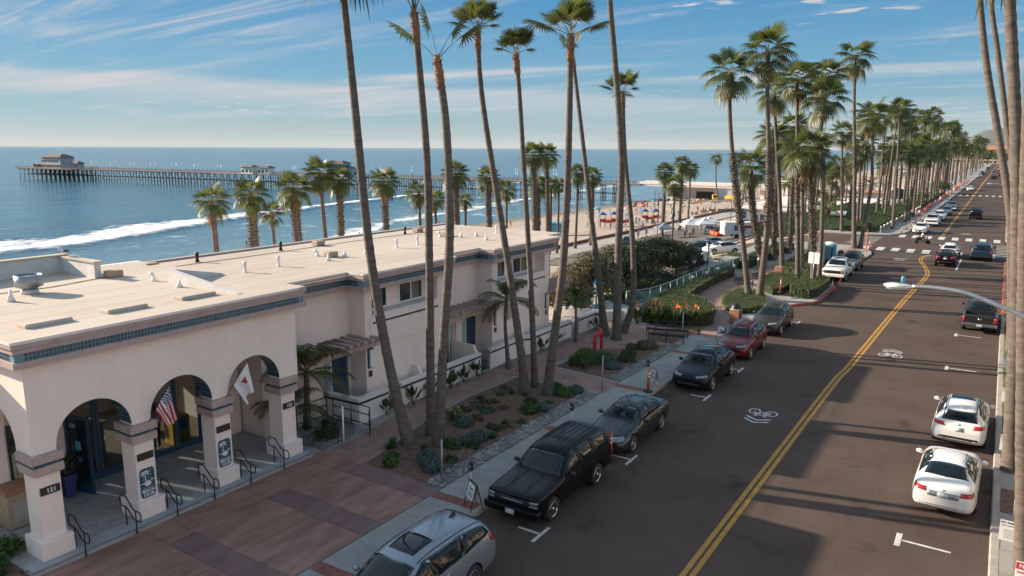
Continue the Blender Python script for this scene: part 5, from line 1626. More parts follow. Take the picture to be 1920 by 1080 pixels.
for i, (x, y, h) in enumerate(((-84, 262, 15), (-76, 268, 15.5))):
 palm(['left one of two thin palms standing in front of the yellow vehicles', 'right one of two thin palms standing in front of the yellow vehicles'][i], (x, y, hz(x, y)), [(-1.5, 0, h * .5), (-1.8 + i, 0, h)], .28, .22, 24, 75 + i, single=False, crown=1.15)
# rows along the far street (one mesh per crown, they are small)
rnd = random.Random(5)
FARP = []
y = 118.0
while y < 640:
 for x0, jx in ((-13.2, 1.0), (-17.5, 1.6)):
  if rnd.random() < 0.80:
   FARP.append((x0 + rnd.uniform(-jx, jx), y + rnd.uniform(-2, 2), rnd.choice((9.5, 10.5, 11, 12, 15.0, 16.5))))
 if rnd.random() < 0.55:
  FARP.append((-24 - rnd.uniform(0, 14), y + rnd.uniform(-3, 3), rnd.choice((8, 10, 13))))
 y += 6.5 if y < 300 else 11.0
FARP += [(-17.98, 144.7, 16.5), (-20, 128, 12.5), (-16.5, 152, 16.2), (-14.5, 175, 17.5), (-17, 186, 18.0), (-14.5, 196, 18.5), (-15.5, 207, 17.5)]
TRK = {}
for h in (8, 9.5, 10, 10.5, 11, 12, 12.5, 13, 15.0, 16.2, 16.5, 17.5, 18.0, 18.5):
 lean = random.Random(int(h * 10)).uniform(-.5, .5)
 TRK[h] = trunk_mesh([(0, 0, 0), (lean * .3, 0.1, h * .5), (lean, .2, h)], .2, .14, 1.4, ((h * .15, h * .6, .15),) if h < 13 else ((h * .3, h * .5, .15),), int(h * 3), n=8, step=.45)
for i, (x, y, h) in enumerate(FARP):
 g = 0.13 if x > -20 else hz(x, y)
 lab = 'one of the many palms lining the sea side of the far street' if x > -20 else 'one of the palms on the bank below the far street'
 t = thing('palm_tree', lab, 'palm tree', (x, y, g), rnd.uniform(0, 6.28), 'palms along the far street' if x > -20 else 'palms on the bank below the far street')
 me, top, d = TRK[h]
 put('trunk', me, t)
 k = rnd.uniform(.9, 1.15)
 put('crown', merged_crown(i % 5, 20), t, top + Vector((0, 0, .1)), (0, 0, rnd.uniform(0, 6.28)), (k, k, k))
# sparse palms far off on the promenade by the bandshell
for i in range(34):
 y = rnd.uniform(230, 520); x = -40 - rnd.uniform(0, 50)
 t = thing('palm_tree', 'one of the small distant palms scattered over the beach behind the bandshell', 'palm tree', (x, y, hz(x, y)), rnd.uniform(0, 6.28), 'distant palms on the beach')
 me, top, d = TRK[rnd.choice((10, 12, 13))]
 put('trunk', me, t)
 put('crown', merged_crown(i % 5, 20), t, top + Vector((0, 0, .1)), (0, 0, rnd.uniform(0, 6.28)))
# ---------------------------------------------------------------- feather palms
def feather(elev, L=1.9, n=26, seed=0, ll=0.5, mat=None):
 rnd = random.Random(seed)
 mat = mat or M['frond']
 mb = MB()
 a = R(elev); p = Vector((0, 0, 0)); pts = [p.copy()]; tang = []
 K = 14
 for k in range(K):
  d = Vector((math.cos(a), 0, math.sin(a)))
  p = p + d * (L / K); pts.append(p.copy()); tang.append(d)
  a -= R((105 if elev > 30 else 80) / K) * (0.4 + 1.2 * k / K)
 mb.tube(pts, [0.022 * (1 - i / (K + 2)) + .004 for i in range(K + 1)], M['petiole'], 4)
 for i in range(n):
  u = 0.14 + 0.86 * i / n
  k = min(K - 1, int(u * K))
  q = pts[k] + (pts[k + 1] - pts[k]) * (u * K - k)
  d = tang[k]
  l = ll * math.sin(PI * min(1, 0.12 + 0.88 * u)) ** 0.6 * rnd.uniform(.8, 1.1)
  for s in (-1, 1):
   side = Vector((0, s, 0))
   dir_ = (side * .8 + d * .55 + Vector((0, 0, .12))).normalized()
   m = q + dir_ * l * .55
   tip = q + dir_ * l + Vector((0, 0, -l * .42))
   w = d * 0.018
   mb.add([q - w, q + w, m + w * 1.1, m - w * 1.1, tip], [(0, 1, 2, 3), (3, 2, 4)], mat)
 return mb.mesh('frond')
FEA = {e: feather(e, seed=e + 100) for e in (75, 55, 35, 10, -20)}
FEAD = {e: feather(e, L=1.5, n=30, seed=e + 300, ll=.34, mat=M['leaf_bright']) for e in (75, 55, 35, 10, -20)}
def feather_palm(label, base, path, r, n, seed, sc=1.0, lib=FEA, name='feather_palm'):
 t = thing(name, label, 'palm tree', base)
 me, top, d = trunk_mesh([(0, 0, 0)] + path, r, r * .8, 1.5, (), seed, n=8, step=.16)
 put('trunk', me, t)
 rnd = random.Random(seed)
 es = list(lib)
 for k in range(n):
  put('frond', lib[es[k % len(es)]], t, top, (rnd.uniform(-.15, .15), 0, 2.4 * k + rnd.uniform(-.3, .3)), (sc * rnd.uniform(.85, 1.1),) * 3)
 return t
feather_palm('feather palm squeezed between the arcade end and the first door', (-22.35, 19.1, 0.2), [(0.05, 0, 1.2), (0.1, 0.0, 2.4)], .13, 18, 1, 1.2)
feather_palm('low young feather palm beside the ramp at the arcade end', (-22.2, 18.2, 0.2), [(0.0, 0, .5), (0.05, 0, 1.2)], .12, 14, 2, .9)
feather_palm('slender feather palm growing beside the second patio gate', (-20.35, 30.7, 0.15), [(-.12, 0, 1.2), (-.22, 0, 2.4), (-.15, 0, 3.6)], .10, 17, 3, 1.05)
feather_palm('dense dark feather palm on a thin trunk at the end of the terrace', (-20.1, 37.4, 0.15), [(0.02, 0, 1.2), (0.0, 0, 2.6)], .08, 22, 4, .85, FEAD)
PHX = [(-40, 205, 3.5), (-36, 212, 4.2), (-31, 232, 4), (-43, 196, 3.4), (-30, 165, 3.0), (-26, 142, 2.6), (-24, 250, 6), (-22, 275, 7), (-24, 132, 2.0), (-46, 228, 4)]
for i, (x, y, h) in enumerate(PHX):
 t = thing('date_palm', 'one of the broad feather-leaved date palms below the promenade', 'palm tree', (x, y, hz(x, y)), i, 'date palms below the promenade')
 me, top, d = trunk_mesh([(0, 0, 0), (0, 0, h * .5), (0, 0.1, h)], .35, .3, 1.2, ((0.5, h, .25),), i, n=8, step=.4)
 put('trunk', me, t)
 for k in range(20):
  put('frond', FEA[(75, 55, 35, 10, -20)[k % 5]], t, top, (0, 0, 2.4 * k), (1.9,) * 3)
# ---------------------------------------------------------------- shrubs, hedges, trees
def leaf_cloud(mb, blobs, n, size, mat, seed=0, up_bias=0.25, shell=0.55):
 """scatter leaf-sized faces through ellipsoid blobs [(centre, radii)]"""
 rnd = random.Random(seed)
 vol = [b[1][0] * b[1][1] * b[1][2] for b in blobs]
 tot = sum(vol)
 vs, fs = [], []
 for (c, r), v in zip(blobs, vol):
  k = int(n * v / tot)
  for _ in range(k):
   while True:
    d = Vector((rnd.gauss(0, 1), rnd.gauss(0, 1), rnd.gauss(0, 1)))
    if d.length > 0.01:
     d.normalize(); break
   rr_ = 1 - shell * rnd.random() ** 1.8
   lump = 1 + 0.22 * noise.noise(Vector((d.x * 2.3 + c[0], d.y * 2.3 + c[1], d.z * 2.3)))
   p = Vector(c) + Vector((d.x * r[0], d.y * r[1], d.z * r[2])) * rr_ * lump
   nrm = (d + Vector((rnd.uniform(-1, 1), rnd.uniform(-1, 1), rnd.uniform(-1, 1))) * .9 + Vector((0, 0, up_bias))).normalized()
   a = nrm.orthogonal().normalized()
   a = (Matrix.Rotation(rnd.uniform(0, 6.28), 3, nrm) @ a)
   b = nrm.cross(a)
   s = size * rnd.uniform(.6, 1.35)
   i = len(vs)
   vs += [p - a * s, p + b * s * .45, p + a * s, p - b * s * .45]
   fs.append((i, i + 1, i + 2, i + 3))
 mb.add(vs, fs, mat)
def box_cloud(mb, poly, z0, z1, n, size, mat, seed=0):
 """leaves over the outside of a clipped hedge with the outline poly"""
 rnd = random.Random(seed)
 edges = list(zip(poly, poly[1:] + poly[:1]))
 per = [math.hypot(b[0] - a[0], b[1] - a[1]) for a, b in edges]
 xs_ = [p[0] for p in poly]; ys_ = [p[1] for p in poly]
 def inside(x, y):
  c = False
  for (x1, y1), (x2, y2) in edges:
   if (y1 > y) != (y2 > y) and x < (x2 - x1) * (y - y1) / (y2 - y1) + x1:
    c = not c
  return c
 area = abs(sum(a[0] * b[1] - b[0] * a[1] for a, b in edges)) / 2
 side = sum(per) * (z1 - z0)
 vs, fs = [], []
 cx_ = sum(xs_) / len(xs_); cy_ = sum(ys_) / len(ys_)
 for _ in range(n):
  if rnd.random() < area / (area + side):
   while True:
    x, y = rnd.uniform(min(xs_), max(xs_)), rnd.uniform(min(ys_), max(ys_))
    if inside(x, y): break
   p = Vector((x, y, z1 + 0.09 * noise.noise(Vector((x * 1.3, y * 1.3, 0))) + rnd.uniform(-.12, .03)))
   nrm = Vector((0, 0, 1))
  else:
   (x1, y1), (x2, y2) = rnd.choices(edges, per)[0]
   u = rnd.random()
   x, y = x1 + (x2 - x1) * u, y1 + (y2 - y1) * u
   d = Vector((y2 - y1, x1 - x2, 0)).normalized()
   z = z0 + (z1 - z0) * rnd.random() ** .8
   p = Vector((x, y, z)) + d * (0.07 * noise.noise(Vector((x * 1.5, y * 1.5, z * 2))) + rnd.uniform(-.12, .03))
   nrm = d
  nrm = (nrm + Vector((rnd.uniform(-1, 1), rnd.uniform(-1, 1), rnd.uniform(-.6, 1))) * .8).normalized()
  a = nrm.orthogonal().normalized(); a = Matrix.Rotation(rnd.uniform(0, 6.28), 3, nrm) @ a
  b = nrm.cross(a); s = size * rnd.uniform(.6, 1.3); i = len(vs)
  vs += [p - a * s, p + b * s * .5, p + a * s, p - b * s * .5]
  fs.append((i, i + 1, i + 2, i + 3))
 mb.add(vs, fs, mat)
core = pm('hedge_core', (0.03, 0.04, 0.016), 0.95, var=0.3, scale=6)
def shrink(poly, k):
 cx_ = sum(p[0] for p in poly) / len(poly); cy_ = sum(p[1] for p in poly) / len(poly)
 out = []
 for x, y in poly:
  d = Vector((x - cx_, y - cy_, 0)); l = d.length
  d *= max(0, (l - k)) / l
  out.append((cx_ + d.x, cy_ + d.y))
 return out
def hedge(label, poly, z0, z1, dens=260, size=0.06, mat=None, seed=0, group=None):
 mb = MB()
 mb.prism(shrink(poly, .12), z0, z1 - .1, core)
 o = tag(mb.build('hedge'), label, 'hedge', group)
 per = sum(math.hypot(b[0] - a[0], b[1] - a[1]) for a, b in zip(poly, poly[1:] + poly[:1]))
 area = abs(sum(a[0] * b[1] - b[0] * a[1] for a, b in zip(poly, poly[1:] + poly[:1]))) / 2
 m_ = MB(); box_cloud(m_, poly, z0, z1, int(dens * (area + per * (z1 - z0))), size, mat or M['leaf_hedge'], seed)
 f = m_.build('foliage', o, fix=False)
 f['kind'] = 'stuff'
 return o
hedge('big clipped hedge behind the black bench rails, sunlit on top', soft([(-19.0, 44.3), (-17.0, 44.6), (-15.2, 45.2), (-14.9, 46.8), (-15.8, 48.6), (-17.3, 50.4), (-18.9, 50.0), (-19.4, 46.5), (-19.0, 44.3)], 3)[:-1], .1, 1.15, 330, .055, seed=1)
hedge('long low hedge along the glass fence and the curving path', [(-20.3, 50.5), (-18.5, 51.5), (-19.0, 54.5), (-19.4, 60), (-19.4, 66), (-20.1, 66), (-20.2, 58), (-20.4, 53)], .1, .85, 330, .05, seed=2)
hedge('dark rounded hedge on the island round the two palm feet', soft([(-15.2, 50.6), (-16.4, 53.2), (-16.8, 56.2), (-16.4, 58.6), (-15.0, 57.5), (-13.8, 55.2), (-13.4, 52.4), (-14.2, 50.4), (-15.2, 50.6)], 3)[:-1], .1, .62, 260, .05, seed=3)
hedge('low hedge right of the bench, left of the dirt gap', [(-15.8, 60.5), (-14.2, 58.6), (-13.6, 59.6), (-13.7, 65.0), (-14.5, 67.0), (-16.4, 66.5)], .1, .75, 300, .05, seed=4)
hedge('clipped hedge in the kerb corner with the red kerb', [(-12.9, 58.8), (-11.5, 58.6), (-11.1, 60), (-11.1, 65), (-12.0, 66.3), (-13.2, 66.3), (-13.3, 60.5)], .1, .9, 300, .055, seed=5)
hedge('wide hedge at the back of the promenade cluster', [(-16.8, 69.5), (-13.6, 68.5), (-13.4, 78), (-16.6, 80)], .1, .9, 170, .06, seed=6)
hedge('dark hedge between the car park and the promenade palms', [(-21.0, 70), (-19.5, 70), (-19.2, 88), (-21, 89)], -.2, .9, 170, .06, M['leaf'], seed=7)
hedge('hedge behind the row of white bollards across the side street', [(-18.5, 112), (-14.2, 112.5), (-13.2, 150), (-17.5, 150)], .1, 1.0, 60, .09, M['leaf'], seed=8)
hedge('long sunlit hedge farther along the promenade', [(-17.5, 153), (-12.8, 153), (-12.5, 215), (-17, 215)], .1, .9, 45, .11, M['leaf_hedge'], seed=9)
hedge('green bank of ground cover behind the side street corner', [(-30, 113), (-19, 112), (-19, 170), (-27, 170)], -1.6, .4, 24, .14, M['leaf'], seed=10)
def shrub(label, x, y, z, r, h, n, size, mat, seed, group=None, name='shrub', flowers=None):
 mb = MB()
 rnd = random.Random(seed)
 bl = [((0, 0, h * .45), (r, r, h * .55))] + [((rnd.uniform(-.5, .5) * r, rnd.uniform(-.5, .5) * r, h * rnd.uniform(.4, .7)), (r * .55, r * .55, h * .4)) for _ in range(3)]
 leaf_cloud(mb, bl, n, size, mat, seed, shell=.9)
 if flowers:
  leaf_cloud(mb, [((0, 0, h * .8), (r * .9, r * .9, h * .35))], 26, .045, flowers, seed + 9)
 o = mb.build(name, fix=False, loc=(x, y, z))
 return tag(o, label, 'shrub', group)
def blade_tuft(label, x, y, z, n, l, mat, seed, group=None, name='grass_tuft', w=.02, lean=.6):
 rnd = random.Random(seed)
 mb = MB(); vs, fs = [], []
 for _ in range(n):
  t = rnd.uniform(0, 6.28); le = rnd.uniform(.1, 1) * lean; ll = l * rnd.uniform(.6, 1.1)
  o = Vector((rnd.uniform(-.1, .1), rnd.uniform(-.1, .1), 0))
  q = Vector((math.cos(t), math.sin(t), 0)); s = Vector((-math.sin(t), math.cos(t), 0)) * w
  m = o + q * ll * le * .4 + Vector((0, 0, ll * .6)); e = o + q * ll * le + Vector((0, 0, ll * (1 - .35 * le)))
  b = len(vs)
  vs += [o + s, o - s, m - s, m + s, e]
  fs += [(b, b + 1, b + 2, b + 3), (b + 3, b + 2, b + 4)]
 mb.add(vs, fs, mat)
 return tag(mb.build(name, fix=False, loc=(x, y, z)), label, 'plant', group)
zb = .2
for i, (x, y) in enumerate(((-18.34, 24.4), (-18.26, 25.6), (-17.92, 25.83), (-17.48, 24.98), (-17.15, 25.52), (-17.94, 24.83), (-17.47, 23.91), (-15.98, 23.4), (-15.75, 23.9), (-15.6, 24.5), (-15.9, 22.5), (-18.28, 26.89), (-18.55, 27.5), (-15.8, 27.14), (-16.3, 25.97), (-18.7, 25.9))):
 shrub('small dark cushion plant among the others in the bark bed', x, y, zb - .04, .25 + .04 * (i % 3), .2, 240, .045, M['leaf'] if i % 4 else M['leaf_tan'], 200 + i, 'cushion plants in the bark bed', 'cushion_plant')
SB = [(-17.25, 18.4, .3, .35, 'leaf_bright', 'small green bush at the forecourt corner of the bark bed'), (-17.6, 18.9, .25, .3, 'leaf_bright', 'second small green bush behind the forecourt corner'), (-16.3, 19.3, .42, .55, 'leaf_grey', 'grey-green bush left of the bare sign post'), (-15.75, 18.9, .38, .45, 'leaf_grey', 'grey-green bush right of the bare sign post'), (-16.3, 20.8, .35, .5, 'leaf_bright', 'green bush in front of the straight palm pair'), (-16.1, 21.4, .3, .4, 'leaf_grey', 'grey bush behind the green one by the palm pair'), (-17.38, 22.94, .45, .45, 'leaf_grey', 'wide grey bush behind the curved palm'), (-18.0, 23.2, .35, .6, 'leaf_bright', 'green bush with yellow flowers behind the curved palm'), (-15.95, 21.9, .42, .5, 'leaf_grey', 'round silvery bush beside the gravel strip'), (-15.75, 21.3, .3, .35, 'leaf', 'dark bush touching the gravel strip'), (-15.9, 25.7, .38, .5, 'leaf_bright', 'bright green bush near the black sport utility car'), (-15.65, 26.3, .32, .4, 'leaf_grey', 'grey bush behind the bright green one at the gravel'), (-16.6, 26.8, .3, .3, 'leaf', 'low dark bush at the middle of the bark bed'), (-15.9, 28.6, .5, .4, 'leaf_bright', 'spreading green bush at the far end of the bark bed'), (-15.6, 29.2, .4, .4, 'leaf_grey', 'low grey-green bush beside the crossing path'), (-16.8, 29.3, .35, .3, 'leaf', 'dark low bush left of the crossing path'), (-17.4, 33.5, .8, .8, 'leaf_bright', 'large feathery green bush before the red standpipe'), (-16.6, 34.3, .7, .65, 'leaf_bright', 'wide green bush right of the red standpipe'), (-17.9, 34.6, .6, .6, 'leaf', 'dark green bush close to the red standpipe'), (-15.9, 33.6, .5, .4, 'leaf_grey', 'low grey bush at the gravel strip of the second bed'), (-15.8, 35.2, .5, .45, 'leaf', 'dark low bush beside the pavement in the second bed'), (-16.2, 36.4, .4, .4, 'leaf', 'small dark bush at the far end of the second bed'), (-15.9, 38.2, .6, .55, 'leaf_tan', 'dry brownish bush in front of the black rails'), (-16.6, 37.6, .35, .4, 'leaf_bright', 'small bright bush in front of the trio of palms'), (-21.0, 18.9, .5, .8, 'leaf', 'leafy bush in the gravel beside the arcade'), (-21.3, 19.3, .4, .6, 'leaf_bright', 'bright leaves behind the bush in the arcade gravel'), (-22.0, 7.9, .6, .6, 'leaf_bright', 'bright green bush at the left end of the arcade'), (-21.3, 7.2, .6, .5, 'leaf', 'dark bush beside the corner column'), (-22.9, 7.3, .7, .6, 'leaf', 'dark bush at the lower left corner'), (-21.6, 5.9, .7, .5, 'leaf_bright', 'low green bush before the corner column')]
for i, (x, y, r, h, m_, lab) in enumerate(SB):
 shrub(lab, x, y, zb - .05, r, h, int(1500 * (r / .4) ** 1.3), .05, M[m_], 300 + i, flowers=M['flower_yellow'] if 'yellow' in lab else None)
for i, (x, y, lab) in enumerate(((-17.9, 32.9, 'tall wispy grass at the corner of the second bed'), (-17.0, 32.7, 'wispy grass left of the crossing path end'), (-18.2, 19.6, 'thin dry grass at the foot of the leaning palm'), (-16.9, 19.9, 'dry tuft in front of the curved palm'), (-16.2, 35.6, 'wispy grass in the middle of the second bed'))):
 blade_tuft(lab, x, y, .18, 90, .55, M['leaf_bright'] if i % 2 == 0 else M['leaf_tan'], 400 + i, w=.012)
rnd = random.Random(77)
k_ = 0
while k_ < 26:
 y_ = rnd.uniform(18.6, 29.4); x_ = rnd.uniform(-19.0, -15.6)
 if x_ < -18.4 - .08 * (y_ - 19): continue
 k_ += 1
 if k_ % 2:
  blade_tuft('low grassy tuft scattered in the bark bed', x_, y_, .18, 60, .28, M['leaf' if k_ % 3 else 'leaf_tan'], 900 + k_, 'grassy tufts in the bark bed', w=.012, lean=.9)
 else:
  shrub('low spreading ground plant scattered in the bark bed', x_, y_, .16, rnd.uniform(.16, .3), .2, 320, .045, M['leaf' if k_ % 4 else 'leaf_grey'], 900 + k_, 'low ground plants in the bark bed', 'ground_plant')
def strelitzia(label, x, y, z, n, h, seed, flowers=0, name='bird_of_paradise'):
 t = thing(name, label, 'plant', (x, y, z))
 rnd = random.Random(seed)
 for k in range(n):
  a = rnd.uniform(0, 6.28); le = rnd.uniform(.1, .75); l = h * rnd.uniform(.75, 1.1)
  d = Vector((math.cos(a) * le, math.sin(a) * le, 1)).normalized()
  b0 = d * l * .45; tip = d * l + Vector((math.cos(a), math.sin(a), -.3)) * .12 * le
  s = Vector((-math.sin(a), math.cos(a), 0)); w = .10 * h
  m0 = b0 + (tip - b0) * .35; m1 = b0 + (tip - b0) * .7
  nn = (tip - b0).cross(s).normalized() * .03
  mb = MB()
  mb.tube([(0, 0, 0), b0 * .5, b0], .012, M['petiole'], 4, cap=False)
  mb.add([b0, m0 + s * w, m1 + s * w * .75, tip, m1 - s * w * .75, m0 - s * w, m0 + nn, m1 + nn], [(0, 6, 1), (1, 6, 7, 2), (2, 7, 3), (0, 5, 6), (5, 4, 7, 6), (4, 3, 7)], M['leaf'])
  mb.build('leaf', t, fix=False)
 for k in range(flowers):
  a = rnd.uniform(0, 6.28); le = rnd.uniform(.05, .6)
  d = Vector((math.cos(a) * le, math.sin(a) * le, 1)).normalized() * h * rnd.uniform(.95, 1.25)
  mb = MB(); mb.tube([(0, 0, 0), d], .012, M['petiole'], 4)
  s = Vector((math.cos(a), math.sin(a), 0))
  for q in range(4):
   e = d + (s * rnd.uniform(.02, .2) + Vector((rnd.uniform(-.1, .1), rnd.uniform(-.1, .1), rnd.uniform(.08, .24))))
   w = Vector((-s.y, s.x, 0)) * .035
   mb.add([d, (d + e) / 2 + w, e, (d + e) / 2 - w], [(0, 1, 2, 3)], M['flower_orange'])
  mb.build('flower', t, fix=False)
 return t
for i, (x, y, n, lab) in enumerate(((-20.95, 22.2, 10, 'broad-leaved plant at the corner of the first patio wall'), (-20.9, 23.9, 14, 'spiky leaf clump right of the first patio gate'), (-20.85, 25.0, 12, 'second spiky leaf clump along the long patio wall'), (-20.85, 26.5, 16, 'wide spiky leaf clump in the middle of the long patio wall'), (-20.9, 27.6, 12, 'leaf clump right of the middle of the long patio wall'), (-20.9, 28.7, 13, 'leaf clump just before the second patio gate'), (-20.7, 34.6, 13, 'leaf clump along the far stepped patio wall'), (-20.65, 36.1, 12, 'second leaf clump along the far stepped patio wall'), (-20.3, 40.6, 12, 'leaf clump before the short far patio wall'))):
 strelitzia(lab, x, y, .12, n, .95, 500 + i)
for i, (x, y, n, f, lab) in enumerate(((-18.9, 43.6, 18, 7, 'orange-flowered plant at the left end of the big hedge'), (-17.8, 44.0, 22, 12, 'clump thick with orange flowers in front of the big hedge'), (-16.7, 44.3, 20, 12, 'orange-flowered clump in the middle of the big hedge'), (-15.8, 44.9, 16, 9, 'orange-flowered clump near the right end of the big hedge'))):
 strelitzia(lab, x, y, .12, n, 1.25, 520 + i, f)
def tree(label, x, y, z, h, blobs, n, size, mat, seed, trunk=.16, name='tree'):
 t = thing(name, label, 'tree', (x, y, z))
 mb = MB()
 rnd = random.Random(seed)
 fork = Vector((rnd.uniform(-.2, .2), rnd.uniform(-.2, .2), h * .3))
 mb.tube([(0, 0, -.3), fork * .5 + Vector((.06, .05, 0)), fork], [trunk * 1.3, trunk, trunk * .85], M['bark'], 8)
 for c, r in blobs:
  c = Vector(c); mid = fork + (c - fork) * .5 + Vector((rnd.uniform(-.2, .2), rnd.uniform(-.2, .2), -.1))
  mb.tube([fork, mid, c, c + Vector((0, 0, r[2] * .6))], [trunk * .6, trunk * .42, trunk * .25, .02], M['bark'], 6)
 mb.build('trunk', t)
 m_ = MB(); leaf_cloud(m_, blobs, n, size, mat, seed, .3, .6)
 m_.build('crown', t, fix=False)
 return t
def lobes(rx, ry, z0, z1, k, seed, rs=(.7, 1.1)):
 rnd = random.Random(seed); out = []
 for i in range(k):
  a = 2.4 * i; q = math.sqrt((i + .5) / k)
  r = rnd.uniform(*rs)
  out.append(((rx * q * math.cos(a), ry * q * math.sin(a), z0 + (z1 - z0) * (1 - q * .6) + rnd.uniform(-.3, .3)), (r, r, r * .72)))
 return out
tree('sunlit tan-green tree behind the blue lamp post', -26.5, 47.5, -1.6, 3.6, lobes(1.8, 2.0, .8, 3.4, 14, 1, (.75, 1.1)), 9000, .115, M['leaf_tan'], 601)
tree('pale olive bushy tree left of the dark spreading ones', -27.5, 52.5, -1.8, 4.4, lobes(2.1, 2.4, .9, 4.2, 15, 2, (.85, 1.25)), 11000, .115, M['leaf_tan'], 602)
tree('dark evergreen tree behind the trio of palm trunks', -27.5, 58.0, -1.8, 5.0, lobes(2.4, 3.0, 1.2, 4.7, 16, 3, (.95, 1.4)), 13000, .12, M['leaf_dark'], 603)
tree('widest dark tree with bare forked limbs over the bank', -26.8, 64.2, -1.6, 4.9, lobes(2.6, 3.2, 2.0, 4.7, 15, 4, (.95, 1.4)), 13000, .12, M['leaf_dark'], 604)
tree('low dark tree at the right end of the bank clump', -25.6, 69.5, -1.3, 3.6, lobes(1.9, 3.0, .9, 3.1, 13, 5, (.8, 1.2)), 10000, .12, M['leaf_dark'], 605)
tree('low dense bush at the foot of the bank trees', -24.2, 58.5, -1.0, 1.9, lobes(2.0, 4.6, .4, 1.7, 16, 6, (.8, 1.1)), 11000, .10, M['leaf_dark'], 606, .07, 'bush')
tree('dark bush behind the glass fence', -22.7, 63.5, -.6, 1.6, lobes(1.0, 2.4, .3, .8, 8, 7, (.5, .8)), 4500, .07, M['leaf'], 607, .06, 'bush')
tree('olive bush just behind the fence rail near the big hedge', -23.2, 50.5, -.8, 1.9, lobes(1.2, 2.2, .4, 1.2, 8, 8, (.5, .85)), 5000, .10, M['leaf'], 608, .07, 'bush')
tree('small round bush beside the street lamp with banners', -23.5, 74.0, -.8, 1.5, lobes(1.2, 1.8, .3, .8, 6, 9, (.5, .8)), 3000, .08, M['leaf'], 609, .06, 'bush')
tree('green bush near the white sports car', -23.5, 80.0, -.8, 1.5, lobes(1.2, 2.2, .3, .9, 6, 10, (.5, .8)), 3000, .08, M['leaf'], 610, .06, 'bush')
tree('round tree beside the far orange barriers', -13.5, 226, .13, 4, lobes(2.2, 5, 1.4, 2.6, 8, 11, (1.0, 1.6)), 2200, .2, M['leaf_hedge'], 611, .15)
for i, (x, y, s) in enumerate(((3.2, 112, 1.4), (3.4, 128, 1.2), (3.6, 150, 1.6), (3.8, 185, 1.5), (4.0, 230, 1.8), (4.2, 290, 2.2), (-1.0, 690, 4.5), (-13, 720, 5.5), (-20, 700, 5.0), (6, 380, 3))):
 tree(['small leafy street tree at the far right kerb', 'low leafy bush by the far right wall', 'leafy bush at the right edge of the far street', 'another leafy bush far along the right kerb', 'distant bush on the right of the street', 'distant tree on the right of the street', 'round green tree in front of the red-roofed building', 'dark green tree left of the red-roofed building', 'leftmost green tree by the far red-roofed building', 'far tree at the right kerb beyond the palms'][i], x, y, .13, 2.2 * s, lobes(1.0 * s, 1.2 * s, .8 * s, 1.8 * s, 6, 20 + i, (.5 * s, .8 * s)), 1300, .11 * s, M['leaf'], 620 + i, .1 * s)
# ================================================================ vehicles
# a body is lofted through cross-sections, smoothed, wheel arches are cut out, and windows, lamps and trim are laid onto the surface
def loft_body(st, W):
 """st: (y, z_bottom, z_belt, z_top, w_sill, w_belt, w_top) with widths relative to W/2"""
 rows = []
 for (y, zb, zbelt, zt, ws, wb, wt) in st:
  h = W / 2
  zm = zb + (zbelt - zb) * .55
  rows.append([(0, zb), (h * ws * .80, zb), (h * ws * .97, zb + .07), (h * max(ws, wb), zm), (h * wb, zbelt), (h * wt, zt - (zt - zbelt) * .10 - .012), (h * wt * .55, zt - .006), (0, zt)])
 me = bpy.data.meshes.new('body')
 b = bmesh.new()
 grid = []
 for (y, *_), r in zip(st, rows):
  right = [b.verts.new((x, y, z)) for x, z in r]
  left = [right[0]] + [b.verts.new((-x, y, z)) for x, z in r[1:-1]] + [right[-1]]
  grid.append((right, left))
 n = len(rows[0])
 for i in range(len(grid) - 1):
  for s in (0, 1):
   for k in range(n - 1):
    q = [grid[i][s][k], grid[i][s][k + 1], grid[i + 1][s][k + 1], grid[i + 1][s][k]]
    b.faces.new(q if s == 1 else q[::-1])
 for e in (0, -1):
  r, l = grid[e]
  for k in range(n - 1):
   q = [r[k], r[k + 1], l[k + 1], l[k]]
   u = []
   for v in q:
    if v not in u: u.append(v)
   b.faces.new(u)
 bmesh.ops.recalc_face_normals(b, faces=b.faces)
 b.to_mesh(me); b.free()
 return me
def evaluated(me, mods):
 o = bpy.data.objects.new('tmp', me)
 COL.objects.link(o)
 mods(o)
 dg = bpy.context.evaluated_depsgraph_get()
 out = bpy.data.meshes.new_from_object(o.evaluated_get(dg))
 bpy.data.objects.remove(o)
 return out
def wheel_meshes(r, w, spokes, chrome=False):
 mx = Matrix.Rotation(PI / 2, 4, 'Y')
 t = MB()
 t.lathe([(r * .62, -w / 2), (r * .93, -w / 2), (r, -w / 2 + .035), (r, w / 2 - .035), (r * .93, w / 2), (r * .66, w / 2 - .005), (r * .62, w / 2 - .03)], M['rubber'], 28, mtx=mx)
 m = MB()
 mat = M['chrome'] if chrome else M['alloy']
 m.lathe([(r * .60, w / 2 - .07), (r * .665, w / 2 - .012), (r * .645, w / 2 + .002), (r * .60, w / 2 - .015), (r * .58, w / 2 - .06), (r * .2, w / 2 - .07)], mat, 28, mtx=mx)
 m.lathe([(r * .62, w / 2 - .09), (r * .62, w / 2 - .085), (.02, w / 2 - .085)], M['wheel_well'], 20, mtx=mx)
 m.lathe([(.075, w / 2 - .06), (.07, w / 2 - .012), (.02, w / 2 - .005)], mat, 12, mtx=mx)
 for k in range(spokes):
  a = 2 * PI * k / spokes
  for da in (-.11, .11) if spokes <= 6 else (0,):
   rot = Matrix.Rotation(a + da * .5, 4, 'X')
   m.box(w / 2 - .055, w / 2 - .012, -.022, .022, .05, r * .625, mat, rot @ Matrix.Rotation(da * .5, 4, 'X'))
 return t.fixed('tyre'), m.fixed('rim')
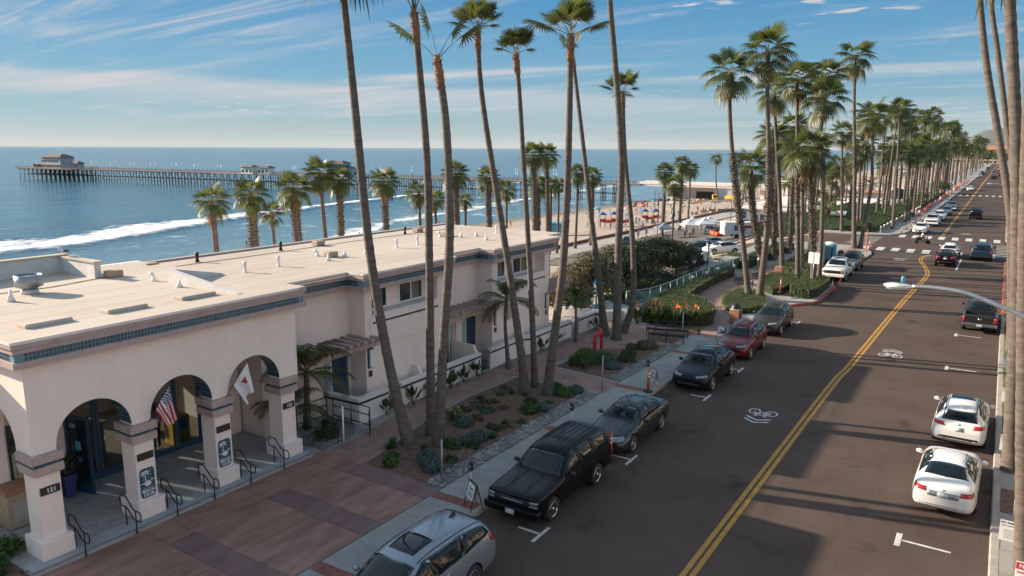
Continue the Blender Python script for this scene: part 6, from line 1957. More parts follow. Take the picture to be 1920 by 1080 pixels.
class Car:
 """collects the shared meshes of one vehicle type"""
 def __init__(s, st, L, W, wb, front, r, tw=.22, spokes=5, chrome=False, cargo=None):
  s.L, s.W, s.r = L, W, r
  s.ax = (front, front + wb)
  me = loft_body(st, W)
  def sub(o):
   m = o.modifiers.new('s', 'SUBSURF'); m.levels = 2; m.render_levels = 2
  sm = evaluated(me, sub)
  s.bvh = BVHTree.FromPolygons([v.co.copy() for v in sm.vertices], [tuple(p.vertices) for p in sm.polygons])
  cut = MB()
  for y in s.ax:
   for sg in (-1, 1):
    a = Matrix.Translation((sg * (W / 2 - .02), y, r + .015)) @ Matrix.Rotation(PI / 2, 4, 'Y')
    cut.lathe([(r + .055, -.29), (r + .055, .29)], M['wheel_well'], 28, mtx=a, smooth=False)
  if cargo:
   cut.box(*cargo, M['car_trim'])
  co = bpy.data.objects.new('cutter', cut.fixed('cutter'))
  COL.objects.link(co)
  sm.materials.clear(); sm.materials.append(P_['black'])
  def boo(o):
   m = o.modifiers.new('b', 'BOOLEAN'); m.object = co; m.operation = 'DIFFERENCE'; m.solver = 'EXACT'
   m.material_mode = 'TRANSFER'
  s.body = evaluated(sm, boo)
  bpy.data.objects.remove(co)
  for p in s.body.polygons:
   p.use_smooth = True
  at = s.body.materials
  if hasattr(s.body, 'set_sharp_from_angle'):
   s.body.set_sharp_from_angle(angle=R(38))
  s.parts = []           # (name, mesh, location, rotation, parent index or None, painted?)
  s.tyre, s.rim = wheel_meshes(r, tw, spokes, chrome)
  s.tw = tw
 def hit(s, o, d):
  h = s.bvh.ray_cast(Vector(o), Vector(d))
  return h[0], h[1]
 def patch(s, name, bottom, top, view, mat, nu=8, nv=4, off=.006, thick=.012, painted=False):
  """lay a panel on the body. bottom/top: polylines in the view plane; view: 'R','L' side (y,z); 'F','B' (x,z); 'T' (x,y); or ('diag', angle)"""
  def P(u, v):
   def along(l, u):
    if len(l) == 1: return Vector(l[0])
    t = u * (len(l) - 1); i = min(int(t), len(l) - 2)
    return Vector(l[i]).lerp(Vector(l[i + 1]), t - i)
   q = along(bottom, u).lerp(along(top, u), v)
   if view == 'R': o, d = (3, q[0], q[1]), (-1, 0, 0)
   elif view == 'L': o, d = (-3, q[0], q[1]), (1, 0, 0)
   elif view == 'F': o, d = (q[0], -3, q[1]), (0, 1, 0)
   elif view == 'B': o, d = (q[0], s.L + 3, q[1]), (0, -1, 0)
   elif view == 'T': o, d = (q[0], q[1], 4), (0, 0, -1)
   else:
    a = view[1]; sg, fb = view[2], view[3]       # diag: looks at a corner
    dirv = Vector((-sg * math.sin(a), fb * math.cos(a), 0))
    side = Vector((sg * math.cos(a), fb * math.sin(a), 0))
    cen = Vector((sg * s.W * .5 * .8, 0.0 if fb > 0 else s.L, 0))
    o = cen + side * q[0] - dirv * 4; o.z = q[1]
    d = dirv
   h, nrm = s.hit(o, d)
   if h is None:
    return None
   if nrm.dot(Vector(d)) > 0: nrm = -nrm
   return h, nrm, Vector(d)
  pts = [[P(i / nu, j / nv) for j in range(nv + 1)] for i in range(nu + 1)]
  vs, fs, idx = [], [], {}
  for i in range(nu + 1):
   for j in range(nv + 1):
    if pts[i][j] is None: continue
    h, nrm, d = pts[i][j]
    idx[i, j] = len(vs)
    vs.append(h + nrm * off)
  for i in range(nu):
   for j in range(nv):
    k = [(i, j), (i + 1, j), (i + 1, j + 1), (i, j + 1)]
    if all(q in idx for q in k):
     fs.append(tuple(idx[q] for q in k))
  rim = [(i, 0) for i in range(nu + 1)] + [(nu, j) for j in range(1, nv + 1)] + [(i, nv) for i in range(nu - 1, -1, -1)] + [(0, j) for j in range(nv - 1, 0, -1)]
  rim = [q for q in rim if q in idx]
  base = len(vs)
  for q in rim:
   h, nrm, d = pts[q[0]][q[1]]
   vs.append(h - nrm * thick)
  for k in range(len(rim)):
   a, b_ = rim[k], rim[(k + 1) % len(rim)]
   fs.append((idx[a], idx[b_], base + (k + 1) % len(rim), base + k))
  if not fs: return
  mb = MB(); mb.add(vs, fs, mat, False)
  me = mb.mesh(name)
  n = nu * nv
  me.polygons.foreach_set('use_smooth', [i < n for i in range(len(me.polygons))])
  b = bmesh.new(); b.from_mesh(me); bmesh.ops.recalc_face_normals(b, faces=b.faces)
  # make sure the panel faces outwards
  c = sum((f.calc_center_median() for f in b.faces), Vector()) / len(b.faces)
  f0 = max(b.faces, key=lambda f: f.calc_area())
  if f0.normal.dot(f0.calc_center_median() - Vector((0, s.L / 2, .6))) < 0:
   bmesh.ops.reverse_faces(b, faces=b.faces)
  b.to_mesh(me); b.free()
  s.parts.append((name, me, painted))
 def both(s, name, bottom, top, mat, **k):
  s.patch(name, bottom, top, 'R', mat, **k)
  s.patch(name, bottom, top, 'L', mat, **k)
 def solid(s, name, mb, painted=False):
  s.parts.append((name, mb.fixed(name) if isinstance(mb, MB) else mb, painted))
 def mirrors(s, y, z, x, col=None):
  for sg in (-1, 1):
   b = bmesh.new()
   bmesh.ops.create_icosphere(b, subdivisions=2, radius=1)
   for v in b.verts:
    v.co = Vector((v.co.x * .12, v.co.y * .075, v.co.z * .082)) + Vector((sg * (x + .10), y, z))
   me = bpy.data.meshes.new('wing_mirror'); b.to_mesh(me); b.free()
   me.materials.append(P_['black'] if col else M['car_trim'])
   for p in me.polygons: p.use_smooth = True
   s.parts.append(('wing_mirror', me, bool(col)))
 def seams(s, ys, z0, z1, mat=None):
  for y in ys:
   s.both('door_seam', [(y - .006, z0), (y + .006, z0)], [(y - .006, z1), (y + .006, z1)], M['car_trim'], nu=1, nv=6, off=.002, thick=.006)
 def handles(s, ys, z, col=None):
  for y in ys:
   s.both('door_handle', [(y - .09, z - .014), (y + .09, z - .014)], [(y - .09, z + .014), (y + .09, z + .014)], col or M['car_trim'], nu=2, nv=1, off=.02, thick=.01)
 def plate(s, z, view, w=.155, h=.07, mat=None):
  s.patch('licence_plate', [(-w, z - h), (w, z - h)], [(-w, z + h), (w, z + h)], view, mat or M['plate'], nu=2, nv=1, off=.022, thick=.03)
 def make(s, label, cat, paint, loc, rz, group=None, drop=()):
  t = thing(s.kind, label, cat, loc, rz, group)
  off = Vector((0, -s.L / 2, 0))
  bo = put('body', s.body, t, off)
  bo.material_slots[0].link = 'OBJECT'; bo.material_slots[0].material = paint
  for name, me, painted in s.parts:
   if name in drop: continue
   o = put(name, me, t, off)
   if painted:
    o.material_slots[0].link = 'OBJECT'; o.material_slots[0].material = paint
  for y in s.ax:
   for sg in (-1, 1):
    w = link(bpy.data.objects.new('wheel', None)); w.parent = t
    w.location = off + Vector((sg * (s.W / 2 - s.tw / 2 - .012), y, s.r)); w.rotation_euler = (0, 0, 0 if sg > 0 else PI)
    put('tyre', s.tyre, w); put('rim', s.rim, w)
  return t
G_ = M['car_glass']
# ---------------- saloon
def side_glass(c, bot, top, pillars, trim=True):
 """window band between two polylines split at pillar positions (fractions); dark surround beneath"""
 if trim:
  c.both('window_trim', [(p[0], p[1] - .022) for p in bot], [(p[0], p[1] + .022) for p in top], M['car_trim'], nu=16, nv=4, off=.004)
 def along(l, u):
  t = u * (len(l) - 1); i = min(int(t), len(l) - 2)
  return Vector(l[i]).lerp(Vector(l[i + 1]), t - i)
 for a, b in zip(pillars, pillars[1:]):
  us = [a + .012 + (b - a - .024) * k / 6 for k in range(7)]
  c.both('side_window', [tuple(along(bot, u)) for u in us], [tuple(along(top, u)) for u in us], G_, nu=6, nv=4, off=.010)
def rails(c, x, y0, y1, z0, z1, mat):
 x -= .05
 for sg in (-1, 1):
  pts = []
  for k in range(9):
   y = y0 + (y1 - y0) * k / 8
   h, n_ = c.hit((sg * x, y, 4), (0, 0, -1))
   pts.append((sg * x, y, h.z + (.045 if 0 < k < 8 else -.01)))
  mb = MB(); mb.tube(pts, .018, mat, 6)
  c.solid('roof_rail', mb)
sedan = Car([(0.0, .30, .52, .60, .62, .60, .50), (.10, .20, .60, .68, .86, .80, .66), (.42, .18, .68, .78, .97, .90, .74), (1.0, .17, .79, .89, 1, .94, .79), (1.42, .17, .87, .965, 1, .94, .80), (1.62, .17, .89, 1.06, 1, .94, .77), (2.18, .17, .91, 1.40, 1, .93, .64), (2.75, .17, .93, 1.46, 1, .93, .635), (3.35, .17, .95, 1.41, 1, .93, .62), (3.78, .17, .97, 1.24, 1, .92, .67), (4.14, .18, .98, 1.085, .99, .91, .76), (4.42, .2, .965, 1.06, .97, .88, .76), (4.70, .25, .93, 1.035, .92, .84, .74), (4.80, .32, .78, .86, .84, .80, .70), (4.84, .38, .62, .70, .74, .70, .62)], 4.84, 1.84, 2.79, .96, .335, spokes=7)
sedan.kind = 'parked_car'
sedan.patch('windscreen', [(-.66, 1.50), (0, 1.44), (.66, 1.50)], [(-.545, 2.13), (0, 2.10), (.545, 2.13)], 'T', G_, 10, 6)
sedan.patch('rear_window', [(-.53, 3.46), (0, 3.44), (.53, 3.46)], [(-.62, 4.04), (0, 4.10), (.62, 4.04)], 'T', G_, 10, 6)
side_glass(sedan, [(1.72, .965), (2.4, .985), (3.2, 1.0), (3.92, 1.03)], [(1.98, 1.17), (2.3, 1.375), (3.2, 1.375), (3.66, 1.20)], (0, .46, .84, 1))
sedan.patch('grille', [(-.36, .46), (.36, .46)], [(-.42, .62), (.42, .62)], 'F', M['car_trim'], 6, 3)
sedan.patch('grille_bar', [(-.38, .575), (.38, .575)], [(-.38, .60), (.38, .60)], 'F', M['chrome'], 6, 1, off=.016)
sedan.patch('lower_intake', [(-.50, .26), (.50, .26)], [(-.55, .36), (.55, .36)], 'F', M['car_trim'], 6, 2)
for sg in (-1, 1):
 sedan.patch('headlight', [(-.22, .60), (.28, .645)], [(-.20, .71), (.28, .745)], ('diag', R(42), sg, 1), M['headlight'], 6, 3, off=.008)
 sedan.patch('taillight', [(-.20, .80), (.30, .84)], [(-.16, .93), (.30, .955)], ('diag', R(38), sg, -1), M['taillight'], 6, 3, off=.008)
sedan.patch('boot_trim', [(-.42, .70), (.42, .70)], [(-.46, .86), (.46, .86)], 'B', P_['silver'], 8, 2, off=.008)
sedan.plate(.77, 'B')
sedan.plate(.42, 'F', .14, .05)
sedan.patch('badge', [(-.045, .895), (.045, .895)], [(-.045, .935), (.045, .935)], 'B', M['chrome'], 2, 1, off=.014)
sedan.patch('bumper_lip', [(-.62, .36), (.62, .36)], [(-.62, .43), (.62, .43)], 'B', M['car_trim'], 6, 1, off=.004)
sedan.seams((1.62, 2.72, 3.62), .28, .96)
sedan.handles((2.50, 3.48), .86, M['chrome'])
sedan.mirrors(1.86, 1.0, .86, True)
sedan.both('sill_trim', [(1.35, .21), (3.4, .21)], [(1.35, .26), (3.4, .26)], M['car_trim'], nu=6, nv=1)
# ---------------- compact crossover with a sloping tail (also the electric one)
def crossover(L, W, H, wb, front, r, tail=.0, spokes=5, kind='parked_car', belt=0.0, nose=0.0):
 k = H / 1.65; e = L - 4.60
 c = Car([(0.0, .34, .58, .70 + nose, .64, .62, .52), (.10, .24, .70, .82 + nose, .86, .82, .68), (.40, .22, .80, .92 + nose, .97, .92, .78), (.95, .21, .90, 1.0 + nose * .6, 1, .95, .82), (1.28, .21, .97, 1.06, 1, .95, .82), (1.48, .21, .99, 1.16 * (1 + 0 * k), 1, .95, .78), (2.05, .21, 1.02, 1.56 * k, 1, .94, .66), (2.7, .21, 1.04, 1.65 * k, 1, .94, .66), (3.5 + e * .6, .21, 1.07, 1.60 * k - tail * .3, 1, .93, .64), (4.02 + e, .22, 1.09, 1.50 * k - tail, 1, .92, .62), (4.32 + e, .26, 1.08, 1.26 * k - tail * .6, .97, .90, .70), (4.50 + e, .32, .96, 1.06, .92, .87, .74), (4.58 + e, .40, .80, .88, .84, .82, .72), (4.60 + e, .46, .66, .74, .76, .74, .66)], L, W, wb, front, r, .235, spokes)
 c.kind = kind
 c.patch('windscreen', [(-.69, 1.38), (0, 1.32), (.69, 1.38)], [(-.57, 2.0), (0, 1.97), (.57, 2.0)], 'T', G_, 10, 6)
 zt = 1.53 * k
 side_glass(c, [(1.62, 1.06), (2.5, 1.09), (3.4 + e * .5, 1.12), (4.0 + e, 1.18)], [(1.86, 1.30), (2.2, zt - .02), (3.3 + e * .5, zt - .03), (3.88 + e, zt - .17 - tail * .6)], (0, .42, .78, 1))
 c.patch('rear_window', [(-.60, 1.14), (.60, 1.14)], [(-.52, 1.46 * k - tail), (.52, 1.46 * k - tail)], 'B', G_, 10, 5)
 for sg in (-1, 1):
  c.patch('headlight', [(-.24, .74 + nose * .5), (.30, .80 + nose * .5)], [(-.24, .82 + nose), (.30, .885 + nose)], ('diag', R(42), sg, 1), M['headlight'], 6, 3, off=.008)
  c.patch('taillight', [(-.22, .92), (.30, .96)], [(-.10, 1.06), (.30, 1.08)], ('diag', R(38), sg, -1), M['taillight'], 6, 3, off=.008)
 c.patch('lower_intake', [(-.52, .30), (.52, .30)], [(-.56, .46), (.56, .46)], 'F', M['car_trim'], 6, 2)
 c.patch('bumper_lip', [(-.66, .42), (.66, .42)], [(-.66, .56), (.66, .56)], 'B', M['car_trim'], 6, 2, off=.005)
 c.plate(.86, 'B');
 c.patch('badge', [(-.05, 1.0), (.05, 1.0)], [(-.05, 1.05), (.05, 1.05)], 'B', M['chrome'], 2, 1, off=.014)
 c.seams((1.55, 2.62, 3.62 + e * .5), .32, 1.05)
 c.handles((2.42, 3.42 + e * .5), .96)
 c.mirrors(1.72, 1.10, W / 2 - .06, True)
 c.both('sill_trim', [(1.35, .23), (3.2 + e * .5, .23)], [(1.35, .34), (3.2 + e * .5, .34)], M['car_trim'], nu=6, nv=1)
 return c
suv = crossover(4.60, 1.86, 1.66, 2.67, .92, .36, 0.0)
suv.patch('grille', [(-.42, .58), (.42, .58)], [(-.48, .74), (.48, .74)], 'F', M['car_trim'], 6, 3)
rails(suv, .56, 2.15, 4.0, 1.60, 1.53, M['alloy'])
ev = crossover(4.75, 1.92, 1.62, 2.89, .90, .36, .10, spokes=5, nose=-.03)
ev.patch('roof_glass', [(-.5, 2.15), (.5, 2.15)], [(-.5, 3.75), (.5, 3.75)], 'T', G_, 6, 8, off=.004)
rdx = crossover(4.68, 1.87, 1.65, 2.69, .94, .37, .03)
rails(rdx, .57, 2.15, 4.05, 1.59, 1.50, M['car_trim'])
rdx.patch('sunroof', [(-.42, 2.25), (.42, 2.25)], [(-.42, 3.0), (.42, 3.0)], 'T', G_, 6, 5, off=.005)
rdx.patch('grille', [(-.40, .56), (.40, .56)], [(-.46, .76), (.46, .76)], 'F', M['car_trim'], 6, 3)
mb = MB(); mb.prism([(3.75, 1.56), (3.98, 1.53), (3.95, 1.62)], -.02, .02, M['lamp_white'], axis='x'); rdx.solid('aerial_fin', mb)
# ---------------- full-size boxy utility wagon
box = Car([(0.0, .36, .84, .98, .93, .92, .84), (.06, .30, .92, 1.05, .97, .955, .88), (.5, .28, .99, 1.08, 1, .96, .88), (1.2, .27, 1.04, 1.12, 1, .965, .89), (1.50, .27, 1.07, 1.16, 1, .965, .89), (1.66, .27, 1.09, 1.27, 1, .96, .86), (2.10, .27, 1.11, 1.74, 1, .955, .76), (2.5, .27, 1.12, 1.83, 1, .955, .765), (3.8, .27, 1.13, 1.84, 1, .955, .765), (4.75, .28, 1.13, 1.81, 1, .95, .76), (4.92, .30, 1.12, 1.73, .99, .95, .78), (5.04, .38, 1.0, 1.16, .98, .94, .88), (5.07, .44, .86, .98, .94, .92, .86)], 5.07, 1.96, 2.98, .93, .385, .25, 5, chrome=True)
box.kind = 'parked_car'
box.patch('windscreen', [(-.76, 1.56), (0, 1.51), (.76, 1.56)], [(-.66, 2.08), (0, 2.05), (.66, 2.08)], 'T', G_, 10, 6)
side_glass(box, [(1.80, 1.16), (2.8, 1.18), (3.8, 1.18), (4.80, 1.19)], [(2.05, 1.50), (2.35, 1.68), (3.7, 1.70), (4.72, 1.68)], (0, .40, .66, 1))
box.patch('rear_window', [(-.66, 1.2), (.66, 1.2)], [(-.6, 1.66), (.6, 1.66)], 'B', G_, 8, 4)
box.patch('grille', [(-.66, .70), (.66, .70)], [(-.66, .90), (.66, .90)], 'F', M['car_trim'], 8, 3)
box.patch('grille_bar', [(-.40, .80), (.40, .80)], [(-.40, .825), (.40, .825)], 'F', M['alloy'], 6, 1, off=.02)
for sg in (-1, 1):
 box.patch('headlight', [(sg * .62, .80), (sg * .90, .80)], [(sg * .62, .91), (sg * .90, .91)], 'F', M['headlight'], 4, 2, off=.012)
 box.patch('side_lamp', [(sg * .62, .72), (sg * .90, .72)], [(sg * .62, .78), (sg * .90, .78)], 'F', M['headlight'], 3, 1, off=.012)
 box.patch('taillight', [(sg * .80, .80), (sg * .92, .80)], [(sg * .80, 1.12), (sg * .92, 1.12)], 'B', M['taillight'], 2, 3, off=.012)
mb = MB(); mb.box(-.97, .97, -.09, .14, .38, .60, M['car_trim']); box.solid('front_bumper', bevelled(-.97, .97, -.10, .16, .38, .62, P_['black'], .04), True)
box.solid('rear_bumper', bevelled(-.95, .95, 4.98, 5.16, .42, .62, M['car_trim'], .04))
mb = MB(); mb.box(-.15, .15, -.115, -.098, .42, .56, M['plate']); box.solid('licence_plate', mb)
box.seams((1.72, 2.72, 3.62), .40, 1.15)
box.handles((2.55, 3.50), 1.02)
box.mirrors(1.95, 1.18, .96)
for x in (-.3, .3):
 box.patch('hood_crease', [(x * 1.2 - .008, .15), (x * 1.2 + .008, .15)], [(x - .008, 1.45), (x + .008, 1.45)], 'T', P_['black'], 1, 8, off=.010, painted=True)
def top_z(c, x, y):
 h, n_ = c.hit((x, y, 4), (0, 0, -1))
 return h.z if h is not None else 1.8
for sg in (-1, 1):
 mb = MB(); mb.tube([(sg * .56, y, top_z(box, sg * .56, y) + (.0 if y in (2.7, 4.6) else .045)) for y in (2.7, 2.8, 3.4, 4.0, 4.5, 4.6)], .014, M['car_trim'], 6); box.solid('roof_rail', mb)
for y in (3.0, 4.3):
 mb = MB(); mb.tube([(x, y, top_z(box, x, y) + .045) for x in (-.56, -.28, 0, .28, .56)], .012, M['car_trim'], 6); box.solid('roof_bar', mb)
for k in range(5):
 x = -.40 + .20 * k
 box.patch('roof_slat', [(x - .014, 2.75), (x + .014, 2.75)], [(x - .014, 4.55), (x + .014, 4.55)], 'T', M['car_trim'], 1, 8, off=.012)
for sg in (-1, 1):
 mb = MB(); mb.tube([(sg * .12 - .25, 1.52, 1.19), (sg * .30 - .05, 1.60, 1.25)], .008, M['car_trim'], 5); box.solid('wiper', mb)
# ---------------- minivan
van = Car([(0.0, .30, .58, .70, .64, .62, .52), (.10, .22, .70, .80, .86, .82, .68), (.45, .2, .80, .92, .97, .92, .78), (.95, .2, .90, 1.03, 1, .95, .82), (1.22, .2, .95, 1.12, 1, .95, .80), (1.45, .2, .97, 1.24, 1, .95, .76), (2.10, .2, 1.0, 1.64, 1, .95, .71), (2.6, .2, 1.02, 1.73, 1, .95, .72), (3.8, .2, 1.05, 1.73, 1, .95, .72), (4.65, .22, 1.08, 1.66, 1, .94, .70), (4.92, .26, 1.08, 1.50, .98, .93, .72), (5.08, .34, .98, 1.14, .94, .90, .78), (5.16, .44, .80, .90, .86, .84, .76)], 5.16, 1.99, 3.0, .98, .36, .235, 7)
van.kind = 'parked_car'
van.patch('windscreen', [(-.72, 1.33), (0, 1.22), (.72, 1.33)], [(-.62, 2.08), (0, 2.02), (.62, 2.08)], 'T', G_, 10, 8)
side_glass(van, [(1.62, 1.05), (2.6, 1.10), (3.7, 1.13), (4.88, 1.24)], [(1.95, 1.36), (2.35, 1.55), (3.8, 1.57), (4.72, 1.46)], (0, .36, .68, 1))
van.patch('rear_window', [(-.66, 1.2), (.66, 1.2)], [(-.6, 1.56), (.6, 1.56)], 'B', G_, 8, 4)
van.patch('sunroof', [(-.40, 2.30), (0, 2.27), (.40, 2.30)], [(-.42, 3.05), (0, 3.08), (.42, 3.05)], 'T', G_, 8, 6, off=.005)
for sg in (-1, 1):
 van.patch('headlight', [(-.24, .70), (.30, .76)], [(-.24, .80), (.30, .87)], ('diag', R(42), sg, 1), M['headlight'], 6, 3, off=.008)
 van.patch('taillight', [(-.25, .98), (.30, 1.02)], [(-.12, 1.17), (.30, 1.20)], ('diag', R(42), sg, -1), M['taillight'], 6, 3, off=.010)
 van.patch('roof_channel', [(sg * .60 - .012, 2.2), (sg * .60 + .012, 2.2)], [(sg * .60 - .012, 4.75), (sg * .60 + .012, 4.75)], 'T', M['car_trim'], 1, 12, off=.006)
mb = MB(); mb.prism([(4.2, 1.70), (4.46, 1.67), (4.44, 1.79)], -.022, .022, M['car_trim'], axis='x'); van.solid('aerial_fin', mb)
van.patch('roof_spoiler', [(-.56, 4.70), (.56, 4.70)], [(-.52, 4.80), (.52, 4.80)], 'T', M['car_trim'], 8, 2, off=.02)
van.both('chrome_strip', [(1.7, 1.035), (2.6, 1.08), (3.7, 1.112), (4.95, 1.215)], [(1.7, 1.05), (2.6, 1.095), (3.7, 1.127), (4.95, 1.235)], M['chrome'], nu=12, nv=1, off=.014)
van.plate(.86, 'B'); van.seams((1.62, 2.78, 4.1), .30, 1.05); van.handles((2.6, 3.0), .98, M['chrome']); van.mirrors(1.8, 1.10, .94, True)
van.patch('grille', [(-.42, .50), (.42, .50)], [(-.48, .70), (.48, .70)], 'F', M['car_trim'], 6, 3)
# ---------------- crew-cab pickup
def pickup(dark=False):
 c = Car([(0.0, .42, .88, 1.02, .90, .88, .80), (.07, .36, .98, 1.10, .96, .94, .86), (.5, .33, 1.04, 1.15, 1, .95, .86), (1.2, .32, 1.08, 1.19, 1, .955, .87), (1.55, .32, 1.11, 1.23, 1, .955, .87), (1.75, .32, 1.12, 1.36, 1, .95, .82), (2.20, .32, 1.14, 1.76, 1, .945, .73), (2.6, .32, 1.15, 1.83, 1, .945, .735), (3.6, .32, 1.15, 1.81, 1, .945, .73), (3.82, .32, 1.15, 1.70, 1, .945, .74), (3.96, .32, 1.15, 1.24, 1, .945, .86), (4.1, .34, 1.14, 1.20, 1, .95, .90), (5.3, .38, 1.14, 1.20, 1, .95, .90), (5.46, .42, 1.12, 1.18, .98, .94, .89), (5.52, .48, 1.02, 1.08, .96, .92, .88)], 5.52, 1.98, 3.45, .95, .40, .27, 6, cargo=(-.80, .80, 4.08, 5.38, .62, 1.6))
 c.kind = 'parked_car'
 c.patch('windscreen', [(-.74, 1.64), (0, 1.59), (.74, 1.64)], [(-.62, 2.15), (0, 2.12), (.62, 2.15)], 'T', G_, 10, 6)
 side_glass(c, [(1.90, 1.20), (2.5, 1.21), (3.1, 1.21), (3.72, 1.22)], [(2.12, 1.50), (2.4, 1.67), (3.1, 1.68), (3.62, 1.64)], (0, .5, 1))
 c.patch('rear_window', [(-.62, 1.26), (.62, 1.26)], [(-.56, 1.66), (.56, 1.66)], 'B', G_, 8, 4)
 c.patch('grille', [(-.70, .72), (.70, .72)], [(-.70, .98), (.70, .98)], 'F', M['car_trim'], 8, 3)
 c.solid('front_bumper', bevelled(-.96, .96, -.08, .16, .42, .66, M['chrome'] if dark else P_['white'], .05))
 c.solid('rear_bumper', bevelled(-.95, .95, 5.48, 5.66, .48, .68, M['chrome'], .04))
 for sg in (-1, 1):
  c.patch('headlight', [(sg * .66, .80), (sg * .90, .80)], [(sg * .66, .98), (sg * .90, .98)], 'F', M['headlight'], 4, 2, off=.012)
  c.patch('taillight', [(sg * .78, .72), (sg * .91, .72)], [(sg * .78, 1.08), (sg * .91, 1.08)], 'B', M['taillight'], 2, 3, off=.014)
 mb = MB(); mb.box(-.15, .15, 5.655, 5.668, .50, .64, M['plate']); c.solid('licence_plate', mb)
 c.patch('badge', [(-.09, .90), (.09, .90)], [(-.09, .96), (.09, .96)], 'B', M['chrome'], 2, 1, off=.012)
 c.patch('tailgate_seam', [(-.76, .74), (.76, .74)], [(-.76, .75), (.76, .75)], 'B', M['car_trim'], 4, 1, off=.004)
 c.seams((1.80, 2.75, 3.84), .42, 1.18); c.handles((2.6, 3.6), 1.06); c.mirrors(2.05, 1.24, .98)
 c.patch('sunroof', [(-.4, 2.5), (.4, 2.5)], [(-.4, 3.1), (.4, 3.1)], 'T', G_, 4, 4, off=.005)
 return c
pick_d, pick_w = pickup(True), pickup(False)
pk = 'cars parked along the left kerb'
# left kerb, facing the camera
van.make('silver minivan with a dark sunroof, cut by the bottom edge', 'minivan', P_['silver'], (-11.38, 12.7, 0), 0, pk)
box.make('black boxy utility wagon with roof rack and chrome wheels', 'utility vehicle', P_['black'], (-11.52, 20.1, 0), 0, pk)
sedan.make('dark grey saloon parked behind the black boxy wagon', 'car', P_['greygreen'], (-11.58, 26.2, 0), 0, pk, drop=('boot_trim',))
ev.make('glossy black sloping crossover between grey saloon and red car', 'car', P_['black2'], (-11.5, 35.05, 0), 0, pk)
suv.make('dark red crossover parked behind the black sloping one', 'car', P_['red'], (-11.52, 41.45, 0), 0, pk)
c_ = suv.make('bronze-grey crossover with silver roof rails behind the red one', 'car', P_['bronze'], (-11.48, 47.9, 0), 0, pk)
pick_w.make('white crew-cab pickup parked facing the camera past the kerb hedge', 'pickup truck', P_['white'], (-11.65, 71.4, 0), 0, pk)
suv.make('grey crossover parked behind the white pickup', 'car', P_['charcoal'], (-11.6, 77.9, 0), 0, pk)
# right kerb, seen from behind
sedan.make('white saloon with wide dark rear window, nearest at the right kerb', 'car', P_['white'], (-.52, 27.75, 0), PI - R(1), 'cars parked along the right kerb')
rdx.make('white crossover with roof fin parked ahead of the white saloon', 'car', P_['white'], (-.42, 34.1, 0), PI - R(1), 'cars parked along the right kerb')
pick_d.make('charcoal pickup with chrome bumper parked under the lamp arm', 'pickup truck', P_['charcoal'], (-.36, 56.6, 0), PI, 'cars parked along the right kerb')
# moving or waiting on the street
tr = 'cars on the street'
def road_car(c, label, paint, x, y, rz, cat='car'):
 t = c.make(label, cat, paint, (x, y, 0), rz, tr)
 t.name = 'car'
 return t
road_car(suv, 'black crossover waiting at the near crosswalk behind a white one', P_['black'], -4.0, 85.8, PI)
road_car(rdx, 'white crossover on the near crosswalk ahead of the black one', P_['white'], -4.05, 92.3, PI)
road_car(box, 'dark blue utility wagon in the right lane at the near crosswalk', P_['blue'], -1.15, 92.6, PI, 'utility vehicle')
road_car(box, 'black utility wagon driving away beyond the far crosswalk', P_['black'], -3.3, 147.0, PI, 'utility vehicle')
road_car(sedan, 'white saloon stopped before the far crosswalk, facing the camera', P_['white'], -9.0, 117.5, 0)
road_car(pick_w, 'white pickup queueing behind the white saloon', P_['white'], -8.5, 130.0, 0, 'pickup truck')
road_car(suv, 'white crossover third in the oncoming queue', P_['white'], -8.25, 141.0, 0)
road_car(suv, 'steel-blue crossover fourth in the oncoming queue', P_['steel'], -8.0, 152.5, 0)
road_car(pick_w, 'steel-blue pickup last in the oncoming queue', P_['steel'], -7.9, 165.0, 0, 'pickup truck')
road_car(sedan, 'white saloon crossing the distant dashed stop line', P_['white'], -7.7, 247, 0)
for i, (x, y, c, p, lab) in enumerate(((-8.8, 372, suv, 'white', 'white car farthest but two in the oncoming lane'), (-9.4, 395, sedan, 'silver', 'silver car behind the far white one'), (-9.0, 418, suv, 'black', 'dark car in the distance on the left lane'), (-3.6, 352, suv, 'black', 'dark car far off in the right lane'), (-3.2, 372, sedan, 'red', 'dark red car far off in the right lane'), (-2.4, 392, suv, 'red', 'second dark red car far off near the kerb'), (-5.5, 470, sedan, 'steel', 'pale blue car near the far bend'), (-9.2, 450, sedan, 'white', 'distant white car at the left kerb'), (-3.2, 500, suv, 'silver', 'distant silver car near the far bend'), (-8.8, 530, suv, 'charcoal', 'distant grey car at the far bend'))):
 road_car(c, lab, P_[p], x, y, 0 if x < -6 else PI)
# car park
lotc = 'cars in the beach car park'
def lot_car(c, label, paint, x, y, rz, z, cat='car'):
 t = c.make(label, cat, paint, (x, y, z), rz, lotc)
suv_z = lambda x, y: hz(x, y) + .12
lot_car(box, 'grey-blue wagon parked at the front edge of the car park', P_['steel'], -37.2, 105.6, R(-40), suv_z(-37, 105), 'utility vehicle')
lot_car(sedan, 'silver saloon parked behind the grey-blue wagon', P_['silver'], -38.6, 117.5, R(-48), suv_z(-38.6, 117.5))
ev.kind = 'parked_car'
lot_car(ev, 'white sports car behind the shaggy palm trunks', P_['white'], -29.4, 93.6, R(-42), hz(-29.4, 93.6) + .25)
lot_car(sedan, 'blue-grey car right of the white trailer', P_['steel'], -33.5, 131, R(-50), suv_z(-34.2, 131))
lot_car(suv, 'dark car at the back of the car park', P_['blue'], -33, 152, R(-60), suv_z(-34.2, 152))
lot_car(suv, 'dark parked car beside the white tents', P_['charcoal'], -44.5, 141, R(-60), suv_z(-44.5, 141))
